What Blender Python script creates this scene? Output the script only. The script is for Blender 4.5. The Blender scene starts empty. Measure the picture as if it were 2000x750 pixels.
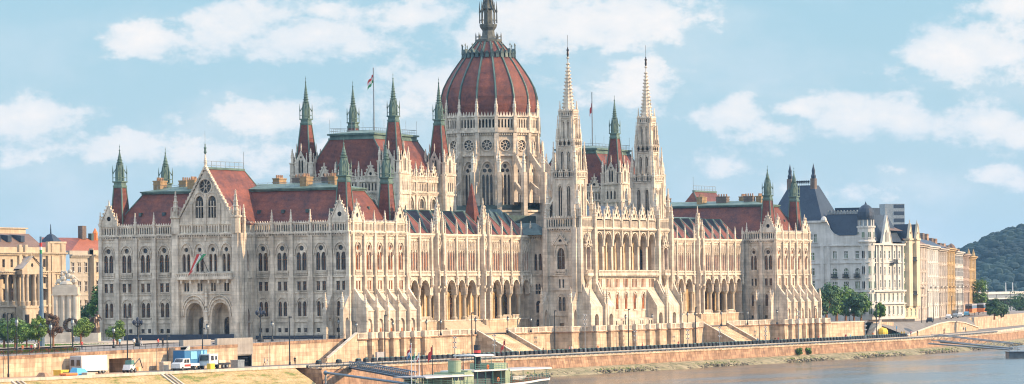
# settings
SUN_E = 5.0; SKY_S = .12; EXPO = .47; HAZE = .00005
CLOUD_LO = (4.4, 5.0, 5.5); CLOUD_HI = (6.9, 6.3, 5.95); SKY_TINT = (1.6, 3.6, 4.85); SKY_MIX = .75; SKY_LOW = (3.9, 4.75, 5.2); SKY_LOWMIX = .8
HIGH_FILL = (9.0, 10.4, 13.0)
import bpy, math, random
from mathutils import Vector, Matrix
from mathutils.geometry import tessellate_polygon
random.seed(7)
SC = bpy.context.scene
COL = SC.collection
PI = math.pi
# ---------------------------------------------------------------- materials
MATS = {}
def nt(name):
    m = bpy.data.materials.new(name); m.use_nodes = True
    t = m.node_tree; b = t.nodes['Principled BSDF']; MATS[name] = m
    return m, t, b
def N(t, kind, **kw):
    n = t.nodes.new(kind)
    for k, v in kw.items():
        if k.startswith('i_'):
            n.inputs[k[2:].replace('_', ' ')].default_value = v
        else: setattr(n, k, v)
    return n
def mixcol(t, a, b, fac, mode='MIX'):
    m = t.nodes.new('ShaderNodeMix'); m.data_type = 'RGBA'; m.blend_type = mode
    for s, v in ((m.inputs[6], a), (m.inputs[7], b), (m.inputs[0], fac)):
        if hasattr(v, 'is_output') or isinstance(v, bpy.types.NodeSocket): t.links.new(v, s)
        elif isinstance(v, (int, float)): s.default_value = v
        else: s.default_value = (*v, 1)
    return m.outputs[2]
def math_(t, op, a, b=None, c=None, clamp=False):
    m = t.nodes.new('ShaderNodeMath'); m.operation = op; m.use_clamp = clamp
    for i, v in enumerate((a, b, c)):
        if v is None: continue
        if isinstance(v, (int, float)): m.inputs[i].default_value = v
        else: t.links.new(v, m.inputs[i])
    return m.outputs[0]
def ramp(t, fac, pts):
    r = t.nodes.new('ShaderNodeValToRGB'); t.links.new(fac, r.inputs[0])
    e = r.color_ramp.elements
    while len(e) < len(pts): e.new(0.5)
    for i, (p, c) in enumerate(pts):
        e[i].position = p; e[i].color = (*c, 1) if len(c) == 3 else c
    return r.outputs[0]
def wallvec(t):
    """object position folded so that blocks run level on walls of any heading"""
    tc = N(t, 'ShaderNodeTexCoord'); s = N(t, 'ShaderNodeSeparateXYZ'); t.links.new(tc.outputs['Object'], s.inputs[0])
    a = math_(t, 'ADD', s.outputs[0], s.outputs[1]); c = N(t, 'ShaderNodeCombineXYZ')
    t.links.new(a, c.inputs[0]); t.links.new(s.outputs[2], c.inputs[1])
    return tc.outputs['Object'], c.outputs[0], s
def masonry(name, base, var, block=(1.1, .55), mortar=.35, rough=.85, stain=.25, contrast=1.0):
    m, t, b = nt(name)
    ob, wv, s = wallvec(t)
    br = N(t, 'ShaderNodeTexBrick'); t.links.new(wv, br.inputs['Vector'])
    br.inputs['Scale'].default_value = 1; br.inputs['Brick Width'].default_value = block[0]; br.inputs['Row Height'].default_value = block[1]
    br.inputs['Mortar Size'].default_value = .02; br.inputs['Mortar Smooth'].default_value = .3
    br.inputs['Color1'].default_value = (*base, 1); br.inputs['Color2'].default_value = (*var, 1)
    br.inputs['Mortar'].default_value = (*[x * (1 - mortar) for x in base], 1)
    n1 = N(t, 'ShaderNodeTexNoise', i_Scale=.35, i_Detail=5.0, i_Roughness=.65); t.links.new(ob, n1.inputs['Vector'])
    st = ramp(t, n1.outputs[0], [(.35, (1 - stain,) * 3), (.62, (1.06,) * 3)])
    c = mixcol(t, br.outputs[0], st, 1.0, 'MULTIPLY')
    # vertical streaks of weathering
    mp = N(t, 'ShaderNodeMapping'); mp.inputs['Scale'].default_value = (1.3, .12, 1); t.links.new(wv, mp.inputs[0])
    n2 = N(t, 'ShaderNodeTexNoise', i_Scale=1.0, i_Detail=4.0); t.links.new(mp.outputs[0], n2.inputs['Vector'])
    c = mixcol(t, c, ramp(t, n2.outputs[0], [(.38, (1 - stain * .8, 1 - stain * .85, 1 - stain * .9)), (.6, (1.04,) * 3)]), 1.0, 'MULTIPLY')
    t.links.new(c, b.inputs['Base Color']); b.inputs['Roughness'].default_value = rough
    bp = N(t, 'ShaderNodeBump', i_Strength=.35, i_Distance=.05)
    n3 = N(t, 'ShaderNodeTexNoise', i_Scale=3.0, i_Detail=6.0); t.links.new(ob, n3.inputs['Vector'])
    h = math_(t, 'ADD', n3.outputs[0], math_(t, 'MULTIPLY', br.outputs['Fac'], -.6)); t.links.new(h, bp.inputs['Height'])
    t.links.new(bp.outputs[0], b.inputs['Normal'])
    return m
def noisy(name, c1, c2, scale=.5, rough=.8, metal=0.0, bump=0, spec=.5, stretch=None, lo=.35, hi=.65):
    m, t, b = nt(name)
    tc = N(t, 'ShaderNodeTexCoord'); v = tc.outputs['Object']
    if stretch:
        mp = N(t, 'ShaderNodeMapping'); mp.inputs['Scale'].default_value = stretch; t.links.new(v, mp.inputs[0]); v = mp.outputs[0]
    n = N(t, 'ShaderNodeTexNoise', i_Scale=scale, i_Detail=6.0, i_Roughness=.65); t.links.new(v, n.inputs['Vector'])
    t.links.new(ramp(t, n.outputs[0], [(lo, c1), (hi, c2)]), b.inputs['Base Color'])
    b.inputs['Roughness'].default_value = rough; b.inputs['Metallic'].default_value = metal
    b.inputs['Specular IOR Level'].default_value = spec
    if bump:
        bp = N(t, 'ShaderNodeBump', i_Strength=bump, i_Distance=.1); t.links.new(n.outputs[0], bp.inputs['Height']); t.links.new(bp.outputs[0], b.inputs['Normal'])
    return m
def tiles(name, c1, c2, rough=.6):
    m, t, b = nt(name)
    tc = N(t, 'ShaderNodeTexCoord'); ob = tc.outputs['Object']
    s = N(t, 'ShaderNodeSeparateXYZ'); t.links.new(ob, s.inputs[0])
    w = N(t, 'ShaderNodeTexWave', wave_type='BANDS', bands_direction='Z', i_Scale=1.1, i_Distortion=1.0, i_Detail=2.0); t.links.new(ob, w.inputs['Vector'])
    n = N(t, 'ShaderNodeTexNoise', i_Scale=.28, i_Detail=9.0, i_Roughness=.8); t.links.new(ob, n.inputs['Vector'])
    c = ramp(t, n.outputs[0], [(.34, c1), (.70, c2)])
    n2 = N(t, 'ShaderNodeTexNoise', i_Scale=5.0, i_Detail=3.0); t.links.new(ob, n2.inputs['Vector'])
    c = mixcol(t, c, ramp(t, n2.outputs[0], [(.35, (.72,) * 3), (.6, (1.1,) * 3)]), 1.0, 'MULTIPLY')
    c = mixcol(t, c, ramp(t, w.outputs[0], [(.0, (.85,) * 3), (.3, (1,) * 3)]), 1.0, 'MULTIPLY')
    t.links.new(c, b.inputs['Base Color']); b.inputs['Roughness'].default_value = rough; b.inputs['Specular IOR Level'].default_value = .2
    bp = N(t, 'ShaderNodeBump', i_Strength=.4, i_Distance=.06); t.links.new(w.outputs[0], bp.inputs['Height']); t.links.new(bp.outputs[0], b.inputs['Normal'])
    return m
def plain(name, c, rough=.6, metal=0.0, spec=.5):
    return noisy(name, [x * .85 for x in c], [min(1, x * 1.08) for x in c], scale=2.5, rough=rough, metal=metal, spec=spec)

masonry('limestone', (.78, .665, .525), (.64, .54, .42), (1.6, .72), .42, stain=.34)
masonry('limestone_carved', (.82, .70, .55), (.67, .565, .44), (.8, .5), .2, stain=.25)
masonry('terrace_stone', (.72, .545, .37), (.50, .36, .235), (2.3, .8), .5, stain=.32)
masonry('quay_brick', (.53, .33, .20), (.33, .19, .115), (1.9, .7), .5, stain=.42)
masonry('museum_stone', (.54, .44, .31), (.47, .38, .27), (1.6, .8), .15, stain=.18)
masonry('grey_plaster', (.42, .38, .31), (.38, .34, .28), (2.4, 1.2), .08, stain=.12)
masonry('white_plaster', (.60, .575, .525), (.55, .525, .475), (3.0, 1.5), .05, stain=.14)
masonry('cream_plaster', (.66, .56, .40), (.61, .51, .36), (3.0, 1.5), .05, stain=.14)
masonry('beige_plaster', (.58, .50, .42), (.50, .43, .36), (2.0, .8), .2, stain=.28)
masonry('ochre_plaster', (.55, .39, .19), (.48, .33, .16), (2.5, 1.2), .08, stain=.2)
masonry('pink_plaster', (.50, .38, .30), (.44, .33, .26), (2.5, 1.2), .1, stain=.25)
masonry('yellow_brick', (.46, .31, .16), (.38, .25, .13), (.5, .25), .3, stain=.3)
masonry('grey_brick', (.22, .17, .14), (.16, .12, .10), (.5, .25), .3, stain=.3)
masonry('loggia_wall', (.52, .38, .20), (.44, .31, .155), (1.0, .5), .2, stain=.2)
masonry('white_marble', (.60, .53, .43), (.52, .46, .37), (1.6, .8), .15, stain=.18)
masonry('concrete', (.36, .33, .29), (.31, .28, .25), (3.0, 1.5), .15, stain=.2)
tiles('roof_tile', (.075, .038, .042), (.31, .096, .056), .6)
tiles('orange_tile', (.28, .085, .045), (.44, .14, .06))
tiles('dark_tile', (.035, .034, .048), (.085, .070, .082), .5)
tiles('brown_tile', (.15, .10, .075), (.24, .15, .11))
tiles('slate', (.032, .048, .075), (.058, .08, .112), .5)
noisy('copper', (.05, .095, .082), (.145, .215, .17), .6, .6, .0, .2, stretch=(1, 1, .35))
noisy('copper_dark', (.03, .052, .055), (.07, .115, .105), .8, .5, .1, .2)
noisy('lantern_stone', (.06, .065, .06), (.15, .15, .125), .8, .8, 0, .3)
noisy('iron', (.02, .024, .03), (.045, .05, .055), 1.5, .5, .5)
noisy('grey_metal', (.22, .25, .27), (.34, .37, .38), 1.5, .45, .5)
noisy('blue_steel', (.10, .16, .22), (.16, .24, .31), 1.0, .45, .4)
noisy('asphalt', (.15, .135, .12), (.22, .20, .175), .6, .9, 0, .1)
noisy('street', (.19, .165, .14), (.27, .235, .20), .5, .9, 0, .1)
noisy('paving', (.40, .31, .22), (.52, .41, .29), .35, .9, 0, .1)
noisy('dirt', (.34, .22, .13), (.50, .35, .22), .5, .95, 0, .5)
noisy('bronze', (.03, .028, .03), (.11, .075, .055), 1.2, .45, .5, .3)
noisy('rock', (.07, .065, .045), (.24, .20, .14), .9, .95, 0, .8)
noisy('apron', (.13, .125, .06), (.36, .295, .18), .5, .95, 0, .4)
noisy('white_paint', (.62, .62, .60), (.76, .75, .72), 2.0, .4)
noisy('ship_green', (.26, .32, .20), (.34, .40, .26), .8, .5)
noisy('ship_teal', (.06, .16, .14), (.10, .23, .19), 1.0, .5)
noisy('ship_hull', (.05, .065, .075), (.11, .13, .14), .6, .45)
noisy('grey_roof', (.30, .29, .29), (.42, .40, .39), .8, .6)
for nm, c in dict(red=(.55, .05, .04), green=(.05, .28, .12), blue=(.03, .16, .34), light_blue=(.20, .50, .66), orange=(.72, .20, .05), yellow=(.75, .50, .06), black=(.015, .015, .018), tarpaulin=(.10, .40, .62), white_cloth=(.70, .68, .66), dark_blue=(.025, .035, .06), skin=(.50, .30, .20), hair=(.05, .03, .02), khaki=(.30, .25, .16), grey_cloth=(.20, .20, .21), pink=(.62, .25, .25), tyre=(.02, .02, .02), light_glass=(.80, .78, .70), wood=(.25, .11, .045)).items(): plain(nm, c, .7)
def glass(name, c, rough=.12, spec=.6, var=.6):
    m, t, b = nt(name)
    tc = N(t, 'ShaderNodeTexCoord'); n = N(t, 'ShaderNodeTexNoise', i_Scale=.55, i_Detail=3.0); t.links.new(tc.outputs['Object'], n.inputs['Vector'])
    st = [(.36, [x * (1 - var) for x in c]), (.56, [x * (1 + var) for x in c])]
    if name == 'window_glass': st += [(.60, (.07, .05, .035)), (.66, (.20, .145, .09))]
    t.links.new(ramp(t, n.outputs[0], st), b.inputs['Base Color'])
    b.inputs['Roughness'].default_value = rough; b.inputs['Specular IOR Level'].default_value = spec
    bp = N(t, 'ShaderNodeBump', i_Strength=.15, i_Distance=.05); t.links.new(n.outputs[0], bp.inputs['Height']); t.links.new(bp.outputs[0], b.inputs['Normal'])
glass('window_glass', (.035, .028, .028)); glass('sunlit_glass', (.27, .085, .028), .4, .3); glass('green_glass', (.09, .13, .075), .15)  # orange of the river-side panes stands in for warm reflected light
glass('void', (.02, .018, .018), .9, .1)
def foliage(name, a, b_, c3):
    m, t, b = nt(name)
    oi = N(t, 'ShaderNodeTexCoord'); n = N(t, 'ShaderNodeTexNoise', i_Scale=1.1, i_Detail=3.0); t.links.new(oi.outputs['Object'], n.inputs['Vector'])
    g = N(t, 'ShaderNodeNewGeometry')
    f = math_(t, 'ADD', math_(t, 'MULTIPLY', n.outputs[0], .75), math_(t, 'MULTIPLY', g.outputs['Random Per Island'], .28))
    t.links.new(ramp(t, f, [(.36, a), (.52, b_), (.72, c3)]), b.inputs['Base Color'])
    b.inputs['Roughness'].default_value = .6; b.inputs['Subsurface Weight'].default_value = 0
    b.inputs['Transmission Weight'].default_value = 0
    b.inputs['Specular IOR Level'].default_value = .3
foliage('leaf', (.045, .10, .02), (.09, .18, .035), (.18, .29, .06))
foliage('leaf_light', (.07, .13, .02), (.13, .21, .035), (.24, .33, .07))
foliage('leaf_dark', (.025, .065, .028), (.05, .11, .045), (.10, .18, .06))
foliage('leaf_bronze', (.07, .04, .03), (.14, .075, .045), (.24, .14, .07))
noisy('hill_haze_green', (.006, .024, .028), (.022, .056, .050), .012, .95, 0, 0, lo=.4, hi=.7)  # blue of the distant haze is mixed into the green
def bankmat():
    m, t, b = nt('bank_grass')
    tc = N(t, 'ShaderNodeTexCoord'); mp = N(t, 'ShaderNodeMapping'); mp.inputs['Scale'].default_value = (.09, .35, .5); t.links.new(tc.outputs['Object'], mp.inputs[0])
    n = N(t, 'ShaderNodeTexNoise', i_Scale=1.6, i_Detail=8.0, i_Roughness=.75); t.links.new(mp.outputs[0], n.inputs['Vector'])
    n2 = N(t, 'ShaderNodeTexNoise', i_Scale=2.2, i_Detail=6.0, i_Roughness=.7); t.links.new(tc.outputs['Object'], n2.inputs['Vector'])
    c = ramp(t, n.outputs[0], [(.38, (.52, .38, .20)), (.52, (.40, .29, .12)), (.60, (.17, .19, .045)), (.72, (.11, .14, .03))])
    c = mixcol(t, c, ramp(t, n2.outputs[0], [(.35, (.6,) * 3), (.65, (1.15,) * 3)]), 1.0, 'MULTIPLY')
    t.links.new(c, b.inputs['Base Color']); b.inputs['Roughness'].default_value = .95
    bp = N(t, 'ShaderNodeBump', i_Strength=.7, i_Distance=.2); t.links.new(n2.outputs[0], bp.inputs['Height']); t.links.new(bp.outputs[0], b.inputs['Normal'])
bankmat()
def watermat():
    m, t, b = nt('river_water')
    tc = N(t, 'ShaderNodeTexCoord'); v = tc.outputs['Object']
    mq = N(t, 'ShaderNodeMapping'); mq.inputs['Scale'].default_value = (.35, 1.0, 1); mq.inputs['Rotation'].default_value = (0, 0, .35); t.links.new(v, mq.inputs[0])
    n1 = N(t, 'ShaderNodeTexNoise', i_Scale=.38, i_Detail=7.0, i_Roughness=.62); t.links.new(mq.outputs[0], n1.inputs['Vector'])
    mp = N(t, 'ShaderNodeMapping'); mp.inputs['Scale'].default_value = (.02, .055, 1); mp.inputs['Rotation'].default_value = (0, 0, .1); t.links.new(v, mp.inputs[0])
    n2 = N(t, 'ShaderNodeTexNoise', i_Scale=1.0, i_Detail=4.0); t.links.new(mp.outputs[0], n2.inputs['Vector'])
    t.links.new(ramp(t, n2.outputs[0], [(.35, (.060, .070, .065)), (.65, (.095, .10, .085))]), b.inputs['Base Color'])
    t.links.new(ramp(t, n2.outputs[0], [(.4, (.10,) * 3), (.62, (.24,) * 3)]), b.inputs['Roughness'])
    b.inputs['IOR'].default_value = 1.33; b.inputs['Specular IOR Level'].default_value = .6
    bp = N(t, 'ShaderNodeBump', i_Strength=.5, i_Distance=.5)
    t.links.new(math_(t, 'ADD', n1.outputs[0], n2.outputs[0]), bp.inputs['Height']); t.links.new(bp.outputs[0], b.inputs['Normal'])
watermat()
# ---------------------------------------------------------------- mesh builder
class MB:
    def __init__(s, mat='limestone'):
        s.v = []; s.f = []; s.mi = []; s.m = [mat]
    def use(s, mat):
        if mat not in s.m: s.m.append(mat)
        return s.m.index(mat)
    def poly(s, pts, mat=None):
        i = len(s.v); s.v += [tuple(p) for p in pts]; s.f.append(tuple(range(i, i + len(pts)))); s.mi.append(s.use(mat) if mat else 0)
    def raw(s, vs, fs, mat=None):
        i = len(s.v); k = s.use(mat) if mat else 0
        s.v += [tuple(p) for p in vs]; s.f += [tuple(j + i for j in f) for f in fs]; s.mi += [k] * len(fs)
    def hexa(s, p, mat=None):  # 8 corners: bottom 4, top 4
        s.raw(p, [(3, 2, 1, 0), (4, 5, 6, 7), (0, 1, 5, 4), (1, 2, 6, 5), (2, 3, 7, 6), (3, 0, 4, 7)], mat)
    def box(s, x0, x1, y0, y1, z0, z1, mat=None):
        s.hexa([(x0, y0, z0), (x1, y0, z0), (x1, y1, z0), (x0, y1, z0), (x0, y0, z1), (x1, y0, z1), (x1, y1, z1), (x0, y1, z1)], mat)
    def lathe(s, cx, cy, prof, n=8, rot=0, mat=None, cap=True, sy=1):
        vs = []; fs = []
        for r, z in prof:
            for k in range(n):
                a = rot + 2 * PI * k / n; vs.append((cx + r * math.cos(a), cy + r * sy * math.sin(a), z))
        for j in range(len(prof) - 1):
            for k in range(n):
                k2 = (k + 1) % n; fs.append((j * n + k, j * n + k2, (j + 1) * n + k2, (j + 1) * n + k))
        if cap: fs += [tuple(range(n))[::-1], tuple((len(prof) - 1) * n + k for k in range(n))]
        s.raw(vs, fs, mat)
    def tube(s, a, b, r, n=6, mat=None, r2=None):
        a, b = Vector(a), Vector(b); d = (b - a).normalized(); r2 = r if r2 is None else r2
        q = d.orthogonal().normalized(); w = d.cross(q)
        vs = [tuple(c + (q * math.cos(2 * PI * k / n) + w * math.sin(2 * PI * k / n)) * rr) for c, rr in ((a, r), (b, r2)) for k in range(n)]
        s.raw(vs, [(k, (k + 1) % n, n + (k + 1) % n, n + k) for k in range(n)] + [tuple(range(n))[::-1], tuple(range(n, 2 * n))], mat)
    def ball(s, c, r, mat=None, sx=1, sy=1, sz=1, n=8):
        vs = []; fs = []; m = max(4, n // 2 + 1)
        for j in range(m + 1):
            t = PI * j / m
            for k in range(n):
                a = 2 * PI * k / n; vs.append((c[0] + r * sx * math.sin(t) * math.cos(a), c[1] + r * sy * math.sin(t) * math.sin(a), c[2] - r * sz * math.cos(t)))
        for j in range(m):
            for k in range(n): fs.append((j * n + k, j * n + (k + 1) % n, (j + 1) * n + (k + 1) % n, (j + 1) * n + k))
        s.raw(vs, fs, mat)
    def build(s, name, parent=None, loc=None):
        me = bpy.data.meshes.new(name)
        w = ABS[parent.name] if parent else (loc or (0, 0, 0))
        me.from_pydata([(x - w[0], y - w[1], z - w[2]) for x, y, z in s.v], [], s.f)
        for m in s.m: me.materials.append(MATS[m])
        me.polygons.foreach_set('material_index', s.mi); me.update()
        o = bpy.data.objects.new(name, me); COL.objects.link(o); ABS[o.name] = w
        if parent: o.parent = parent
        else: o.location = w
        return o
ABS = {}
def empty(name, loc, label=None, cat=None, group=None):
    o = bpy.data.objects.new(name, None); COL.objects.link(o); o.location = loc; ABS[o.name] = tuple(loc)
    o.empty_display_size = .5
    tag(o, label, cat, group); return o
def tag(o, label=None, cat=None, group=None, kind=None):
    if label: o['label'] = label
    if cat: o['category'] = cat
    if group: o['group'] = group
    if kind: o['kind'] = kind
    return o
def copy_tree(o, parent=None):
    c = o.copy(); COL.objects.link(c)
    if parent: c.parent = parent
    for ch in o.children: copy_tree(ch, c)
    return c
# ---------------------------------------------------------------- facade frames
class FR:
    """a vertical plane: P(u, d, z), u along the wall, d outwards, z up"""
    def __init__(s, o, u, n): s.o, s.u, s.n = o, u, n
    def P(s, u, d, z): return (s.o[0] + u * s.u[0] + d * s.n[0], s.o[1] + u * s.u[1] + d * s.n[1], z)
def FW(y): return FR((0, y), (1, 0), (0, -1))          # faces the river
def FN(x): return FR((x, 0), (0, 1), (-1, 0))          # faces north
def FE(y): return FR((0, y), (1, 0), (0, 1))
def FS(x): return FR((x, 0), (0, 1), (1, 0))
def fbox(mb, fr, u0, u1, z0, z1, d0, d1, mat=None):
    P = fr.P
    mb.hexa([P(u0, d0, z0), P(u1, d0, z0), P(u1, d1, z0), P(u0, d1, z0), P(u0, d0, z1), P(u1, d0, z1), P(u1, d1, z1), P(u0, d1, z1)], mat)
def rect(u0, u1, z0, z1): return [(u0, z0), (u1, z0), (u1, z1), (u0, z1)]
def arch(uc, w, zb, zs, zt, n=4, round_=False):
    h = w / 2; R = [(uc - h, zb), (uc + h, zb)]
    if round_:
        for k in range(0, 2 * n + 1):
            a = PI * k / (2 * n); R.append((uc + h * math.cos(a), zs + (zt - zs) * math.sin(a)))
        return R
    H = zt - zs
    # pointed: each side is an arc from (h, zs) to (0, zt)
    for k in range(0, n + 1):
        t = k / n; R.append((uc + h * (1 - t ** 1.8), zs + H * math.sin(t * PI / 2) ** .9))
    for k in range(n - 1, -1, -1):
        t = k / n; R.append((uc - h * (1 - t ** 1.8), zs + H * math.sin(t * PI / 2) ** .9))
    return R
def circ(uc, zc, r, n=10): return [(uc + r * math.cos(2 * PI * k / n), zc + r * math.sin(2 * PI * k / n)) for k in range(n)]
def holed(mb, fr, outer, holes, d=0.0, depth=.45, mat=None, jamb=True):
    loops = [[Vector((a, b, 0)) for a, b in outer]] + [[Vector((a, b, 0)) for a, b in h] for h in holes]
    tri = tessellate_polygon(loops); flat = [p for l in loops for p in l]
    mb.raw([fr.P(p.x, d, p.y) for p in flat], tri, mat)
    if jamb:
        for h in holes:
            n = len(h)
            for k in range(n):
                a, b = h[k], h[(k + 1) % n]
                mb.poly([fr.P(a[0], d, a[1]), fr.P(b[0], d, b[1]), fr.P(b[0], d - depth, b[1]), fr.P(a[0], d - depth, a[1])], mat)
def band(mb, fr, outline, t, d0, d1, mat=None, closed=False):
    """a moulding of thickness t round an outline"""
    n = len(outline); cx = sum(p[0] for p in outline) / n; cz = sum(p[1] for p in outline) / n
    out = [(p[0] + (p[0] - cx) / max(.01, math.hypot(p[0] - cx, p[1] - cz)) * t, p[1] + (p[1] - cz) / max(.01, math.hypot(p[0] - cx, p[1] - cz)) * t) for p in outline]
    rng = range(n if closed else n - 1); P = fr.P
    for k in rng:
        a, b, c, e = outline[k], outline[(k + 1) % n], out[(k + 1) % n], out[k]
        mb.hexa([P(*(a[0], d0, a[1])), P(b[0], d0, b[1]), P(b[0], d1, b[1]), P(a[0], d1, a[1]), P(e[0], d0, e[1]), P(c[0], d0, c[1]), P(c[0], d1, c[1]), P(e[0], d1, e[1])], mat)
def hood(mb, fr, uc, hw, zs, zt, t=.22, d1=.22, round_=False):
    o = arch(uc, hw * 2, zs, zs, zt, 4, round_)[2:]
    band(mb, fr, o, t, .0, d1)
POOL = {}
CAM = Vector((34.2 * .433 - 806 * .9014, -34.2 * .9014 - 806 * .433, 8.2))
def pool(kind, mb, size, pos):
    d = (Vector(pos) - CAM).length; POOL.setdefault(kind, []).append((size / d, mb))
def window(fr, outlines, d, mat='window_glass', bars=True, kind='window', frame='limestone_carved'):
    """one window: recessed panes with glazing bars"""
    mb = MB(mat); us = [p[0] for o in outlines for p in o]; zs = [p[1] for o in outlines for p in o]
    for o in outlines:
        mb.poly([fr.P(p[0], d, p[1]) for p in o])
        if bars:
            u0, u1 = min(p[0] for p in o), max(p[0] for p in o); z0, z1 = min(p[1] for p in o), max(p[1] for p in o)
            if z1 - z0 > 1.2 and u1 - u0 > .6:
                fbox(mb, fr, (u0 + u1) / 2 - .04, (u0 + u1) / 2 + .04, z0, z1 - .15, d + .01, d + .08, bars if isinstance(bars, str) else 'wood')
                fbox(mb, fr, u0, u1, z0 + (z1 - z0) * .6, z0 + (z1 - z0) * .6 + .09, d + .01, d + .08, bars if isinstance(bars, str) else 'wood')
    pool(kind, mb, (max(us) - min(us)) * (max(zs) - min(zs)) * (abs(fr.u[0]) * .433 + abs(fr.u[1]) * .9), fr.P(us[0], d, zs[0]))
    return mb
def pinn(mb, x, y, z0, z1, r, mat=None, sh=.42):
    h = z1 - z0; zs = z0 + h * sh
    mb.lathe(x, y, [(r, z0), (r, zs - .1), (r * 1.35, zs - .05), (r * 1.35, zs + .08)], 4, PI / 4, mat)
    prof = []; n = 4
    for k in range(n):
        t = k / n; rr = r * 1.05 * (1 - t) + .04; prof += [(rr, zs + .08 + (z1 - zs) * t), (rr * .82, zs + .08 + (z1 - zs) * (t + .16)), (rr * 1.12, zs + .08 + (z1 - zs) * (t + .19))]
    prof += [(.03, z1 - .35), (.13, z1 - .25), (.03, z1)]
    mb.lathe(x, y, prof, 4, PI / 4, mat)
def pinnacle(x, y, z0, z1, r, mat='limestone_carved'):
    mb = MB(mat); pinn(mb, x, y, z0, z1, r); pool('pinnacle', mb, r * (z1 - z0), (x, y, z0))
def attic(mb, fr, u0, u1, z0, z1, d=0.0, step=.62, back=None, crest=True, depth=.3):
    """open blind arcade that tops the walls"""
    n = max(1, round((u1 - u0) / step)); s = (u1 - u0) / n; w = s * .62
    hs = [arch(u0 + s * (k + .5), w, z0 + .22, z1 - .62, z1 - .32, 2) for k in range(n)]
    holed(mb, fr, rect(u0, u1, z0, z1), hs, d, depth)
    fbox(mb, fr, u0, u1, z1 - .12, z1 + .06, d - depth, d + .14)
    mb.poly([fr.P(u0, d - depth - .02, z1), fr.P(u1, d - depth - .02, z1), fr.P(u1, d - depth - .02, z1 - .3), fr.P(u0, d - depth - .02, z1 - .3)])
    if not back: mb.poly([fr.P(u0, d - 1.1, z0), fr.P(u1, d - 1.1, z0), fr.P(u1, d - 1.1, z1 - .25), fr.P(u0, d - 1.1, z1 - .25)], 'copper_dark')
    if back: mb.poly([fr.P(u0, d - depth - .01, z0), fr.P(u1, d - depth - .01, z0), fr.P(u1, d - depth - .01, z1), fr.P(u0, d - depth - .01, z1)], back)
    if crest:
        for k in range(n):
            u = u0 + s * (k + .5)
            mb.raw([fr.P(u - .2, d + .05, z1 + .06), fr.P(u + .2, d + .05, z1 + .06), fr.P(u, d + .05, z1 + .5), fr.P(u - .2, d - .12, z1 + .06), fr.P(u + .2, d - .12, z1 + .06), fr.P(u, d - .12, z1 + .5)], [(0, 1, 2), (5, 4, 3), (0, 2, 5, 3), (1, 4, 5, 2)])
def baluster(mb, fr, u0, u1, z0, z1, d=0.0, step=.45, th=.22):
    n = max(1, round((u1 - u0) / step)); s = (u1 - u0) / n
    fbox(mb, fr, u0, u1, z0, z0 + .16, d - th, d); fbox(mb, fr, u0, u1, z1 - .2, z1, d - th - .04, d + .05)
    for k in range(n):
        u = u0 + s * (k + .5); fbox(mb, fr, u - s * .26, u + s * .26, z0 + .16, z1 - .2, d - th + .03, d - .03)
def cornice(mb, fr, u0, u1, z0, h=.8, d=.55, dent=.6):
    fbox(mb, fr, u0, u1, z0, z0 + h * .3, -.1, d * .4); fbox(mb, fr, u0, u1, z0 + h * .62, z0 + h, -.1, d)
    n = max(1, round((u1 - u0) / dent)); s = (u1 - u0) / n
    for k in range(n):
        u = u0 + s * (k + .5); fbox(mb, fr, u - s * .27, u + s * .27, z0 + h * .3, z0 + h * .62, -.05, d * .8)
def gable(fr, uc, hw, zb, za, d=0.0, th=.35, hole=None, cusp=True, part='gable', step=.75, mat='limestone_carved', back='void'):
    mb = MB(mat); P = fr.P
    hole = hole or [circ(uc, zb + (za - zb) * .38, min(.55, hw * .26), 8)]
    holed(mb, fr, [(uc - hw, zb), (uc + hw, zb), (uc, za)], hole, d, th * .7)
    mb.poly([P(uc - hw, d - th, zb), P(uc + hw, d - th, zb), P(uc, d - th, za)])
    for h in hole: mb.poly([P(p[0], d - th * .7, p[1]) for p in h], back)
    L = math.hypot(hw, za - zb); n = max(3, int(L / step))
    for sgn in (-1, 1):
        a = (uc + sgn * (hw + .1), zb - .1); b = (uc, za + .15)
        nx, nz = (za - zb) / L * .22 * sgn, hw / L * .22
        mb.hexa([P(a[0], d - th - .05, a[1]), P(b[0], d - th - .05, b[1]), P(b[0], d + .16, b[1]), P(a[0], d + .16, a[1]),
                 P(a[0] + nx, d - th - .05, a[1] + nz), P(b[0] + nx, d - th - .05, b[1] + nz), P(b[0] + nx, d + .16, b[1] + nz), P(a[0] + nx, d + .16, a[1] + nz)])
        if cusp:
            for k in range(n):
                t = (k + .5) / n; u = a[0] + (b[0] - a[0]) * t + nx * 1.9; z = a[1] + (b[1] - a[1]) * t + nz * 1.9
                fbox(mb, fr, u - .13, u + .13, z - .16, z + .2, d - .28, d + .12)
    x, y, _ = P(uc, d - th / 2, 0); pinn(mb, x, y, za - .3, za + max(1.1, (za - zb) * .3), .14)
    pool(part, mb, hw * (za - zb), P(uc, d, zb)); return mb
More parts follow.
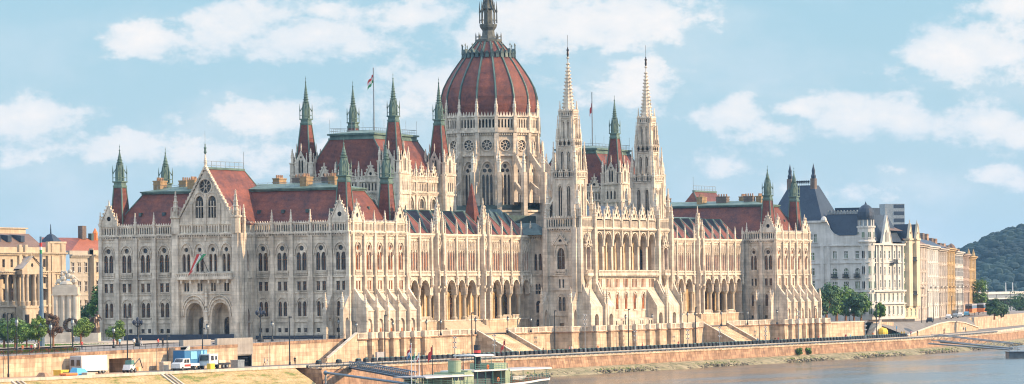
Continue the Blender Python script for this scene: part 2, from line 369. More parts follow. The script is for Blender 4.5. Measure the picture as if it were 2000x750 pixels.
# ================================================================ the parliament
PZ = -1.2
PAR = empty('parliament_building', (134, 25, PZ), 'vast pale neo-Gothic riverside parliament with a red ribbed dome and twin stone spires', 'parliament building')
G = 'window_glass'; A = 'sunlit_glass'
STONE = {}
def stone(key, mat='limestone'):
    if key not in STONE: STONE[key] = MB(mat)
    return STONE[key]
def biforate(mb, fr, uc, s=1.0, warm=G, win=True):
    """returns the holes of one bay of the tall facades: lancets, mezzanine, lower lancets"""
    a = [arch(uc - .66 * s, 1.04 * s, 13.3, 16.2, 17.15, 3), arch(uc + .66 * s, 1.04 * s, 13.3, 16.2, 17.15, 3), circ(uc, 18.0, .56 * min(1, s + .15), 10)]
    b = [rect(uc - 1.12 * s, uc - .28 * s, 9.05, 10.95), rect(uc + .28 * s, uc + 1.12 * s, 9.05, 10.95)]
    for hs, dd in ((a, .5), (b, .4)):
        window(fr, hs, -dd * (.34 if warm == A else .6), warm)
    hood(mb, fr, uc, 1.5 * s, 16.6, 19.1, .24, .26); hood(mb, fr, uc, 1.18 * s, 16.3, 18.6, .16, .14)
    fbox(mb, fr, uc - .1, uc + .1, 13.2, 16.4, -.2, .1); fbox(mb, fr, uc - 1.5 * s, uc + 1.5 * s, 13.0, 13.28, -.1, .2)
    fbox(mb, fr, uc - 1.25 * s, uc + 1.25 * s, 8.86, 9.04, -.05, .14); fbox(mb, fr, uc - 1.25 * s, uc + 1.25 * s, 10.97, 11.12, -.05, .12)
    baluster(mb, fr, uc - 1.5 * s, uc + 1.5 * s, 12.25, 12.95, .2, .4, .1)
    return a + b
def lower(mb, fr, uc, s=1.0, warm=G):
    c = [arch(uc - .62 * s, .86 * s, 3.6, 6.1, 6.75, 3), arch(uc + .62 * s, .86 * s, 3.6, 6.1, 6.75, 3)]
    d = [rect(uc - 1.2 * s, uc - .4 * s, .2, 1.1), rect(uc + .4 * s, uc + 1.2 * s, .2, 1.1)]
    window(fr, c, -.28, warm); window(fr, d, -.25, warm, bars=False)
    hood(mb, fr, uc, 1.3 * s, 5.9, 7.5, .2, .2, True); fbox(mb, fr, uc - 1.4 * s, uc + 1.4 * s, 3.3, 3.55, -.1, .18)
    fbox(mb, fr, uc - .09, uc + .09, 3.55, 6.3, -.2, .08)
    return c + d
def strings(mb, fr, u0, u1, z0=-1.2, low=True, d=.0):
    if low:
        fbox(mb, fr, u0, u1, PZ, .0, -.1, .32 + d); fbox(mb, fr, u0, u1, 2.3, 2.55, -.1, .2 + d)
    for z, h, dd in ((8.45, .26, .16), (11.75, .32, .24), (19.85, .18, .1)):
        if z > z0: fbox(mb, fr, u0, u1, z, z + h, -.1, dd + d)
    cornice(mb, fr, u0, u1, 20.5, .9, .55)
def pier(mb, fr, u, w, z0, z1, d, cap=None):
    """buttress strip with two set-offs and a pinnacle"""
    fbox(mb, fr, u - w / 2 - .1, u + w / 2 + .1, z0, min(z1, 2.45), -.1, d + .25)
    fbox(mb, fr, u - w / 2, u + w / 2, min(z1, 2.45), min(z1, 12), -.1, d + .08); fbox(mb, fr, u - w / 2 + .1, u + w / 2 - .1, min(z1, 12), z1, -.1, d - .06)
    if cap:
        x, y, _ = fr.P(u, d * .4, 0); pinnacle(x, y, z1, cap, .3)
def spire_turret(x, y, zb, zr, zc, zt, hb, ht, name='turret', n=4, rot=PI / 4):
    """steep tiled pyramid with green hips carrying a copper spire"""
    q = math.sqrt(2)
    m = MB('roof_tile'); m.lathe(x, y, [(hb * q, zb), (hb * q * .9, zb + (zr - zb) * .15), (ht * q, zr)], n, rot)
    for k in range(n):
        a = rot + 2 * PI * k / n; c, s = math.cos(a), math.sin(a)
        m.tube((x + hb * q * c, y + hb * q * s, zb), (x + hb * q * .9 * c, y + hb * q * .9 * s, zb + (zr - zb) * .15), .2, 4, 'copper')
        m.tube((x + hb * q * .9 * c, y + hb * q * .9 * s, zb + (zr - zb) * .15), (x + ht * q * c, y + ht * q * s, zr), .17, 4, 'copper')
    root = m.build(name, PAR)
    c = MB('copper'); e = ht * q; H = zc - zr
    c.lathe(x, y, [(e * 1.05, zr - .05), (e * 1.15, zr + .2), (e * 1.15, zr + .5), (e * 1.0, zr + .6), (e * 1.0, zr + 1.1), (e * 1.25, zr + 1.2), (e * 1.25, zr + 1.45)], n, rot)
    c.lathe(x, y, [(e * .62, zr + 1.45), (e * .55, zr + 4.2), (e * .36, zr + 5.2)], 8, PI / 8)
    for k in range(4):   # corner posts, little arches and pinnacles of the lantern
        a = rot + PI / 2 * k; px, py = x + e * 1.13 * math.cos(a), y + e * 1.13 * math.sin(a)
        c.lathe(px, py, [(.1, zr + 1.4), (.1, zr + 3.1), (.16, zr + 3.2), (.02, zr + 4.9)], 5)
        c.tube((px, py, zr + 3.0), (x + e * .4 * math.cos(a), y + e * .4 * math.sin(a), zr + 4.6), .09, 4)
        c.tube((px, py, zr + 2.2), (x + e * .8 * math.cos(a + PI / 4), y + e * .8 * math.sin(a + PI / 4), zr + 2.25), .07, 4)
        c.tube((px, py, zr + 2.2), (x + e * .8 * math.cos(a - PI / 4), y + e * .8 * math.sin(a - PI / 4), zr + 2.25), .07, 4)
        g = a + PI / 4; c.lathe(x + e * .6 * math.cos(g), y + e * .6 * math.sin(g), [(.3, zr + 1.4), (.3, zr + 3.4), (.02, zr + 5.4)], 4, rot)
    c.lathe(x, y, [(e * .5, zr + 4.2), (e * .42, zr + 5.4), (.11, zt - 1.6), (.11, zt - 1.5)], 8, PI / 8)
    for k in range(7):
        z = zr + 5.2 + (zt - 2 - zr - 5.2) * k / 7; r = e * .45 * (1 - k / 7.3) + .1
        c.lathe(x, y, [(r * .85, z), (r * 1.25, z + .1), (r * .85, z + .2)], 8, PI / 8)
    c.lathe(x, y, [(.05, zt - 1.6), (.2, zt - 1.35), (.05, zt - 1.1), (.04, zt - .6), (.13, zt - .5), (.03, zt - .35), (.02, zt)], 6)
    c.build('spire', root); return root
def chimney(x, y, z, w, d, h, mat='yellow_brick', pots=4):
    m = MB(mat); m.box(x - w / 2, x + w / 2, y - d / 2, y + d / 2, z, z + h); m.box(x - w / 2 - .12, x + w / 2 + .12, y - d / 2 - .12, y + d / 2 + .12, z + h, z + h + .25)
    m.box(x - w / 2 - .1, x + w / 2 + .1, y - d / 2 - .1, y + d / 2 + .1, z + h * .7, z + h * .7 + .15)
    pt = m.use('quay_brick')
    for k in range(pots):
        if d > w: m.lathe(x, y - d / 2 + d * (k + .5) / pots, [(.22, z + h + .25), (.17, z + h + .95)], 6, mat='quay_brick')
        else: m.lathe(x - w / 2 + w * (k + .5) / pots, y, [(.22, z + h + .25), (.17, z + h + .95)], 6, mat='quay_brick')
    return m.build('chimney', PAR)
def slab_roof(pts_low, pts_high, mat='roof_tile', hips='copper', name='roof', lid=None):
    m = MB(mat); n = len(pts_low)
    for k in range(n):
        m.poly([pts_low[k], pts_low[(k + 1) % n], pts_high[(k + 1) % n], pts_high[k]])
    if lid: m.poly(pts_high, lid)
    if hips:
        for k in range(n): m.tube(pts_low[k], pts_high[k], .16, 4, hips)
    return m

# ---- end block, built once for the north end and once mirrored for the south end
def end_block(mx, near):
    s = 1 if near else -1
    def FRW(): return FR((mx(0), 0), (s, 0), (0, -1))
    W = FRW(); key = 'pavilion_n' if near else 'pavilion_s'
    mb = stone(key)
    warm = A
    # river side: five bays
    cs = [3.95 + 4.93 * k for k in range(5)]; bd = [1.35] + [c + 2.47 for c in cs]
    for i, c in enumerate(cs):
        hs = biforate(mb, W, c, .86, warm)
        dr = [arch(c, 1.5, PZ + .1, 1.6, 2.4, 3)]
        u0 = 0 if i == 0 else bd[i]; u1 = 26.4 if i == 4 else bd[i + 1]
        holed(mb, W, rect(u0, u1, PZ, 20.5), hs + dr, 0, .19)
        mb.poly([W.P(p[0], -.18, p[1]) for p in dr[0]], A)
    strings(mb, W, 0, 26.4, low=False)
    for i, u in enumerate(bd):
        w = 1.0
        pier(mb, W, u, w, 8.0, 21.5, .55, None)
        # raking buttress: sloped top, vertical shaft, pinnacle; its foot stands on the terrace wall
        P = W.P; h = .34; do = 3.45
        bt = stone(key + '_b')
        for (za, zb_, d1) in ((9.6, 5.6, do),):
            bt.raw([P(u - h, 0, PZ), P(u - h, do, PZ), P(u - h, do, 5.2), P(u - h, .4, 9.7), P(u - h, 0, 9.7), P(u + h, 0, PZ), P(u + h, do, PZ), P(u + h, do, 5.2), P(u + h, .4, 9.7), P(u + h, 0, 9.7)],
                   [(0, 1, 2, 3, 4), (9, 8, 7, 6, 5), (1, 6, 7, 2), (2, 7, 8, 3), (3, 8, 9, 4)])
            fbox(bt, W, u - .38, u + .38, 2.3, 2.5, do - .3, do + .12)
        x, y, _ = P(u, do - .42, 0); pinnacle(x, y, 4.9, 8.1, .34)
        x, y, _ = P(u, .1, 0)
        if i not in (0, 1, 4, 5): pinnacle(x, y, 21.4, 26.0, .3)
    bt = stone(key + '_b')
    for i in range(5):   # lower apron walls with arched niches between the buttresses
        u0, u1 = bd[i] + .34, bd[i + 1] - .34; c = (u0 + u1) / 2; P = W.P
        hole = [arch(c, 2.5, PZ, 1.7, 2.9, 3, True)]
        holed(bt, W, rect(u0, u1, PZ, 4.6), hole, 2.7, .4)
        bt.poly([P(u0, 2.7, 4.6), P(u1, 2.7, 4.6), P(u1, 0, 8.2), P(u0, 0, 8.2)])
        fbox(bt, W, u0, u1, 4.45, 4.65, 2.5, 2.85)
        bk = [rect(c - .95, c - .3, PZ + .9, PZ + 2.0), rect(c + .3, c + .95, PZ + .9, PZ + 2.0)]
        window(FR((W.o[0], W.o[1]), W.u, W.n), bk, 2.34, A, bars=False)
        bt.poly([P(p[0], 2.31, p[1]) for p in hole[0]])
    # attic and gables
    for (u0, u1) in ((0, bd[1]), (bd[1], bd[4]), (bd[4], 26.4)): attic(stone(key + '_a', 'limestone_carved'), W, u0, u1, 21.4, 23.4, back='limestone')
    for c in (cs[0], cs[4]):
        gable(W, c, 2.3, 23.4, 27.2)
        for sg in (-2.45, 2.45):
            x, y, _ = W.P(c + sg, .1, 0); pinnacle(x, y, 21.4, 25.6, .33)
    # north-facing (or inner) flank
    if near:
        F = FN(0)
        nb = stone('north_wall', 'limestone')
        cen = [2.0, 6.75, 11.4, 16.1, 20.75, 40.45, 45.1, 49.85, 54.55, 59.15]
        bnd = [0, 4.4, 9.1, 13.75, 18.4, 23.1, None, 38.1, 42.8, 47.5, 52.2, 56.85, 61.15]
        cells = [(0, 4.4), (4.4, 9.1), (9.1, 13.75), (13.75, 18.4), (18.4, 23.1), (38.1, 42.8), (42.8, 47.5), (47.5, 52.2), (52.2, 56.85), (56.85, 61.15)]
        for c, (u0, u1) in zip(cen, cells):
            hs = biforate(nb, F, c, 1, G) + lower(nb, F, c, 1, G)
            holed(nb, F, rect(u0, u1, PZ, 20.5), hs, 0, .32)
        strings(nb, F, 0, 23.1); strings(nb, F, 38.1, 61.15)
        for u in (4.4, 9.1, 13.75, 18.4, 42.8, 47.5, 52.2, 56.85):
            pier(nb, F, u, 1.15, PZ, 21.5, .5, 26.3)
        for u in (.15, 61.0): pier(nb, F, u, 1.0, PZ, 21.5, .55, 26.6)
        at = stone('north_attic', 'limestone_carved')
        for (u0, u1) in ((0, 4.4), (4.4, 9.1), (9.1, 13.75), (13.75, 18.4), (18.4, 23.1), (38.1, 42.8), (42.8, 47.5), (47.5, 52.2), (52.2, 56.85), (56.85, 61.15)):
            attic(at, F, u0 + .3, u1 - .3, 21.4, 23.4)
        for c in (2.2, 59.0): gable(F, c, 2.25, 23.4, 27.8)
        nb.poly([(0, 61.15, PZ), (26, 61.15, PZ), (26, 61.15, 23), (0, 61.15, 23)])
        # two raking buttresses with arched passages that stand before the north wall near the river corner
        for u in (4.4, .3):
            P = F.P; h = .45
            side = [(0, 8.6), (0, PZ), (.55, PZ), (.55, 2.2), (.85, 3.0), (1.4, 3.3), (1.95, 3.0), (2.25, 2.2), (2.25, PZ), (3.1, PZ), (3.1, 5.0), (2.5, 5.6)]
            tri = tessellate_polygon([[Vector((a, b, 0)) for a, b in side]])
            nb.raw([P(u - h, a, b) for a, b in side], tri); nb.raw([P(u + h, a, b) for a, b in side], tri)
            for k in range(len(side)):
                a, b = side[k], side[(k + 1) % len(side)]; nb.poly([P(u - h, a[0], a[1]), P(u - h, b[0], b[1]), P(u + h, b[0], b[1]), P(u + h, a[0], a[1])])
            x, y, _ = P(u, 2.7, 0); pinnacle(x, y, 4.9, 8.6, .34)
        portal_wing()
    else:
        F = FR((mx(26.4), 0), (0, 1), (-1, 0))   # the flank that looks north up the river
        nb = stone('inner_flank')
        for c, (u0, u1) in zip((1.95, 6.1), ((0, 3.9), (3.9, 9.4))):
            sc = .95 if c < 3 else .7
            hs = biforate(nb, F, c, sc, G) + lower(nb, F, c, sc, G)
            holed(nb, F, rect(u0, u1, PZ, 20.5), hs, 0, .32)
        strings(nb, F, 0, 9.4)
        pier(nb, F, 3.9, 1.0, PZ, 21.5, .5, 26.2); pier(nb, F, .15, .9, PZ, 21.5, .5, None); pier(nb, F, 8.0, .9, PZ, 21.5, .4, 26)
        attic(stone('inner_attic', 'limestone_carved'), F, 0, 9.4, 21.4, 23.4)
        gable(F, 1.95, 2.1, 23.4, 27.6)
        for u in (.5, 4.6):
            P = F.P; h = .4
            nb.raw([P(u - h, 0, PZ), P(u - h, 3, PZ), P(u - h, 3, 5.0), P(u - h, 0, 8.4), P(u + h, 0, PZ), P(u + h, 3, PZ), P(u + h, 3, 5.0), P(u + h, 0, 8.4)], [(0, 1, 2, 3), (7, 6, 5, 4), (1, 5, 6, 2), (2, 6, 7, 3)])
            x, y, _ = P(u, 2.6, 0); pinnacle(x, y, 4.9, 8.3, .34)
    if near:   # the hidden south flank still closes the block
        nb = stone('pavilion_n'); nb.poly([(26.4, 0, PZ), (26.4, 61, PZ), (26.4, 61, 21.5), (26.4, 0, 21.5)])
    else:
        nb = stone('pavilion_s'); nb.poly([(268, 0, PZ), (268, 61, PZ), (268, 61, 21.5), (268, 0, 21.5)])
        for u in (2.5, 9, 16): nb.box(268, 271.2, u - .5, u + .5, PZ, 5.4); pinnacle(270.8, u, 5.2, 8.4, .34)
    # roof: tiled mansard, copper fascia and low copper deck
    lo = [(mx(1.0), 1.2, 21.6), (mx(25.6), 1.2, 21.6), (mx(25.6), 60.2, 21.6), (mx(1.0), 60.2, 21.6)]
    hi = [(mx(7.0), 6.6, 30.4), (mx(19.6), 6.6, 30.4), (mx(19.6), 54.4, 30.4), (mx(7.0), 54.4, 30.4)]
    m = slab_roof(lo, hi); 
    x0, x1 = sorted((mx(6.7), mx(19.9)))
    m.box(x0, x1, 6.3, 54.7, 30.4, 30.7, 'copper'); m.box(x0 - .25, x1 + .25, 6.05, 54.95, 30.7, 31.0, 'copper')
    m.raw([(x0, 6.3, 31.0), (x1, 6.3, 31.0), (x1, 54.7, 31.0), (x0, 54.7, 31.0), (134 + (mx(13) - 134), 12, 32.2), (mx(13), 49, 32.2)], [(0, 1, 4), (1, 2, 5, 4), (2, 3, 5), (3, 0, 4, 5)], 'copper')
    for k in range(3):   # small roof hatches
        for (yy, zz) in ((1,1),):
            xx = mx(8.6 + 4.2 * k); m.box(xx - .3, xx + .3, 4.0, 4.9, 26.3, 26.95, 'copper_dark')
    for k in range(9):
        yy = 6 + 5.9 * k
        xx0 = mx(3.5); m.box(min(xx0, xx0 + s * .9), max(xx0, xx0 + s * .9), yy - .35, yy + .35, 25.6, 26.35, 'copper_dark')
    m.build('roof', PAR)
    rl = MB('grey_metal')
    for k in range(41):
        y = 8 + k * 1.1; rl.tube((mx(9), y, 31.0), (mx(9), y, 32.3), .03, 3)
    rl.tube((mx(9), 8, 32.3), (mx(9), 52, 32.3), .04, 4); rl.tube((mx(9), 8, 31.8), (mx(9), 52, 31.8), .03, 4)
    rl.build('roof_railing', PAR)
    for (x, y) in ((4, 3.1), (23.4, 3.1), (4.2, 58.6), (23.6, 58.6)):
        spire_turret(mx(x), y, 22.5, 31.9, 33, 41.4, 1.72, .98)
    # portal gable roof (ridge runs along x)
    xr0, xr1 = (-6.6, 12.6)
    m = MB('roof_tile')
    P = lambda a, b, c: (mx(a), b, c)
    m.poly([P(xr0, 22.6, 23.2), P(xr1 + 2.5, 22.6, 23.2), P(9.5, 30.6, 35.2), P(xr0, 30.6, 35.2)])
    m.poly([P(xr0, 38.6, 23.2), P(xr1 + 2.5, 38.6, 23.2), P(9.5, 30.6, 35.2), P(xr0, 30.6, 35.2)])
    m.poly([P(xr1 + 2.5, 22.6, 23.2), P(xr1 + 2.5, 38.6, 23.2), P(9.5, 30.6, 35.2)])
    m.box(*sorted((mx(xr0), mx(9.5))), 30.3, 30.9, 35.05, 35.5, 'copper')
    for a in (0, .9):
        m.tube(P(xr0 + .4, 30.6, 35.9 + a), P(9.5, 30.6, 35.9 + a), .07, 4, 'grey_metal')
    for k in range(9): m.tube(P(xr0 + .4 + k * 1.95, 30.6, 35.4), P(xr0 + .4 + k * 1.95, 30.6, 36.8), .05, 4, 'grey_metal')
    m.tube(P(9.5, 30.6, 35.4), P(9.5, 30.6, 39.2), .05, 4, 'grey_metal')
    m.tube(P(xr1 + 2.5, 22.6, 23.2), P(9.5, 30.6, 35.2), .16, 4, 'copper')
    m.build('roof', PAR)
    ch = [(10, 15.5, 3.0, 1.6, 'yellow_brick'), (12, 9.8, 2.6, 1.6, 'yellow_brick'), (15, 19.6, 2.2, 3.0, 'grey_brick'), (14, 4.2 + 8, 1.8, 2.6, 'grey_brick'), (10, 43.4, 2.4, 1.8, 'yellow_brick'), (14, 47.6, 3.6, 1.8, 'yellow_brick'), (10, 38.6, 1.9, 2.2, 'grey_brick'), (16, 25.4, 3.2, 1.6, 'yellow_brick'), (11, 52.5, 2.8, 1.8, 'yellow_brick')]
    for x, y, w, d, mt in ch: chimney(mx(x), y, 30.9, w, d, 2.3, mt, 4)

def portal_wing():
    X0 = -7.0; F = FN(X0); y0, y1, yc = 22.9, 38.3, 30.6
    m = MB('limestone'); P = F.P
    holes = []
    for c in (25.7, 28.97, 32.23, 35.5):
        a = [arch(c - .56, .8, 13.3, 16.2, 17.1, 3), arch(c + .56, .8, 13.3, 16.2, 17.1, 3), circ(c, 17.95, .5)]
        b = [rect(c - .62, c - .06, 9.1, 10.9), rect(c + .06, c + .62, 9.1, 10.9)]
        window(F, a, -.5, G); window(F, b, -.4, G); holes += a + b
        hood(m, F, c, 1.3, 16.6, 19.2, .24, .26); fbox(m, F, c - 1.2, c + 1.2, 13.0, 13.28, -.1, .2)
    doors = []
    for c in (27.3, 33.6):
        o = arch(c, 4.3, PZ, 3.9, 6.7, 5); doors.append(o)
        for k, dd in enumerate((.0, -.5, -1.0)):
            oo = arch(c, 4.3 + .8 - k * .5, 3.9, 3.9, 7.4 - k * .3, 5)[2:]; band(m, F, oo, .3, dd - .1, dd + .35)
        hood(m, F, c, 2.95, 3.9, 8.2, .22, .3)
        # inner lobby wall with the door
        inner = rect(c - .8, c + .8, PZ, 3.4)
        holed(m, F, arch(c, 4.3, PZ, 3.9, 6.7, 5), [arch(c, 1.9, PZ, 2.6, 3.6, 3)], -3.2, .4)
        m.poly([P(c - 1.1, -3.6, PZ), P(c + 1.1, -3.6, PZ), P(c + 1.1, -3.6, 3.8), P(c - 1.1, -3.6, 3.8)], 'window_glass')
    holed(m, F, rect(y0, y1, PZ, 20.5), holes + doors, 0, 3.2)
    for c in (25.7, 28.97, 32.23, 35.5):
        m.poly([P(c - 1.1, -.53, 13.2), P(c + 1.1, -.53, 13.2), P(c + 1.1, -.53, 18.5), P(c - 1.1, -.53, 18.5)], 'window_glass')
    fbox(m, F, y0, 25.1, PZ, 0, -.1, .3); fbox(m, F, 29.5, 31.4, PZ, 2.4, -.1, .3); fbox(m, F, 35.8, y1, PZ, 0, -.1, .3)
    for z, h, dd in ((8.45, .26, .16), (19.85, .18, .1)): fbox(m, F, y0, y1, z, z + h, -.1, dd)
    fbox(m, F, y0 + .8, y1 - .8, 11.6, 12.1, -.1, 1.15)          # balcony
    baluster(m, F, y0 + .8, y1 - .8, 12.1, 13.0, 1.1, .45, .2)
    for k in range(6): fbox(m, F, y0 + 2 + k * 2.25, y0 + 2.4 + k * 2.25, 10.8, 11.6, -.1, .9)
    cornice(m, F, y0, y1, 20.5, .9, .55)
    # statue on a pedestal between the portals
    m.lathe(*P(30.45, .6, 0)[:2], [(.4, PZ), (.4, 2.6), (.55, 2.7), (.5, 2.9)], 8)
    m.lathe(*P(30.45, .6, 0)[:2], [(.4, 2.9), (.38, 3.8), (.3, 4.4), (.42, 4.7), (.16, 5.0), (.2, 5.3), (.05, 5.6)], 8)
    pinn(m, *P(30.45, .5, 0)[:2], 6.0, 10.5, .3)
    # flanks
    for y, sgn in ((y0, -1), (y1, 1)):
        S = FR((0, y), (1, 0), (0, sgn))
        hs = [arch(-3.6, 2.4, 13.3, 16.6, 18.2, 4), arch(-3.6, 3.2, PZ, 3.4, 5.6, 4), rect(-4.4, -3.9, 9.1, 10.9), rect(-3.3, -2.8, 9.1, 10.9)]
        holed(m, S, rect(X0, 0, PZ, 20.5), hs, 0, .6)
        for h in hs: m.poly([S.P(p[0], -.6, p[1]) for p in h], 'sunlit_glass')
        for z, h, dd in ((8.45, .26, .16), (11.75, .32, .2), (2.3, .25, .2)): fbox(m, S, X0, 0, z, z + h, -.1, dd)
        cornice(m, S, X0, 0, 20.5, .9, .5); attic(m, S, X0, 0, 21.4, 23.4, back='limestone')
        pier(m, S, -.7, 1.0, PZ, 21.5, .6, None)
    for u in (y0 + .35, y1 - .35):     # stout corner piers that rise into turrets
        for (fr_, uu) in ((F, u),):
            fbox(m, fr_, uu - 1.0, uu + 1.0, PZ, 2.4, -.1, 1.0); fbox(m, fr_, uu - .85, uu + .85, 2.4, 12, -.1, .8); fbox(m, fr_, uu - .7, uu + .7, 12, 21.4, -.1, .65)
        x, y, _ = F.P(u, .05, 0)
        m.lathe(x, y, [(1.0, 21.4), (1.0, 24.6), (1.25, 24.8), (1.25, 25.1)], 8, PI / 8)
        for k in range(8): m.lathe(x + 1.0 * math.cos(k * PI / 4), y + 1.0 * math.sin(k * PI / 4), [(.14, 24.6), (.14, 26.0), (.02, 27.2)], 4)
        pinn(m, x, y, 25.0, 30.6, .6, sh=.2)
    S = FW(y0)
    for u in (X0 + .5, X0 + 2.0): fbox(m, S, u - .6, u + .6, PZ, 21.4, -.1, .8)
    x, y = X0 + 2.0, y0 - .4; pinn(m, x, y, 21.4, 27.5, .45)
    m.build('portal_wing', PAR)
    at = stone('north_attic'); 
    for k in range(4): attic(at, F, y0 + 1.1 + k * 3.3, y0 + 4.35 + k * 3.3, 21.4, 23.4, back='limestone')
    for k in range(1, 4): fbox(at, F, y0 + 1.0 + k * 3.3, y0 + 1.3 + k * 3.3, 19.8, 23.6, -.2, .3)
    # great gable
    g = MB('limestone'); zb, za, hw = 23.4, 35.0, 7.0
    big = [arch(yc - 1.55 + 0, 2.0, 24.7, 28.0, 29.4, 3), arch(yc + 1.55, 2.0, 24.7, 28.0, 29.4, 3)]
    holed(g, F, [(yc - hw, zb), (yc + hw, zb), (yc, za)], big + [circ(yc, 31.4, 1.5, 16)], 0, .5)
    for sg in (-1.55, 1.55):
        for du in (-.66, 0, .66):
            fbox(g, F, yc + sg + du - .33 - .06, yc + sg + du - .33 + .06, 24.7, 28.3, -.35, -.05)
        fbox(g, F, yc + sg - 1, yc + sg + 1, 27.0, 27.2, -.35, -.1)
        g.poly([P(yc + sg - 1.1, -.5, 24.6), P(yc + sg + 1.1, -.5, 24.6), P(yc + sg + 1.1, -.5, 29.6), P(yc + sg - 1.1, -.5, 29.6)], 'window_glass')
        hood(g, F, yc + sg, 1.25, 28.0, 30.0, .18, .2)
    g.poly([P(p[0], -.42, p[1]) for p in circ(yc, 31.4, 1.5, 16)], 'window_glass')
    for k in range(8):
        a = PI * k / 4 + PI / 8
        g.hexa([P(yc + math.cos(a) * .3 - .06, -.4, 31.4 + math.sin(a) * .3), P(yc + math.cos(a) * 1.5 - .06, -.4, 31.4 + math.sin(a) * 1.5), P(yc + math.cos(a) * 1.5 - .06, -.1, 31.4 + math.sin(a) * 1.5), P(yc + math.cos(a) * .3 - .06, -.1, 31.4 + math.sin(a) * .3),
                P(yc + math.cos(a) * .3 + .1, -.4, 31.4 + math.sin(a) * .3 + .1), P(yc + math.cos(a) * 1.5 + .1, -.4, 31.4 + math.sin(a) * 1.5 + .1), P(yc + math.cos(a) * 1.5 + .1, -.1, 31.4 + math.sin(a) * 1.5 + .1), P(yc + math.cos(a) * .3 + .1, -.1, 31.4 + math.sin(a) * .3 + .1)])
    band(g, F, circ(yc, 31.4, 1.5, 16), .3, .0, .2, closed=True); band(g, F, circ(yc, 31.4, .3, 8), .16, -.35, -.05, closed=True)
    for sgn in (-1, 1):
        for k in range(15):
            t = (k + .5) / 15; u = yc + sgn * (hw + .25) * (1 - t); z = zb + .4 + (za - zb) * t
            fbox(g, F, u - .22, u + .22, z - .2, z + .45, -.5, .25)
        a, b = (yc + sgn * (hw + .2), zb), (yc, za + .4)
        g.hexa([P(a[0], -.6, a[1]), P(b[0], -.6, b[1]), P(b[0], .3, b[1]), P(a[0], .3, a[1]), P(a[0] + .2 * sgn, -.6, a[1] + .35), P(b[0], -.6, b[1] + .5), P(b[0], .3, b[1] + .5), P(a[0] + .2 * sgn, .3, a[1] + .35)])
    for u in (yc - 3.4, yc, yc + 3.4): fbox(g, F, u - .25, u + .25, 23.4, 27.8 if u != yc else 30, -.1, .35)
    pinn(g, *P(yc, -.1, 0)[:2], 35.0, 38.4, .28)
    g.lathe(*P(yc, -.1, 0)[:2], [(.12, 38.2), (.32, 38.6), (.2, 39.2), (.3, 39.6), (.1, 39.9), (.14, 40.2), (.03, 40.6)], 6, mat='copper'); g.tube(P(yc, -.1, 40.5), P(yc, -.1, 43.2), .035, 4, 'grey_metal')
    g.build('gable', PAR)
end_block(lambda x: x, True)
end_block(lambda x: 268 - x, False)

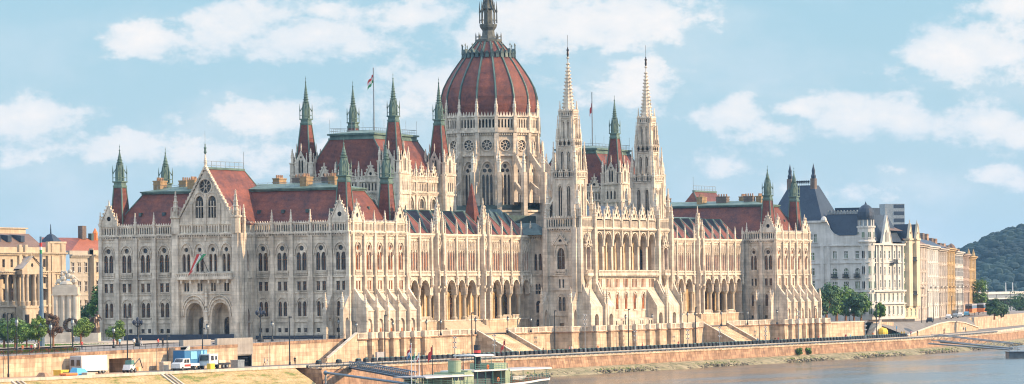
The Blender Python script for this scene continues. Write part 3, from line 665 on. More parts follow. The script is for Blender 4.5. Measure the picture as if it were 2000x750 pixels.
# ---- the river wings with the arcades
ARC = [31.2, 36.4, 41.6, 46.8, 52.0, 58.6, 65.2, 70.4, 75.6, 82.2, 88.8, 94.0, 99.2, 104.5]
GAB = (58.6, 82.2)
def wing(mx, near):
    s = 1 if near else -1
    Y = 8.8; W = FR((mx(0), Y), (s, 0), (0, -1)); P = W.P
    mb = stone('wing_n' if near else 'wing_s'); cv = stone('wing_cv', 'limestone_carved')
    edges = [28.6] + [(ARC[i] + ARC[i + 1]) / 2 for i in range(13)] + [107.1]
    L = stone('loggia_n' if near else 'loggia_s', 'loggia_wall')
    for i, c in enumerate(ARC):
        u0, u1 = edges[i], edges[i + 1]; g = c in GAB
        if near and c < 40: pass
        # upper storey
        if g:
            hs = [arch(c, 1.5, 13.2, 16.6, 18.0, 4)]
            hs += [arch(c - 2.0, .6, 13.3, 16.0, 17.0, 3), arch(c + 2.0, .6, 13.3, 16.0, 17.0, 3)]
            holed(mb, W, rect(u0, u1, 12.2, 20.5), hs, 0, .2); window(W, hs, -.18, A)
            hood(cv, W, c, .95, 16.4, 18.6, .18, .5); fbox(cv, W, c - 1.1, c - .85, 13, 17, -.1, .5); fbox(cv, W, c + .85, c + 1.1, 13, 17, -.1, .5)
            gable(W, c, 1.25, 18.1, 20.6, .5, .3)
            for sg in (-1.45, 1.45): fbox(mb, W, c + sg - .32, c + sg + .32, 2.0, 21.6, -.1, 1.1); pinnacle(*P(c + sg, .7, 0)[:2], 21.6, 26.5, .32)
            fbox(cv, W, c - 1.6, c + 1.6, 12.0, 12.3, -.1, 1.0); baluster(cv, W, c - 1.6, c + 1.6, 12.3, 13.1, 1.0, .4, .15)
            for sg in (-1.0, 1.0): pinn(cv, *P(c + sg * 1.45, 1.25, 0)[:2], 9.8, 14.5, .28); cv.lathe(*P(c + sg * 1.45, 1.2, 0)[:2], [(.5, 9.2), (.3, 8.6), (.1, 8.2)], 6)
            gable(W, c, 2.2, 21.4, 28.0, .3, .5, hole=[arch(c - .55, .5, 22.2, 23.6, 24.3, 2), arch(c + .55, .5, 22.2, 23.6, 24.3, 2), circ(c, 25.2, .3, 8)], back='limestone')
        else:
            w3 = min(1.12, (u1 - u0 - 1.5) / 3)
            hs = [arch(c + k * (w3 + .12), w3 * .84, 13.2, 16.6, 17.4, 3) for k in (-1, 0, 1)]
            holed(mb, W, rect(u0, u1, 12.2, 20.5), hs, 0, .16); window(W, hs, -.13, A)
            for k in (-1, 0, 1):
                hood(cv, W, c + k * (w3 + .12), w3 * .5, 16.5, 17.8, .12, .18)
                pinn(cv, *P(c + k * (w3 + .12), .2, 0)[:2], 17.9, 20.0, .13)
            for k in (-1.5, -.5, .5, 1.5): fbox(cv, W, c + k * (w3 + .12) - .09, c + k * (w3 + .12) + .09, 13.0, 19.6, -.1, .22)
        for z, h, dd in ((12.0, .28, .35), (19.75, .16, .14)): fbox(mb, W, u0, u1, z, z + h, -.1, dd)
        baluster(cv, W, u0 + .2, u1 - .2, 12.28, 13.0, .3, .42, .12)
        cornice(cv, W, u0, u1, 20.4, 1.1, .6, .5)
        # arcade spandrels
        aw = (u1 - u0) - 1.15 if not g else 2.3
        cx = c
        o = [(u0, 12.2), (u1, 12.2), (u1, 7.6)] + [(cx + aw / 2, 7.6)] + arch(cx, aw, 7.6, 7.8, 10.9, 5)[2:] + [(cx - aw / 2, 7.6), (u0, 7.6)]
        tri = tessellate_polygon([[Vector((a, b, 0)) for a, b in o]])
        mb.raw([P(a, 0, b) for a, b in o], tri); mb.raw([P(a, -1.0, b) for a, b in o], tri)
        for k in range(3, len(o) - 2): mb.poly([P(*(o[k][0], 0, o[k][1])), P(o[k + 1][0], 0, o[k + 1][1]), P(o[k + 1][0], -1.0, o[k + 1][1]), P(o[k][0], -1.0, o[k][1])])
        hood(cv, W, cx, aw / 2 + .02, 7.8, 11.1, .24, .3)
        # loggia back wall with tall glazed door
        b = [arch(cx, 1.9, 2.0, 6.4, 8.0, 4)]
        Wb = FR((mx(0), Y + 5.2), (s, 0), (0, -1))
        holed(L, Wb, rect(u0, u1, 2.0, 11.2), b, 0, .1); window(Wb, b, -.08, G, 'wood'); fbox(L, Wb, u0, u1, 8.6, 8.85, -.05, .2, 'limestone_carved'); fbox(L, Wb, u0 - .3, u0 + .3, 2, 11, -.05, .3, 'limestone_carved')
        hood(L, Wb, cx, 1.05, 6.6, 8.3, .18, .15); fbox(L, Wb, cx - 1.2, cx - .9, 2, 6.6, -.05, .15); fbox(L, Wb, cx + .9, cx + 1.2, 2, 6.6, -.05, .15)
        L.poly([P(u0, -1, 11.2), P(u1, -1, 11.2), P(u1, -5.2, 11.2), P(u0, -5.2, 11.2)])
    for i, u in enumerate(edges):
        # arcade column between the arches with base and foliate capital
        x, y, _ = P(u, -.5, 0)
        if 0 < i < 14:
            col = MB('limestone_carved' if i % 1 else 'loggia_wall')
            col = MB('museum_stone')
            col.lathe(x, y, [(.75, 2.0), (.75, 2.5), (.5, 2.8), (.46, 6.9), (.52, 7.0), (.74, 7.5), (.8, 7.65)], 10)
            pool('column', col, 1.0 * 5.6, (x, y, 3))
        fbox(mb, W, u - .42, u + .42, 11.3, 21.6, -.1, .5); pinnacle(*P(u, .35, 0)[:2], 21.6, 24.9, .26)
        cv.lathe(*P(u, .4, 0)[:2], [(.12, 9.4), (.42, 9.9), (.34, 10.2), (.3, 11.2), (.4, 11.5), (.05, 12.4)], 6)
    # podium and floor
    mb.poly([P(28.6, .5, PZ), P(107.1, .5, PZ), P(107.1, .5, 2.0), P(28.6, .5, 2.0)], 'terrace_stone')
    mb.poly([P(28.6, .5, 2.0), P(107.1, .5, 2.0), P(107.1, -5.2, 2.0), P(28.6, -5.2, 2.0)], 'paving')
    fbox(mb, W, 28.6, 107.1, 1.75, 2.03, .4, .62)
    for i in (1, 4, 8, 11, 12):
        if i < len(edges) - 1: baluster(cv, W, edges[i] + .8, edges[i + 1] - .8, 2.0, 2.9, .1, .4, .12)
    # saw-tooth roofs: a short hipped roof over each bay
    m = MB('roof_tile')
    for i in range(1, 15):
        u0, u1 = edges[i - 1], edges[i]; c = (u0 + u1) / 2
        a, b, cc, dd_ = P(u0, -.6, 21.6), P(u1, -.6, 21.6), P(u1, -9, 21.6), P(u0, -9, 21.6); e, f = P(c, -5.0, 26.9), P(c, -9, 26.9)
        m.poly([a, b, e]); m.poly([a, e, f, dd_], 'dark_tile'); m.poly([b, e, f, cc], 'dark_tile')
        for q, w in ((a, e), (b, e), (e, f)): m.tube(q, w, .16, 4, 'copper')
        m.tube(a, dd_, .22, 4, 'copper')
    m.poly([P(26.4, -9, 26.9), P(107, -9, 26.9), P(107, -14, 27.6), P(26.4, -14, 27.6)], 'copper')
    m.poly([P(26.4, -9, 21.6), P(107, -9, 21.6), P(107, -9, 26.9), P(26.4, -9, 26.9)], 'limestone')
    m.build('roof', PAR)
    # steps from the loggia to the terrace
    for ue in (28.6, 107.1): mb.poly([P(ue, .1, PZ), P(ue, -5.4, PZ), P(ue, -5.4, 21.5), P(ue, .1, 21.5)])
    st = MB('paving')
    ua, ub = (58.0, 79.0) if near else (62, 79)
    for k in range(9): fbox(st, W, ua, ub, PZ, 1.65 - k * .34, .5 + k * .42, .92 + k * .42)
    fbox(st, W, ua - .5, ua, PZ, 1.9, .5, 2.2); fbox(st, W, ub, ub + .5, PZ, 1.9, .5, 2.2)
    st.build('steps', PAR)
wing(lambda x: x, True); wing(lambda x: 268 - x, False)

# ---- joint walls between wings and the central block
def joint():
    mb = stone('wing_n'); F = FN(107.3)
    hs = []
    for c in (6.7,):
        h = [arch(c - .6, .8, 13.2, 16.3, 17.2, 3), arch(c + .6, .8, 13.2, 16.3, 17.2, 3)]; window(F, h, -.4, G)
        h2 = [arch(c - .3, .6, 7.6, 9.4, 10.1, 3), arch(c + .45, .6, 7.6, 9.4, 10.1, 3)]; h3 = [arch(c, 1.3, 3.2, 5.2, 6.0, 3)]; h4 = [rect(c - .6, c + .6, -.4, 1.6)]
        for q in (h2, h3, h4): window(F, q, -.4, G)
        hs += h + h2 + h3 + h4
    holed(mb, F, rect(4.6, 8.8, PZ, 20.5), hs)
    for z, h, dd in ((2.3, .25, .2), (8.4, .22, .14), (12.0, .28, .3)): fbox(mb, F, 4.6, 8.8, z, z + h, -.1, dd)
    cornice(mb, F, 4.6, 8.8, 20.4, 1.1, .5)
    m = MB('copper_dark'); m.raw([(105, 4.6, 21.6), (112, 4.6, 21.6), (112, 16, 21.6), (105, 16, 21.6), (108.5, 8, 24.5), (108.5, 16, 24.5)], [(0, 1, 4), (1, 2, 5, 4), (3, 0, 4, 5)]); m.build('roof', PAR)
joint()

# ---- central block
def tower(xc, near):
    X0, X1, Y0, Y1 = xc - 4.7, xc + 4.7, -4.1, 4.6
    root = MB('limestone'); m = root
    Wf = FW(Y0); Nf = FN(X0)
    # base block
    n1 = [arch(.25, 2.0, 13.4, 16.4, 18.4, 5)]; n2 = [rect(-.55, -.05, 9.0, 11.0), rect(.4, .9, 9.0, 11.0)]
    n3 = [arch(-.4, .8, 3.6, 6.2, 6.9, 3), arch(.6, .8, 3.6, 6.2, 6.9, 3)]; n4 = [rect(-.3, .8, -.3, .7)]
    holed(m, Nf, rect(Y0, Y1, PZ, 23.2), n1 + n2 + n3 + n4, 0, .55)
    for q in (n1, n2, n3, n4): window(Nf, q, -.5, G, 'grey_metal')
    hood(m, Nf, .25, 1.5, 16.2, 19.6, .3, .3); hood(m, Nf, .1, 1.2, 6.1, 7.5, .2, .2, True); fbox(m, Nf, -1.2, 1.7, 13.0, 13.35, -.1, .4); baluster(m, Nf, -1.2, 1.7, 12.25, 13.0, .35, .35, .12)
    gable(Nf, .25, 1.7, 19.2, 21.4, .35, .25)
    w1 = [arch(xc, 1.7, 13.4, 17.0, 18.6, 4)]; w2 = [rect(xc - .9, xc - .2, 9.0, 11.0), rect(xc + .2, xc + .9, 9.0, 11.0)]; w4 = [arch(xc, 1.3, PZ, 1.6, 2.4, 3)]
    holed(m, Wf, rect(X0, X1, PZ, 23.2), w1 + w2 + w4, 0, .35)
    for q in (w1, w2, w4): window(Wf, q, -.3, A)
    hood(m, Wf, xc, 1.1, 17.0, 19.0, .25, .7); gable(Wf, xc, 1.55, 18.6, 21.6, .7, .4)
    for sg in (-1.25, 1.25): fbox(m, Wf, xc + sg - .25, xc + sg + .25, 12.3, 18.9, -.1, .7); pinn(m, *Wf.P(xc + sg, .5, 0)[:2], 18.9, 21.6, .22)
    fbox(m, Wf, xc - 1.7, xc + 1.7, 11.8, 12.25, -.1, 1.2); baluster(m, Wf, xc - 1.7, xc + 1.7, 12.25, 13.2, 1.15, .4, .15); m.lathe(*Wf.P(xc, .5, 0)[:2], [(.2, 9.4), (.5, 10.6), (1.3, 11.8)], 8)
    for fr_, a, b in ((Nf, Y0, Y1), (Wf, X0, X1)):
        for z, h, dd in ((2.3, .25, .2), (8.4, .24, .16), (11.8, .3, .22), (19.9, .2, .14)): fbox(m, fr_, a, b, z, z + h, -.1, dd)
        cornice(m, fr_, a, b, 22.3, .9, .5); attic(m, fr_, a, b, 23.2, 25.5, .1)
    m.box(X0 + .02, X1 - .02, Y0 + .8, Y1, 22.9, 23.2)
    m.poly([(X1, Y0, PZ), (X1, Y1, PZ), (X1, Y1, 23.2), (X1, Y0, 23.2)]); m.poly([(X0, Y1, PZ), (X1, Y1, PZ), (X1, Y1, 23.2), (X0, Y1, 23.2)])
    # corner buttresses: on the west front they rake out, on the north flank they carry pinnacles
    for u in (X0 + .6, X1 - .6):
        fbox(m, Wf, u - .7, u + .7, 8, 23.2, -.1, .9); h = .62; P = Wf.P; do = 3.2; h = .34
        m.raw([P(u - h, 0, PZ), P(u - h, do, PZ), P(u - h, do, 5.0), P(u - h, .7, 10.6), P(u - h, 0, 10.6), P(u + h, 0, PZ), P(u + h, do, PZ), P(u + h, do, 5.0), P(u + h, .7, 10.6), P(u + h, 0, 10.6)], [(0, 1, 2, 3, 4), (9, 8, 7, 6, 5), (1, 6, 7, 2), (2, 7, 8, 3), (3, 8, 9, 4)])
        pinnacle(*P(u, do - .5, 0)[:2], 4.8, 8.6, .38); pinnacle(*P(u, .6, 0)[:2], 23.2, 29.5, .42)
    if near:
        for u in (Y0 + .6, Y1 - .6):
            fbox(m, Nf, u - .6, u + .6, 6, 23.2, -.1, .8); P = Nf.P; h = .5
            side = [(0, 9.0), (0, PZ), (.55, PZ), (.55, 2.6), (.9, 3.5), (1.4, 3.9), (1.9, 3.5), (2.25, 2.6), (2.25, PZ), (3.3, PZ), (3.3, 5.2), (2.5, 6.0)]
            tri = tessellate_polygon([[Vector((a, b, 0)) for a, b in side]])
            m.raw([P(u - h, a, b) for a, b in side], tri); m.raw([P(u + h, a, b) for a, b in side], tri)
            for k in range(len(side)):
                a, b = side[k], side[(k + 1) % len(side)]; m.poly([P(u - h, a[0], a[1]), P(u - h, b[0], b[1]), P(u + h, b[0], b[1]), P(u + h, a[0], a[1])])
            pinnacle(*P(u, 2.9, 0)[:2], 5.0, 9.2, .36)
    for u in (Y0 + .6, Y1 - .6): pinnacle(*Nf.P(u, .3, 0)[:2], 23.2, 28.6, .4)
    base = m.build('tower', PAR)
    def tier(hw, z0, z1, lz0, lz1, n, w, open_=True):
        t = MB('limestone_carved')
        for fr_, c in ((FW(-hw), xc), (FE(hw), xc), (FN(xc - hw), 0), (FS(xc + hw), 0)):
            sp = 2 * hw / (n + .6); hs = [arch(c + (k - (n - 1) / 2) * sp, w, lz0, lz1 - w * 1.1, lz1, 3) for k in range(n)]
            holed(t, fr_, rect(c - hw, c + hw, z0, z1), hs, 0, .4)
            t.poly([fr_.P(c - hw + .42, -.41, z0), fr_.P(c + hw - .42, -.41, z0), fr_.P(c + hw - .42, -.41, z1), fr_.P(c - hw + .42, -.41, z1)], 'window_glass')
            for k in range(n):
                hood(t, fr_, c + (k - (n - 1) / 2) * sp, w * .62, lz1 - w * 1.1, lz1 + .45, .14, .16)
                fbox(t, fr_, c + (k - (n - 1) / 2) * sp - .05, c + (k - (n - 1) / 2) * sp + .05, lz0, lz1 - .3, -.3, -.1)
            for z in (lz0 - .35, z1 - .5): fbox(t, fr_, c - hw, c + hw, z, z + .28, -.1, .22)
            attic(t, fr_, c - hw - .1, c + hw + .1, z1 - .1, z1 + 1.2, .3, .55, depth=.2)
            for sgn in (-1, 1): fbox(t, fr_, c + sgn * (hw - .22) - .25, c + sgn * (hw - .22) + .25, z0, z1, -.1, .3)
        t.box(xc - hw, xc + hw, -hw, hw, z1 - .3, z1 - .1)
        return t
    tA = tier(2.85, 23.2, 35.2, 25.8, 33.0, 2, .95); tA.build('tower_stage', base)
    tB = tier(2.1, 35.2, 42.6, 37.0, 41.2, 2, .7); tB.build('tower_stage', base)
    tC = tier(1.55, 42.6, 49.6, 44.0, 48.2, 2, .42)
    for k in range(8):
        a = k * PI / 4 + PI / 8; tC.tube((xc + 1.7 * math.cos(a), 1.7 * math.sin(a), 48.6), (xc + 2.7 * math.cos(a), 2.7 * math.sin(a), 48.8), .12, 4)
    tC.build('tower_stage', base)
    # free-standing corner pinnacles joined to the shaft by flying arches
    for hw, off, z0, z1, r in ((2.85, 3.9, 23.2, 33.5, .55), (2.85, 3.0, 33.5, 39.6, .36), (2.1, 2.75, 35.2, 43.6, .34), (2.1, 2.15, 41.6, 46.6, .26), (1.55, 1.95, 42.6, 49.8, .25), (1.55, 1.5, 49.4, 53.2, .2)):
        for sx in (-1, 1):
            for sy in (-1, 1):
                pinnacle(xc + sx * off, sy * off, z0, z1, r)
                if r > .5:
                    fl = MB('limestone_carved'); pool('flying_buttress', fl, 1, (xc, 0, z0))
                    fl.tube((xc + sx * off, sy * off, z0 + 4.5), (xc + sx * hw * .9, sy * hw * .9, z0 + 7.5), .3, 4)
    for sy in (-1, 1):
        for u in (-1.9, 0, 1.9):
            pinnacle(xc + u * .8, sy * 3.1, 35.2, 38.8, .2); pinnacle(xc - 3.1, u * .8, 35.2, 38.8, .2)
            pinnacle(xc + u * .6, -2.4, 42.6, 45.4, .16); pinnacle(xc - 2.4, u * .6, 42.6, 45.4, .16)
    # crocketed stone spire
    sp = MB('limestone_carved'); prof = []; n = 15; z0, z1, r0 = 49.6, 62.3, 1.5
    prof = [(r0, z0), (.16, z1)]; sp.lathe(xc, 0, prof, 8, PI / 8)
    for k in range(n):
        t = (k + .5) / n; r = r0 * (1 - t) + .16 * t; z = z0 + (z1 - z0) * t
        for j in range(8):
            a = PI / 8 + j * PI / 4; sp.lathe(xc + (r + .12) * math.cos(a), (r + .12) * math.sin(a), [(.1, z - .12), (.2, z + .05), (.05, z + .25)], 4, a)
    sp.lathe(xc, 0, [(.1, z1 - .2), (.1, z1 + .8), (.34, z1 + 1.0), (.34, z1 + 1.2), (.08, z1 + 1.4)], 6)
    s_ = sp.build('spire', base)
    st = MB('bronze'); st.lathe(xc, 0, [(.18, z1 + 1.4), (.3, z1 + 1.9), (.22, z1 + 2.6), (.36, z1 + 3.0), (.12, z1 + 3.25), (.17, z1 + 3.45), (.03, z1 + 3.7)], 8)
    st.tube((xc, 0, z1 + 3.6), (xc, 0, z1 + 6.5), .04, 4); st.build('finial', base)
tower(111.0, True); tower(157.0, False)

def central():
    Y = -4.1; W = FW(Y); P = W.P; mb = stone('central'); cv = stone('central_cv', 'limestone_carved')
    x0, x1 = 115.7, 152.3; cs = [134 + 5.2 * k for k in range(-3, 4)]
    ed = [x0] + [(cs[i] + cs[i + 1]) / 2 for i in range(6)] + [x1]
    L = stone('central_loggia', 'loggia_wall')
    for i, c in enumerate(cs):
        u0, u1 = ed[i], ed[i + 1]
        o = arch(c, 4.15, 13.0, 18.9, 21.9, 6)
        holed(mb, W, rect(u0, u1, 11.9, 22.4), [o], 0, 1.0); hood(cv, W, c, 2.15, 18.9, 22.2, .22, .25)
        Wb = FW(Y + 4.2); b = [arch(c, 2.2, 13.2, 17.6, 19.6, 4)]
        holed(L, Wb, rect(u0, u1, 12.6, 22.3), b, 0, .12); window(Wb, b, -.1, A, 'wood'); fbox(L, Wb, u0 - .25, u0 + .25, 12.6, 22, -.05, .3, 'limestone_carved')
        for dx in (-.55, .0, .55): fbox(L, Wb, c + dx - .07, c + dx + .07, 13.2, 19, -.08, .06, 'limestone_carved')
        hood(L, Wb, c, 1.4, 17.6, 20.3, .2, .2)
        m4 = [rect(c + k * .78 - .26, c + k * .78 + .26, 9.0, 11.0) for k in (-1.5, -.5, .5, 1.5)]
        m3 = [arch(c, 1.5, 3.7, 6.5, 7.4, 3)] if 0 < i < 6 or True else []
        m1 = [rect(c - .9, c - .35, -.5, .9), rect(c + .35, c + .9, -.5, .9)]
        holed(mb, W, rect(u0, u1, 1.6, 11.9), m4 + m3, 0, .2); window(W, m4, -.14, A, False); window(W, m3, -.18, A)
        mb.poly([P(u0, 0, 1.6), P(u1, 0, 1.6), P(u1, 1.8, 1.3), P(u0, 1.8, 1.3)]); holed(mb, W, rect(u0, u1, PZ, 1.3), m1, 1.8, .15); window(W, m1, 1.66, G, False)
        hood(cv, W, c, .95, 6.4, 7.9, .18, .2, True); fbox(cv, W, c - 1.0, c + 1.0, 3.4, 3.65, -.1, .18)
        fbox(mb, W, u0, u1, 8.4, 8.65, -.1, .16); fbox(mb, W, u0, u1, 11.4, 11.75, -.1, .5)
        fbox(mb, W, u0, u1, 22.3, 22.6, -.1, .2); cornice(cv, W, u0, u1, 22.4, .8, .5)
        attic(cv, W, u0, u1, 23.2, 25.4, .1, back='limestone')
        gable(W, c, 1.95, 25.0, 28.2, .1)
    fbox(mb, W, x0 + .5, x1 - .5, 11.75, 12.2, -.1, 1.0); baluster(cv, W, x0 + .5, x1 - .5, 12.2, 13.1, .95, .45, .2)
    mb.poly([P(x0, 0, 12.6), P(x1, 0, 12.6), P(x1, -4.2, 12.6), P(x0, -4.2, 12.6)]); mb.poly([P(x0, -1, 22.2), P(x1, -1, 22.2), P(x1, -4.2, 22.2), P(x0, -4.2, 22.2)])
    for i, u in enumerate(ed):
        if 0 < i < 7:
            col = MB('limestone_carved'); col.lathe(u, Y + .5, [(.5, 13.0), (.42, 13.4), (.36, 18.2), (.5, 18.7), (.55, 18.9)], 8); pool('column', col, 5.9 * .8, (u, Y, 15))
            fbox(cv, W, u - .25, u + .25, 18.9, 25.3, -.1, .4); pinnacle(u, Y - .3, 25.3, 27.8, .2)
    for u in (x0 + .6, x1 - .6):
        h = .34; do = 3.2
        mb.raw([P(u - h, 0, PZ), P(u - h, do, PZ), P(u - h, do, 5.0), P(u - h, .7, 10.6), P(u - h, 0, 10.6), P(u + h, 0, PZ), P(u + h, do, PZ), P(u + h, do, 5.0), P(u + h, .7, 10.6), P(u + h, 0, 10.6)], [(0, 1, 2, 3, 4), (9, 8, 7, 6, 5), (1, 6, 7, 2), (2, 7, 8, 3), (3, 8, 9, 4)])
        pinnacle(u, Y - 2.9, 4.8, 8.6, .38)
    # arched screens between the raking buttresses at terrace level
    for (a, b) in ((107.5, 114.2), (116.9, 121.5), (146.5, 151.1), (153.8, 160.6)):
        c = (a + b) / 2; o = [arch(c, 2.3, PZ, 1.6, 2.8, 3, True)]; holed(mb, W, rect(a, b, PZ, 4.4), o, 2.7, .9); mb.poly([P(a, 2.7, 4.4), P(b, 2.7, 4.4), P(b, 0, 8.6), P(a, 0, 8.6)])
        mb.poly([P(p[0], 1.79, p[1]) for p in o[0]]); window(W, [rect(c - .7, c - .1, PZ + .8, PZ + 1.9), rect(c + .2, c + .8, PZ + .8, PZ + 1.9)], 1.82, A, False)
        mb.poly([P(a, 0, PZ), P(a, 2.7, PZ), P(a, 2.7, 4.4), P(a, 0, 8.6)]); mb.poly([P(b, 0, PZ), P(b, 2.7, PZ), P(b, 2.7, 4.4), P(b, 0, 8.6)])
    m = MB('slate'); m.raw([(x0, Y + .6, 23), (x1, Y + .6, 23), (x1, 22, 30), (x0, 22, 30), (x0, 7, 29.0), (x1, 7, 29.0)], [(0, 1, 5, 4), (4, 5, 3, 2)]); m.build('roof', PAR)
central()
# ---- camera geometry helper: a pixel of the photograph on a known real plane -> world point
FPX = 7480.; ROLL = -0.0122; RV = (.433, -.9014); WV = (.9014, .433)
def ray(px, py):
    a, b = px - 1000, py - 570; c, s = math.cos(ROLL), math.sin(ROLL); u = a * c + b * s; v = -a * s + b * c
    return (WV[0] + RV[0] * u / FPX, WV[1] + RV[1] * u / FPX, -v / FPX)
def onY(px, py, Y): r = ray(px, py); t = (Y - CAM.y) / r[1]; return CAM.x + r[0] * t, CAM.z + r[2] * t
def onX(px, py, X): r = ray(px, py); t = (X - CAM.x) / r[0]; return CAM.y + r[1] * t, CAM.z + r[2] * t
def onZ(px, py, Z): r = ray(px, py); t = (Z - CAM.z) / r[2]; return CAM.x + r[0] * t, CAM.y + r[1] * t
def atd(px, py, d): r = ray(px, py); return CAM.x + r[0] * d, CAM.y + r[1] * d, CAM.z + r[2] * d
# ---- the two assembly halls
def hall(mx, s):
    xs = (61.0, 84.0); ys = (20.7, 43.3)
    m = MB('limestone')
    W = FR((mx(0), 19.6), (s, 0), (0, -1)); Nf = FR((min(mx(59.6), mx(85.4)), 0), (0, 1), (-1, 0)); Sf = FR((max(mx(59.6), mx(85.4)), 0), (0, 1), (1, 0)); E_ = FR((mx(0), 44.4), (s, 0), (0, 1))
    for fr_, a, b in ((W, 63.4, 81.6), (Nf, 23.0, 41.0), (Sf, 23.0, 41.0), (E_, 63.4, 81.6)):
        n = 3; w = (b - a) / n
        for k in range(n):
            c = a + w * (k + .5); hs = [arch(c, 3.0, 24.2, 27.6, 29.8, 5)]
            holed(m, fr_, rect(a + w * k, a + w * (k + 1), 18, 31.2), hs, 0, .7)
            window(fr_, hs, -.6, G, 'limestone_carved'); hood(m, fr_, c, 1.75, 27.4, 30.4, .25, .3)
            fbox(m, fr_, c - .08, c + .08, 24.2, 29.5, -.5, -.2); fbox(m, fr_, c - 1.4, c + 1.4, 27.4, 27.6, -.5, -.2)
            sl = [arch(c + j * .85, .42, 31.6, 32.9, 33.4, 2) for j in (-2.5, -1.5, -.5, .5, 1.5, 2.5)]
            holed(m, fr_, rect(a + w * k, a + w * (k + 1), 31.2, 34.0), sl, 0, .3); fbox(m, fr_, a + w * k, a + w * (k + 1), 31.5, 33.5, -.45, -.3, 'void')
            gable(fr_, c, 1.5, 34.4, 37.2, .1, .3)
            fbox(m, fr_, c - 1.5, c + 1.5, 33.9, 34.45, -.4, .15)
            pier(m, fr_, a + w * k, .7, 18, 34.3, .4, None); pinnacle(*fr_.P(a + w * k, .1, 0)[:2], 34.3, 38.4, .3)
            pinnacle(*fr_.P(c - 2.2, .1, 0)[:2], 34.3, 36.6, .2); pinnacle(*fr_.P(c + 2.2, .1, 0)[:2], 34.3, 36.6, .2)
        cornice(m, fr_, a, b, 30.7, .7, .4); fbox(m, fr_, a, b, 33.6, 34.0, -.1, .25); attic(m, fr_, a, b, 34.0, 34.9, .2, .5, crest=False, depth=.2)
    for x in xs:
        for y in ys:
            X = mx(x); hw = 2.75
            for fr_, c in ((FW(y - hw), X), (FE(y + hw), X), (FN(X - hw), y), (FS(X + hw), y)):
                sl = [arch(c + j, .5, 31.6, 33.2, 33.8, 2) for j in (-1.0, 0, 1.0)]; up = [arch(c - .35, .5, 36.0, 38.2, 39.0, 3), arch(c + .35, .5, 36.0, 38.2, 39.0, 3)]
                holed(m, fr_, rect(c - hw, c + hw, 18, 35.6), sl + [arch(c, .8, 26, 27.4, 28.2, 3)], 0, .4)
                fbox(m, fr_, c - 1.6, c + 1.6, 31.4, 34, -.5, -.4, 'void'); fbox(m, fr_, c - .6, c + .6, 25.8, 28.4, -.5, -.4, 'void')
                holed(m, fr_, [(c - 1.3, 35.6), (c + 1.3, 35.6), (c + 1.3, 38.8), (c, 41.2), (c - 1.3, 38.8)], up + [circ(c, 39.6, .28, 6)], 0, .4)
                m.poly([fr_.P(c - 1.3, -.42, 35.6), fr_.P(c + 1.3, -.42, 35.6), fr_.P(c + 1.3, -.42, 38.8), fr_.P(c, -.42, 41.0), fr_.P(c - 1.3, -.42, 38.8)], 'void')
                fbox(m, fr_, c - hw, c + hw, 35.3, 35.65, -.1, .3); fbox(m, fr_, c - hw, c + hw, 30.7, 31.1, -.1, .25)
                pinnacle(*fr_.P(c, -.2, 0)[:2], 41.0, 42.8, .12)
                for sg in (-1.45, 1.45): pinnacle(*fr_.P(c + sg, -.1, 0)[:2], 35.6, 40.6, .2)
            m.box(X - hw, X + hw, y - hw, y + hw, 35.3, 35.6)
            for sx in (-1, 1):
                for sy in (-1, 1):
                    px_, py_ = X + sx * (hw - .35), y + sy * (hw - .35)
                    m.lathe(px_, py_, [(.62, 18), (.62, 38.0), (.75, 38.1), (.75, 38.4)], 8); pinnacle(px_, py_, 38.3, 41.6, .33)
            spire_turret(X, y, 35.6, 47.1, 48, 58.3, 2.1, .92)
    m.build('hall_walls', PAR)
    x0, x1 = sorted((mx(60.2), mx(84.9))); t0, t1 = sorted((mx(61.8), mx(83.6)))
    r = slab_roof([(x0, 20.3, 34.6), (x1, 20.3, 34.6), (x1, 43.7, 34.6), (x0, 43.7, 34.6)], [(t0, 26.2, 43.5), (t1, 26.2, 43.5), (t1, 37.8, 43.5), (t0, 37.8, 43.5)])
    for z0, z1, e in ((43.5, 43.9, .15), (43.9, 44.5, -.1), (44.5, 44.9, .35)): r.box(t0 - e, t1 + e, 26.2 - e, 37.8 + e, z0, z1, 'copper')
    xm = (t0 + t1) / 2; r.raw([(t0, 26.2, 44.9), (t1, 26.2, 44.9), (t1, 37.8, 44.9), (t0, 37.8, 44.9), (xm - 5, 32, 45.9), (xm + 5, 32, 45.9)], [(0, 1, 5, 4), (1, 2, 5), (2, 3, 4, 5), (3, 0, 4)], 'copper')
    r.build('roof', PAR)
    rl = MB('grey_metal')
    for (ax, ay, bx, by) in ((t0, 26.4, t1, 26.4), (t0, 26.4, t0, 37.6), (t1, 26.4, t1, 37.6), (t0, 37.6, t1, 37.6)):
        L = math.hypot(bx - ax, by - ay); n = int(L / .9)
        for k in range(n + 1): rl.tube((ax + (bx - ax) * k / n, ay + (by - ay) * k / n, 44.9), (ax + (bx - ax) * k / n, ay + (by - ay) * k / n, 46.1 if k % 6 else 48.2), .035, 3)
        rl.tube((ax, ay, 46.1), (bx, by, 46.1), .05, 3); rl.tube((ax, ay, 45.5), (bx, by, 45.5), .04, 3)
    rl.build('roof_railing', PAR)
hall(lambda x: x, 1); hall(lambda x: 268 - x, -1)
# small pointed roof behind the second wing gable, and roofs over the body of the building
t = MB('roof_tile'); t.lathe(87.5, 14.2, [(2.0, 24), (1.7, 26.5), (.1, 33.6)], 4, PI / 4); t.lathe(87.5, 14.2, [(.12, 33.2), (.05, 34.6)], 5, mat='copper'); t.build('turret', PAR)
b = MB('copper_dark'); b.box(26, 242, 17.5, 46, 20, 26.6)
for x in (98, 104, 164, 170, 176): b.raw([(x - 3, 12, 24), (x + 3, 12, 24), (x + 3, 20, 24), (x - 3, 20, 24), (x, 15, 27.8), (x, 20, 27.8)], [(0, 1, 4), (1, 2, 5, 4), (3, 0, 4, 5)], 'copper_dark')
b.build('roof', PAR)
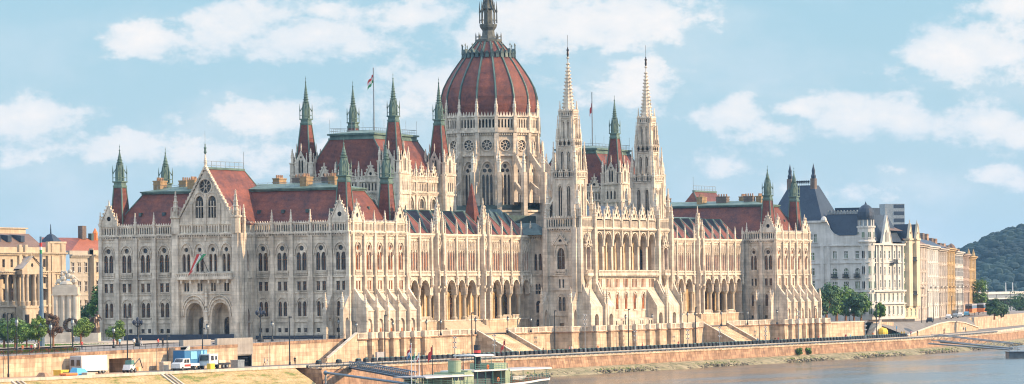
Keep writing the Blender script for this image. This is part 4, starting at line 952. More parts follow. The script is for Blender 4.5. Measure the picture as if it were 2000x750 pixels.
# ---- the dome
def dome():
    cx, cy = 134.0, 32.0; ap = 11.6; n = 16; w = 2 * ap * math.tan(PI / n)
    m = MB('limestone')
    for k in range(n):
        ph = 2 * PI * k / n; F = FR((cx + ap * math.cos(ph), cy + ap * math.sin(ph)), (-math.sin(ph), math.cos(ph)), (math.cos(ph), math.sin(ph)))
        h = w / 2
        win = [arch(-.95, .62, 29.3, 36.0, 36.8, 3), arch(0, .62, 29.3, 36.0, 36.8, 3), arch(.95, .62, 29.3, 36.0, 36.8, 3), circ(-.62, 37.7, .5), circ(.62, 37.7, .5), circ(0, 38.8, .5)]
        rose = [circ(0, 43.9, 1.25, 16)]
        holed(m, F, rect(-h, h, 22, 41.5), win, -.4, .4); holed(m, F, rect(-h, h, 41.5, 47.2), rose, 0, .35)
        for fr_, hs, d in ((F, win, -.75), (F, rose, -.33)):
            mb = MB(G)
            for q in hs: mb.poly([fr_.P(p[0], d, p[1]) for p in q])
            if hs is rose:
                for j in range(8):
                    a = j * PI / 4; fbox_r(mb, F, a, 43.9)
                band(mb, F, circ(0, 43.9, .35, 8), .12, -.3, -.05, 'limestone_carved', True)
            pool('window', mb, 6.0 * (1 if 180 < math.degrees(ph) < 300 else .2), F.P(0, 0, 35))
        band(m, F, arch(0, 3.1, 29.3, 36.6, 39.9, 5)[2:], .3, -.4, .1); band(m, F, circ(0, 43.9, 1.25, 16), .3, 0, .22, closed=True)
        fbox(m, F, -h, h, 28.6, 29.1, -.6, .35); fbox(m, F, -h, h, 41.2, 41.6, -.5, .25)
        g = [arch((j - 2) * .82, .46, 48.1, 49.7, 50.2, 3) for j in range(5)]
        holed(m, F, rect(-h, h, 47.2, 50.9), g, .3, .3); fbox(m, F, -h + .1, h - .1, 47.9, 50.4, -.5, -.4, 'void')
        fbox(m, F, -h, h, 46.9, 47.5, -.1, .75); fbox(m, F, -h, h, 50.7, 51.0, -.1, .6)
        for j in range(6):
            u = -h + w * (j + .5) / 6; m.raw([F.P(u - .3, .45, 51), F.P(u + .3, .45, 51), F.P(u, .45, 52.0), F.P(u - .3, .2, 51), F.P(u + .3, .2, 51), F.P(u, .2, 52.0)], [(0, 1, 2), (5, 4, 3), (0, 2, 5, 3), (1, 4, 5, 2)])
        for j in range(8): fbox(m, F, -h + w * (j + .2) / 8, -h + w * (j + .7) / 8, 46.3, 46.9, -.1, .45)
    m.lathe(cx, cy, [(ap, 50.8), (2, 51)], 16, PI / 16, cap=False)
    R = ap / math.cos(PI / n)
    for k in range(n):      # corner piers, flying buttresses and outer piers
        ph = 2 * PI * (k + .5) / n; c, s = math.cos(ph), math.sin(ph)
        def Q(r, t, z): return (cx + r * c - t * s, cy + r * s + t * c, z)
        def fin(r0, r1, za0, za1, zb0, zb1, t): m.hexa([Q(r0, -t, za0), Q(r1, -t, za1), Q(r1, t, za1), Q(r0, t, za0), Q(r0, -t, zb0), Q(r1, -t, zb1), Q(r1, t, zb1), Q(r0, t, zb0)])
        fin(R - .5, R + .55, 22, 22, 47, 47, .55); fin(R - .5, R + .75, 47, 47, 51, 51, .42)
        pinnacle(*Q(R + .2, 0, 0)[:2], 51, 55.8, .4)
        fin(R + .3, 16.4, 40.4, 35.0, 42.6, 37.2, .3); fin(R + .3, 16.4, 33.6, 30.4, 35.2, 32.0, .26)
        fin(15.4, 17.0, 20, 20, 37.2, 37.2, .5); pinnacle(*Q(16.2, 0, 0)[:2], 37.2, 42.4, .45)
        pinnacle(*Q(13.2, 0, 0)[:2], 41.6, 45.2, .28)
    for k in range(n):
        ph = 2 * PI * k / n; ap2 = 15.2; w2 = 2 * ap2 * math.tan(PI / n); F = FR((cx + ap2 * math.cos(ph), cy + ap2 * math.sin(ph)), (-math.sin(ph), math.cos(ph)), (math.cos(ph), math.sin(ph)))
        hs = [arch(0, 2.4, 22.5, 25.2, 26.6, 4)]; holed(m, F, rect(-w2 / 2, w2 / 2, 20, 27.8), hs, 0, .5); m.poly([F.P(p[0], -.5, p[1]) for p in hs[0]], 'void')
        fbox(m, F, -w2 / 2, w2 / 2, 27.5, 28.0, -.1, .3)
    m.lathe(cx, cy, [(15.5, 27.9), (11.9, 29.4)], 16, PI / 16, 'copper_dark', cap=False)
    root = m.build('dome', PAR)
    prof = [(11.6, 50.9), (11.95, 53.6), (11.85, 55.8), (11.2, 58.2), (10.2, 60.2), (8.9, 62.3), (7.4, 64.4), (6.2, 66.0), (4.7, 67.8), (3.1, 69.6)]
    sh = MB('roof_tile'); sh.lathe(cx, cy, prof, 16, PI / 16, cap=False); sh.build('dome_shell', root)
    for k in range(n):
        a = PI / 16 + 2 * PI * k / n; rb = MB('copper_dark'); c, s = math.cos(a), math.sin(a)
        for i in range(len(prof) - 1):
            (r0, z0), (r1, z1) = prof[i], prof[i + 1]
            wd = .27
            for off, ww, mt in ((.12, wd, 'copper_dark'), (.26, wd * .45, 'copper')):
                def Q(r, t, z): return (cx + r * c - t * s, cy + r * s + t * c, z)
                rb.hexa([Q(r0 - .2, -ww, z0), Q(r0 + off, -ww, z0), Q(r0 + off, ww, z0), Q(r0 - .2, ww, z0), Q(r1 - .2, -ww, z1), Q(r1 + off, -ww, z1), Q(r1 + off, ww, z1), Q(r1 - .2, ww, z1)], mt)
        rb.build('rib', root)
    cr = MB('copper_dark')
    for k in range(32):     # crown of small gabled dormers
        a = PI / 16 + 2 * PI * k / 32; c, s = math.cos(a), math.sin(a); r = 6.4; big = k % 2 == 0
        def Q(rr, t, z): return (cx + rr * c - t * s, cy + rr * s + t * c, z)
        cr.hexa([Q(5.3, -.45, 65.6), Q(r + .3, -.45, 65.6), Q(r + .3, .45, 65.6), Q(5.3, .45, 65.6), Q(5.3, -.4, 66.9), Q(r + .2, -.4, 66.7), Q(r + .2, .4, 66.7), Q(5.3, .4, 66.9)])
        cr.raw([Q(r + .3, -.5, 66.6), Q(r + .3, .5, 66.6), Q(r + .3, 0, 67.8 if big else 67.3), Q(r - .5, -.5, 66.6), Q(r - .5, .5, 66.6), Q(r - .5, 0, 67.8 if big else 67.3)], [(0, 1, 2), (5, 4, 3), (0, 2, 5, 3), (1, 4, 5, 2)])
        if big: cr.lathe(*Q(r + .2, 0, 0)[:2], [(.09, 67.3), (.09, 68.6), (.2, 68.7), (.02, 69.2)], 5)
    cr.build('crown_dormers', root)
    la = MB('lantern_stone')
    la.lathe(cx, cy, [(3.1, 69.3), (3.3, 69.7), (3.3, 70.2), (2.2, 70.4), (1.6, 71.2), (1.45, 72.4), (2.0, 73.2), (2.15, 73.7), (2.15, 74.0)], 8, PI / 8)
    la.lathe(cx, cy, [(1.1, 74), (1.0, 77.4), (1.5, 77.8), (1.2, 78.2), (.85, 80.6), (1.1, 81.0), (.8, 81.4), (.45, 84.6), (.16, 87.6), (.3, 88), (.05, 88.6)], 8, PI / 8)
    for k in range(8):
        a = PI / 8 + k * PI / 4; x, y = cx + 2.1 * math.cos(a), cy + 2.1 * math.sin(a)
        la.lathe(x, y, [(.17, 74.2), (.14, 76.8), (.24, 77), (.16, 77.6), (.03, 79.6)], 5)
        la.tube((x, y, 76.6), (cx + .9 * math.cos(a), cy + .9 * math.sin(a), 79.4), .13, 4)
        la.lathe(cx + 3.1 * math.cos(a), cy + 3.1 * math.sin(a), [(.16, 70), (.16, 71.2), (.02, 72.0)], 5)
        la.lathe(cx + 1.15 * math.cos(a), cy + 1.15 * math.sin(a), [(.13, 77.6), (.12, 80), (.02, 82.2)], 5)
        b = a + PI / 8; la.tube((cx + 2.2 * math.cos(a), cy + 2.2 * math.sin(a), 75.0), (cx + 2.2 * math.cos(a + PI / 4), cy + 2.2 * math.sin(a + PI / 4), 75.0), .07, 4)
        la.tube((cx + 3.2 * math.cos(a), cy + 3.2 * math.sin(a), 70.9), (cx + 3.2 * math.cos(a + PI / 4), cy + 3.2 * math.sin(a + PI / 4), 70.9), .08, 4)
    la.build('lantern', root)
def fbox_r(mb, F, a, zc, r0=.35, r1=1.22):
    ca, sa = math.cos(a), math.sin(a); t = .09
    pts = [(r0, -t), (r1, -t), (r1, t), (r0, t)]
    q = [(p[0] * ca - p[1] * sa, zc + p[0] * sa + p[1] * ca) for p in pts]
    i = [F.P(u, -.3, z) for u, z in q] + [F.P(u, -.06, z) for u, z in q]; mb.hexa(i, 'limestone_carved')
dome()
for key, mb in STONE.items():
    nm = 'wall'
    if key.endswith('_b'): nm = 'buttress'
    elif key.endswith('_a') or 'attic' in key: nm = 'attic'
    elif key.endswith('_cv'): nm = 'carved_stonework'
    elif 'loggia' in key: nm = 'loggia'
    elif key == 'flyers': nm = 'flying_buttress'
    mb.build(nm, PAR)
for kind, lst in POOL.items():
    lst.sort(key=lambda e: -e[0])
    for _, mb in lst[:98]: mb.build(kind, PAR)
    if len(lst) > 98:
        allm = MB(lst[98][1].m[0])
        for _, mb in lst[98:]:
            base = len(allm.v); allm.v += mb.v; allm.f += [tuple(i + base for i in f) for f in mb.f]
            mm = [allm.use(x) for x in mb.m]; allm.mi += [mm[i] for i in mb.mi]
        tag(allm.build(kind + '_mass', PAR), kind='stuff')
# ================================================================ terrace, quay, ground, river
WZ = -10.7; RZ = -6.0
def struct(mb, name, kind='structure'): return tag(mb.build(name), kind=kind)
TER = empty('riverside_terrace', (130, -3, RZ), 'long pale stone terrace with balustrades and broad stairs below the parliament', 'terrace')
tw = MB('terrace_stone'); bl = MB('limestone_carved')
def twall(x0, y0, x1, y1, pil=()):
    """a stretch of terrace wall; outward side is to the right of travel (river / north)"""
    L = math.hypot(x1 - x0, y1 - y0); u = ((x1 - x0) / L, (y1 - y0) / L); n = (u[1], -u[0])
    F = FR((x0, y0), u, n)
    tw.poly([F.P(0, .12, RZ - .3), F.P(L, .12, RZ - .3), F.P(L, 0, PZ - .2), F.P(0, 0, PZ - .2)])
    fbox(tw, F, -.1, L + .1, PZ - .35, PZ - .05, -.3, .28, 'quay_brick'); fbox(tw, F, 0, L, RZ - .3, RZ + .5, -.1, .4)
    k = max(1, round(L / 4.2)); s = L / k
    for i in range(k):
        baluster(bl, F, i * s + .45, (i + 1) * s - .45, PZ - .05, .0, .05, .36, .25)
    for i in range(k + 1): fbox(bl, F, max(0, i * s - .45), min(L, i * s + .45), PZ - .05, .05, -.3, .14)
    for p in pil:
        fbox(tw, F, p - .5, p + .5, RZ - .3, PZ - .3, -.1, 1.0); fbox(tw, F, p - .65, p + .65, RZ - .3, RZ + .6, -.1, 1.25); fbox(tw, F, p - .6, p + .6, PZ - .35, PZ - .05, -.1, 1.1, 'quay_brick'); fbox(bl, F, p - .5, p + .5, PZ - .05, .1, -.3, .95)
pn = [1.35 + 4.93 * k for k in range(6)]
twall(-3.7, -1.2, -3.7, -3.75) if False else None
twall(-3.7, -3.75, 29.7, -3.75, [p + 3.7 for p in pn]); twall(29.7, -3.75, 29.7, 0)
twall(29.7, 0, 60.5, 0); twall(76, 0, 100.9, 0); twall(100.9, 0, 100.9, -4.8); twall(100.9, -4.8, 106, -4.8); twall(106, -4.8, 106, -7.7)
twall(106, -7.7, 168, -7.7, [.9, 9.1, 16, 24, 32, 38, 45, 53, 61]); twall(168, -7.7, 168, 0); twall(168, 0, 192, 0); twall(207.5, 0, 238.3, 0); twall(238.3, 0, 238.3, -3.75)
twall(238.3, -3.75, 272.2, -3.75, [268 - p - 238.3 for p in pn]); twall(272.2, -3.75, 272.2, -1.2)
tw.build('wall', TER); bl.build('balustrade', TER)
dk = MB('paving')
for (a, b, c, d) in ((-3.7, 29.7, -3.75, .0), (100.9, 168, -4.8, 0), (106, 168, -7.7, -4.8), (238.3, 272.2, -3.75, 0)): dk.poly([(a, c, PZ), (b, c, PZ), (b, d, PZ), (a, d, PZ)])
dk.poly([(-3.7, 0, PZ + .001), (272.2, 0, PZ + .001), (272.2, 9.2, PZ + .001), (-3.7, 9.2, PZ + .001)]) if False else None
dk.build('deck', TER)
for (xa, xb) in ((60.5, 76.0), (192.0, 207.5)):
    st = MB('terrace_stone'); n = 26
    for k in range(n):
        z = PZ - (PZ - RZ) * (k + 1) / n; st.box(xa + .5, xb - .5, -9.0 * (k + 1) / n, -9.0 * k / n, RZ - .2, z)
    for xx in (xa, xb - .5):
        P = [(xx, 0, RZ - .2), (xx + .5, 0, RZ - .2), (xx + .5, -9.0, RZ - .2), (xx, -9.0, RZ - .2), (xx, 0, PZ + .75), (xx + .5, 0, PZ + .75), (xx + .5, -9.0, RZ + .7), (xx, -9.0, RZ + .7)]
        st.hexa(P)
        st.hexa([(xx - .1, 0, PZ + .75), (xx + .6, 0, PZ + .75), (xx + .6, -9.0, RZ + .7), (xx - .1, -9.0, RZ + .7), (xx - .1, 0, PZ + .95), (xx + .6, 0, PZ + .95), (xx + .6, -9.0, RZ + .9), (xx - .1, -9.0, RZ + .9)], 'limestone_carved')
        st.box(xx - .2, xx + .7, -10.4, -9.0, RZ - .2, RZ + 1.0)
    st.build('staircase', TER)
# stair that drops north along the foot of the terrace
st = MB('terrace_stone'); n = 26
for k in range(n):
    z = PZ - (PZ - RZ) * (k + 1) / n; st.box(-3.7 - 13 * (k + 1) / n, -3.7 - 13 * k / n, -3.2, -1.3, RZ - .3, z)
st.raw([(-3.7, -3.75, RZ - .3), (-3.7, -3.25, RZ - .3), (-16.7, -3.25, RZ - .3), (-16.7, -3.75, RZ - .3), (-3.7, -3.75, -.1), (-3.7, -3.25, -.1), (-16.7, -3.25, RZ + .9), (-16.7, -3.75, RZ + .9)], [(3, 2, 1, 0), (4, 5, 6, 7), (0, 1, 5, 4), (1, 2, 6, 5), (2, 3, 7, 6), (3, 0, 4, 7)])
st.hexa([(-3.7, -3.85, -.1), (-3.7, -3.15, -.1), (-16.7, -3.15, RZ + .9), (-16.7, -3.85, RZ + .9), (-3.7, -3.85, .1), (-3.7, -3.15, .1), (-16.7, -3.15, RZ + 1.1), (-16.7, -3.85, RZ + 1.1)], 'limestone_carved')
st.box(-18.2, -16.7, -3.85, -3.15, RZ - .3, RZ + 1.0)
st.build('staircase', TER)

# upper street level north of the building: gentle fall to the north
def zst(x): return PZ if x > -8 else PZ - (-8 - x) * .0085
YR = -1.2
# retaining wall of the upper street, in three stretches
def retwall(name, x0, x1, label, hole=None, y=YR, slant=None):
    m = MB('terrace_stone'); F = FW(y); o = [(x0, RZ - .4), (x1, RZ - .4), (x1, zst(x1)), (x0, zst(x0))]
    if slant: o = [(x0, RZ - .4), (x1, RZ - .4), (x1, zst(x1)), (x0 + slant, zst(x0)), (x0, RZ + .6)]
    holed(m, F, o, [hole] if hole else [], 0, 5 if hole else .1)
    if hole: m.poly([F.P(p[0], -5, p[1]) for p in hole], 'void')
    m.poly([F.P(x1, 0, RZ - .4), F.P(x1, 0, zst(x1)), F.P(x1, -3.5, zst(x1)), F.P(x1, -3.5, RZ - .4)]); m.poly([F.P(x0, 0, RZ - .4), F.P(x0, 0, zst(x0)), F.P(x0, -3.5, zst(x0)), F.P(x0, -3.5, RZ - .4)])
    a = x0 + (slant or 0)
    P = F.P; m.hexa([P(a, -.3, zst(a) - .5), P(x1, -.3, zst(x1) - .5), P(x1, .1, zst(x1) - .5), P(a, .1, zst(a) - .5), P(a, -.3, zst(a) + .06), P(x1, -.3, zst(x1) + .06), P(x1, .1, zst(x1) + .06), P(a, .1, zst(a) + .06)], 'quay_brick')
    if slant: m.hexa([P(x0, -.3, RZ + .3), P(a, -.3, zst(a) - .3), P(a, .1, zst(a) - .3), P(x0, .1, RZ + .3), P(x0, -.3, RZ + .9), P(a, -.3, zst(a) + .3), P(a, .1, zst(a) + .3), P(x0, .1, RZ + .9)], 'limestone_carved')
    o = m.build(name, loc=((x0 + x1) / 2, y, RZ)); tag(o, label, 'retaining wall'); return o
X = lambda px: onY(px, 700, YR)[0]
retwall('retaining_wall', -260, X(352), 'long sunlit stone retaining wall left of the blue trailer, with a dark garage mouth', hole=rect(X(213), X(256), RZ - .3, -3.4))
retwall('retaining_wall', X(330), X(452), 'stone retaining wall stretch with a slanted left end behind the white lorries', y=YR - 1.4, slant=5.5)
retwall('retaining_wall', X(490), X(671), 'sunlit stone retaining wall between the concrete gateway and the narrow stair')
# concrete gateway between two stretches
m = MB('concrete'); a, b = X(452), X(490)
m.box(a - 6, b + .3, YR - .3, YR + .3, -3.6, zst(a) + 1.3); m.box(a, b, YR + 4, YR + 4.3, RZ - .3, -1.2, 'dark_blue'); m.box(a - .2, a, YR - .2, YR + 4, RZ - .3, -3.6); m.box(b, b + .2, YR - .2, YR + 4, RZ - .3, -3.6)
m.box(a, b, YR - .1, YR + 4, -3.8, -3.6)
g = MB('iron')
for k in range(12): g.tube((a + .3 + (b - a - .6) * k / 11, YR + .5, RZ), (a + .3 + (b - a - .6) * k / 11, YR + .5, RZ + 1.7), .03, 3)
for z in (.1, .9, 1.7): g.tube((a + .3, YR + .5, RZ + z), (b - .3, YR + .5, RZ + z), .05, 4)
o = m.build('gateway', loc=((a + b) / 2, YR, RZ)); tag(o, 'grey concrete gateway with a dark opening in the retaining wall', 'gateway'); g.build('gate', o)
# south retaining wall with its stair
m = MB('terrace_stone'); F = FW(-1.2); x0, x1 = 272.2, X(1697)
def zs2(x): return PZ - (x - 272) * .010
m.poly([F.P(272.2, 0, RZ - .4), F.P(306, 0, RZ - .4), F.P(306, 0, zs2(306)), F.P(272.2, 0, zs2(272.2))]); fbox(m, F, 272.2, 306, zs2(300) - .05, zs2(272), -.3, .12, 'limestone_carved')
m.poly([F.P(313, 0, RZ - .4), F.P(330, 0, RZ - .4), F.P(330, 0, zs2(330)), F.P(313, 0, zs2(313))])
o = m.build('retaining_wall', loc=(290, -1.2, RZ)); tag(o, 'stone retaining wall south of the parliament below the round park trees', 'retaining wall')
st = MB('limestone')
for k in range(20): st.box(306 + .28 * k, 306 + .28 * (k + 1), -3.6, -1.3, RZ - .3, RZ + .2 * (k + 1))
st.hexa([(305.5, -4.0, RZ - .3), (305.5, -3.6, RZ - .3), (312.5, -3.6, RZ - .3), (312.5, -4.0, RZ - .3), (305.5, -4.0, RZ + .9), (305.5, -3.6, RZ + .9), (312.5, -3.6, -.7), (312.5, -4.0, -.7)])
o = st.build('staircase', loc=(309, -2.4, RZ)); tag(o, 'small pale stone stair climbing from the quay road beside the yellow figures', 'staircase')
# ramp wall further south
m = MB('terrace_stone'); pts = [(330, -5.4, -6.1, -5.8), (352, -2.6, -6.1, -4.3), (375, 1, -6.1, -3.0), (400, 6, -6.1, -2.6), (430, 12, -6.1, -3.2), (465, 19, -6.1, -5.2)]
for i in range(len(pts) - 1):
    a, b = pts[i], pts[i + 1]; m.poly([(a[0], a[1], a[2]), (b[0], b[1], b[2]), (b[0], b[1], b[3]), (a[0], a[1], a[3])])
    m.hexa([(a[0], a[1] - .3, a[3]), (b[0], b[1] - .3, b[3]), (b[0], b[1] + .3, b[3]), (a[0], a[1] + .3, a[3]), (a[0], a[1] - .3, a[3] + .3), (b[0], b[1] - .3, b[3] + .3), (b[0], b[1] + .3, b[3] + .3), (a[0], a[1] + .3, a[3] + .3)], 'limestone_carved')
o = m.build('ramp_wall', loc=(390, 8, RZ)); tag(o, 'arched honey-coloured stone ramp wall beside the southern quay road', 'ramp wall')

# ground sheets
g = MB('street')     # the city ground, one sheet out to the horizon
ys = [YR, 4, 10, 22, 60, 140, 400, 1200, 7000]; xs = [-1500, -260, -140, -110, -80, -50, -30, -8, -3.7]
def zc(x, y): return PZ + (zst(x) - PZ) * max(0, 1 - (y - YR) / 22)
for i in range(len(xs) - 1):
    for j in range(len(ys) - 1):
        q = [(xs[i], ys[j]), (xs[i + 1], ys[j]), (xs[i + 1], ys[j + 1]), (xs[i], ys[j + 1])]
        if ys[j] < 2 and xs[i] >= -80 and False: continue
        g.poly([(x, y, zc(x, y)) for x, y in q])
g.poly([(-3.7, 0, PZ), (313, 0, PZ), (313, 7000, PZ), (-3.7, 7000, PZ)])
g.poly([(-3.7, YR, PZ), (-3.7, 0, PZ), (-3.6, 0, PZ), (-3.6, YR, PZ)])
g.poly([(313, -1.2, -1.7), (375, 5, -2.3), (400, 10, -2.2), (700, 70, -1.6), (700, 7000, -1.2), (313, 7000, PZ)]); g.poly([(272.2, -1.2, PZ), (306, -1.2, -1.5), (313, 0, PZ), (272.2, 0, PZ)])
g.poly([(700, 70, -1.6), (7000, 900, -1.2), (7000, 7000, -1.2), (700, 7000, -1.2)])
GE = [(313, -1.2, -1.7), (345, 2, -2.0), (375, 5, -2.3), (400, 10, -2.2), (435, 17, -2.1), (470, 24, -2.0)]
for i in range(5):
    a, b = GE[i], GE[i + 1]
    g.poly([(a[0], a[1], RZ - .3), (b[0], b[1], RZ - .3), b, a], 'terrace_stone')
    c, d = pts[i], pts[i + 1]; c, d = (c[0], c[1], c[3]), (d[0], d[1], d[3]); g.poly([c, d, b, a], 'asphalt')
g.poly([(470, 24, RZ - .3), (700, 70, RZ - .3), (700, 70, -1.6), (470, 24, -2.0)], 'terrace_stone')
struct(g, 'ground')
r = MB('asphalt')    # lower quay road
RE = [(-260, -12), (-40.5, -12), (30, -12.4), (273, -12.4), (330, -9.5), (392, -2), (450, 8), (606, 42), (1200, 190)]
BE = [(-260, YR), (-40.5, YR), (30, 0), (273, -1.2), (330, 3), (392, 10), (450, 18), (606, 70), (1200, 240)]
for i in range(len(RE) - 1): r.poly([(*RE[i], RZ), (*RE[i + 1], RZ), (*BE[i + 1], RZ), (*BE[i], RZ)])
struct(r, 'quay_road')
k = MB('limestone')   # kerb and white line
for i in range(1, len(RE) - 1):
    (a, b), (c, d) = RE[i], RE[i + 1]; k.hexa([(a, b - .3, RZ - .65), (c, d - .3, RZ - .65), (c, d, RZ - .65), (a, b, RZ - .65), (a, b - .3, RZ + .1), (c, d - .3, RZ + .1), (c, d, RZ + .1), (a, b, RZ + .1)])
struct(k, 'kerb')
lw = MB('street')
QE = [(-40.5, -15), (30, -15), (273, -15), (330, -12.5), (392, -5), (450, 5), (606, 39), (1200, 187)]
for i in range(len(QE) - 1): lw.poly([(*QE[i], -6.65), (*QE[i + 1], -6.65), (RE[i + 1][0] if i < 1 else RE[i + 1 + 0][0], RE[i + 2][1] if False else RE[i + 1][1], -6.65), (RE[i][0], RE[i][1], -6.65)]) if False else lw.poly([(*QE[i], -6.65), (*QE[i + 1], -6.65), (RE[i + 2][0], RE[i + 2][1], -6.65), (RE[i + 1][0], RE[i + 1][1], -6.65)])
struct(lw, 'quay_path')
# quay wall
qw = MB('quay_brick')
for i in range(len(QE) - 1):
    (a, b), (c, d) = QE[i], QE[i + 1]
    qw.poly([(a, b - .35, -9.2), (c, d - .35, -9.2), (c, d, -6.75), (a, b, -6.75)])
    qw.hexa([(a, b - .2, -6.85), (c, d - .2, -6.85), (c, d + .5, -6.85), (a, b + .5, -6.85), (a, b - .2, -6.5), (c, d - .2, -6.5), (c, d + .5, -6.5), (a, b + .5, -6.5)], 'terrace_stone')
qw.poly([(-40.5, -15, -6.7), (-40.5, -8.4, -6.2), (-40.5, -8.4, -11.5), (-40.5, -15.4, -11.5)]); qw.poly([(-40.5, -15.36, -9.1), (20, -15.36, -9.1), (20, -15.5, -11.5), (-40.5, -15.5, -11.5)])
o = qw.build('quay_wall', loc=(150, -15, -9)); tag(o, 'reddish brick quay wall rising from the river bank', 'quay wall')
ap = MB('apron')
pts = []
for (a, b) in QE[1:]: pts.append((a, b))
pts[0] = (-5, -15)
xs_ = []
for i in range(len(pts) - 1):
    (a, b), (c, d) = pts[i], pts[i + 1]; n = max(1, int((c - a) / 2.2))
    for j in range(n + (i == len(pts) - 2)): xs_.append((a + (c - a) * j / n, b + (d - b) * j / n))
rows = []
for (x, y) in xs_:
    w = 1.0 + .25 * math.sin(x * .11) + random.uniform(-.18, .18)
    rows.append([(x, y - .3, -9.15), (x, y - 1.6, -9.45), (x, y - 3.0 * w, -9.95 + random.uniform(-.1, .1)), (x, y - 4.3 * w, -10.55 + random.uniform(-.12, .15)), (x, y - 5.6 * w, -11.3)])
vs = [p for r_ in rows for p in r_]
fs = [(i * 5 + j, (i + 1) * 5 + j, (i + 1) * 5 + j + 1, i * 5 + j + 1) for i in range(len(rows) - 1) for j in range(4)]
ap.raw(vs, fs); struct(ap, 'bank_apron')
rk = MB('rock')
for (x, y) in xs_:
    for q in range(4):
        rr = random.uniform(.18, .5); xx = x + random.uniform(-1.2, 1.2); d = random.uniform(3.2, 4.9)
        rk.ball((xx, y - d, -9.0 - d * .36 + rr * .2), rr, sx=random.uniform(.7, 1.4), sy=random.uniform(.7, 1.3), sz=.7, n=5)
struct(rk, 'shore_rocks', 'stuff')
gt = MB('leaf')
for (x, y) in xs_:
    if random.random() < .75:
        for q in range(14):
            xx = x + random.uniform(-1.2, 1.2); d = random.gauss(2.7, .5); z = -9.2 - d * .27; h = random.uniform(.1, .4)
            a = random.uniform(0, PI); gt.poly([(xx - .12 * math.cos(a), y - d - .12 * math.sin(a), z), (xx + .12 * math.cos(a), y - d + .12 * math.sin(a), z), (xx + random.uniform(-.1, .1), y - d, z + h)])
struct(gt, 'shore_weeds', 'stuff')
# grass bank at the left
bk = MB('bank_grass'); nx, ny = 90, 12; vs = []
for i in range(nx + 1):
    for j in range(ny + 1):
        x = -260 + (219.4) * i / nx; t = j / ny; y = -11.6 - 22 * t if True else 0
        ye = -8.6 if x > -44 else -11.6
        y = ye - 20 * t; z = RZ - .25 - 5.6 * min(1, t * 20 / 8.5) * 1.0 + random.uniform(-.08, .08) * (0 < j)
        if t * 20 > 8.5: z = RZ - .25 - 5.6 - .02
        vs.append((x, y, z))
bk.raw(vs, [(i * (ny + 1) + j, (i + 1) * (ny + 1) + j, (i + 1) * (ny + 1) + j + 1, i * (ny + 1) + j + 1) for i in range(nx) for j in range(ny)])
struct(bk, 'grass_bank')
kb = MB('white_marble'); kb.box(-260, -41.2, -12.0, -11.55, RZ - .4, RZ + .12); struct(kb, 'bank_kerb')
dm = MB('dirt'); dm.poly([(-260, -11.5, RZ + .004), (-98, -11.5, RZ + .004), (-92, -6, RZ + .004), (-98, YR - .1, RZ + .004), (-260, YR - .1, RZ + .004)]); struct(dm, 'dirt_strip')
# bank stairs
st = MB('concrete')
for (xa) in (-97.5, -148):
    for q in range(3): st.hexa([(xa + q * 1.5, -11.6, RZ - .3), (xa + .5 + q * 1.5, -11.6, RZ - .3), (xa + .5 + q * 1.5, -20.2, RZ - 6), (xa + q * 1.5, -20.2, RZ - 6), (xa + q * 1.5, -11.6, RZ + .05), (xa + .5 + q * 1.5, -11.6, RZ + .05), (xa + .5 + q * 1.5, -20.2, RZ - 5.6), (xa + q * 1.5, -20.2, RZ - 5.6)], 'white_marble' if q != 1 else None)
struct(st, 'bank_steps')
w = MB('river_water'); w.poly([(-1500, -3000, WZ), (7000, -3000, WZ), (7000, 1000, WZ), (-1500, 600, WZ)]); struct(w, 'river')

# plaza paving, lawn and flower beds at the left
p = MB('paving'); p.poly([(-120, 14, PZ + .02), (-8, 14, PZ + .02), (-8, 60, PZ + .02), (-120, 60, PZ + .02)])
struct(p, 'plaza_paving')
lawn = MB('leaf'); 
for q in range(9000):
    x = random.uniform(-125, -60); y = random.uniform(22, 50); a = random.uniform(0, PI); h = random.uniform(.08, .22)
    lawn.poly([(x - .15 * math.cos(a), y - .15 * math.sin(a), PZ), (x + .15 * math.cos(a), y + .15 * math.sin(a), PZ), (x, y, PZ + h)])
struct(lawn, 'lawn', 'stuff')
# ================================================================ other buildings
def facade(mb, fr, u0, u1, z0, z1, nb, floors, ww=1.3, hh=.58, par=None, glassm=G, mould=True, arch_floor=(), grp=None, trim=None, skip=()):
    bw = (u1 - u0) / nb; fh = (z1 - z0) / floors
    for j in range(floors):
        for i in range(nb):
            c = u0 + bw * (i + .5); zb = z0 + fh * j + fh * .22; zt = zb + fh * hh
            if (i, j) in skip: holes = []
            else: holes = [arch(c, ww, zb, zt - ww * .5, zt, 3, True)] if j in arch_floor else [rect(c - ww / 2, c + ww / 2, zb, zt)]
            holed(mb, fr, rect(u0 + bw * i, u0 + bw * (i + 1), z0 + fh * j, z0 + fh * (j + 1)), holes, 0, WD)
            for h in holes:
                w = MB(glassm); w.poly([fr.P(p[0], -WD + .02, p[1]) for p in h]); zz = zb + (zt - zb) * .62
                fbox(w, fr, c - .05, c + .05, zb, zt - .1, -WD + .02, -WD + .07, 'white_paint'); fbox(w, fr, c - ww / 2, c + ww / 2, zz - .05, zz + .05, -WD + .02, -WD + .07, 'white_paint')
                PW.append(w)
                if mould:
                    fbox(mb, fr, c - ww / 2 - .2, c + ww / 2 + .2, zb - .18, zb, -.05, .2, trim); fbox(mb, fr, c - ww / 2 - .2, c + ww / 2 + .2, zt + .05, zt + .25, -.05, .22, trim)
        fbox(mb, fr, u0, u1, z0 + fh * j - .12, z0 + fh * j + .12, -.05, .16, trim)
PW = []; WD = .1
def finish(root):
    global PW
    PW.sort(key=lambda w: -1)
    for w in PW[:96]: w.build('window', root)
    if len(PW) > 96:
        a = MB(G)
        for w in PW[96:]:
            b = len(a.v); a.v += w.v; a.f += [tuple(i + b for i in f) for f in w.f]; mm = [a.use(x) for x in w.m]; a.mi += [mm[i] for i in w.mi]
        tag(a.build('window_mass', root), kind='stuff')
    PW = []
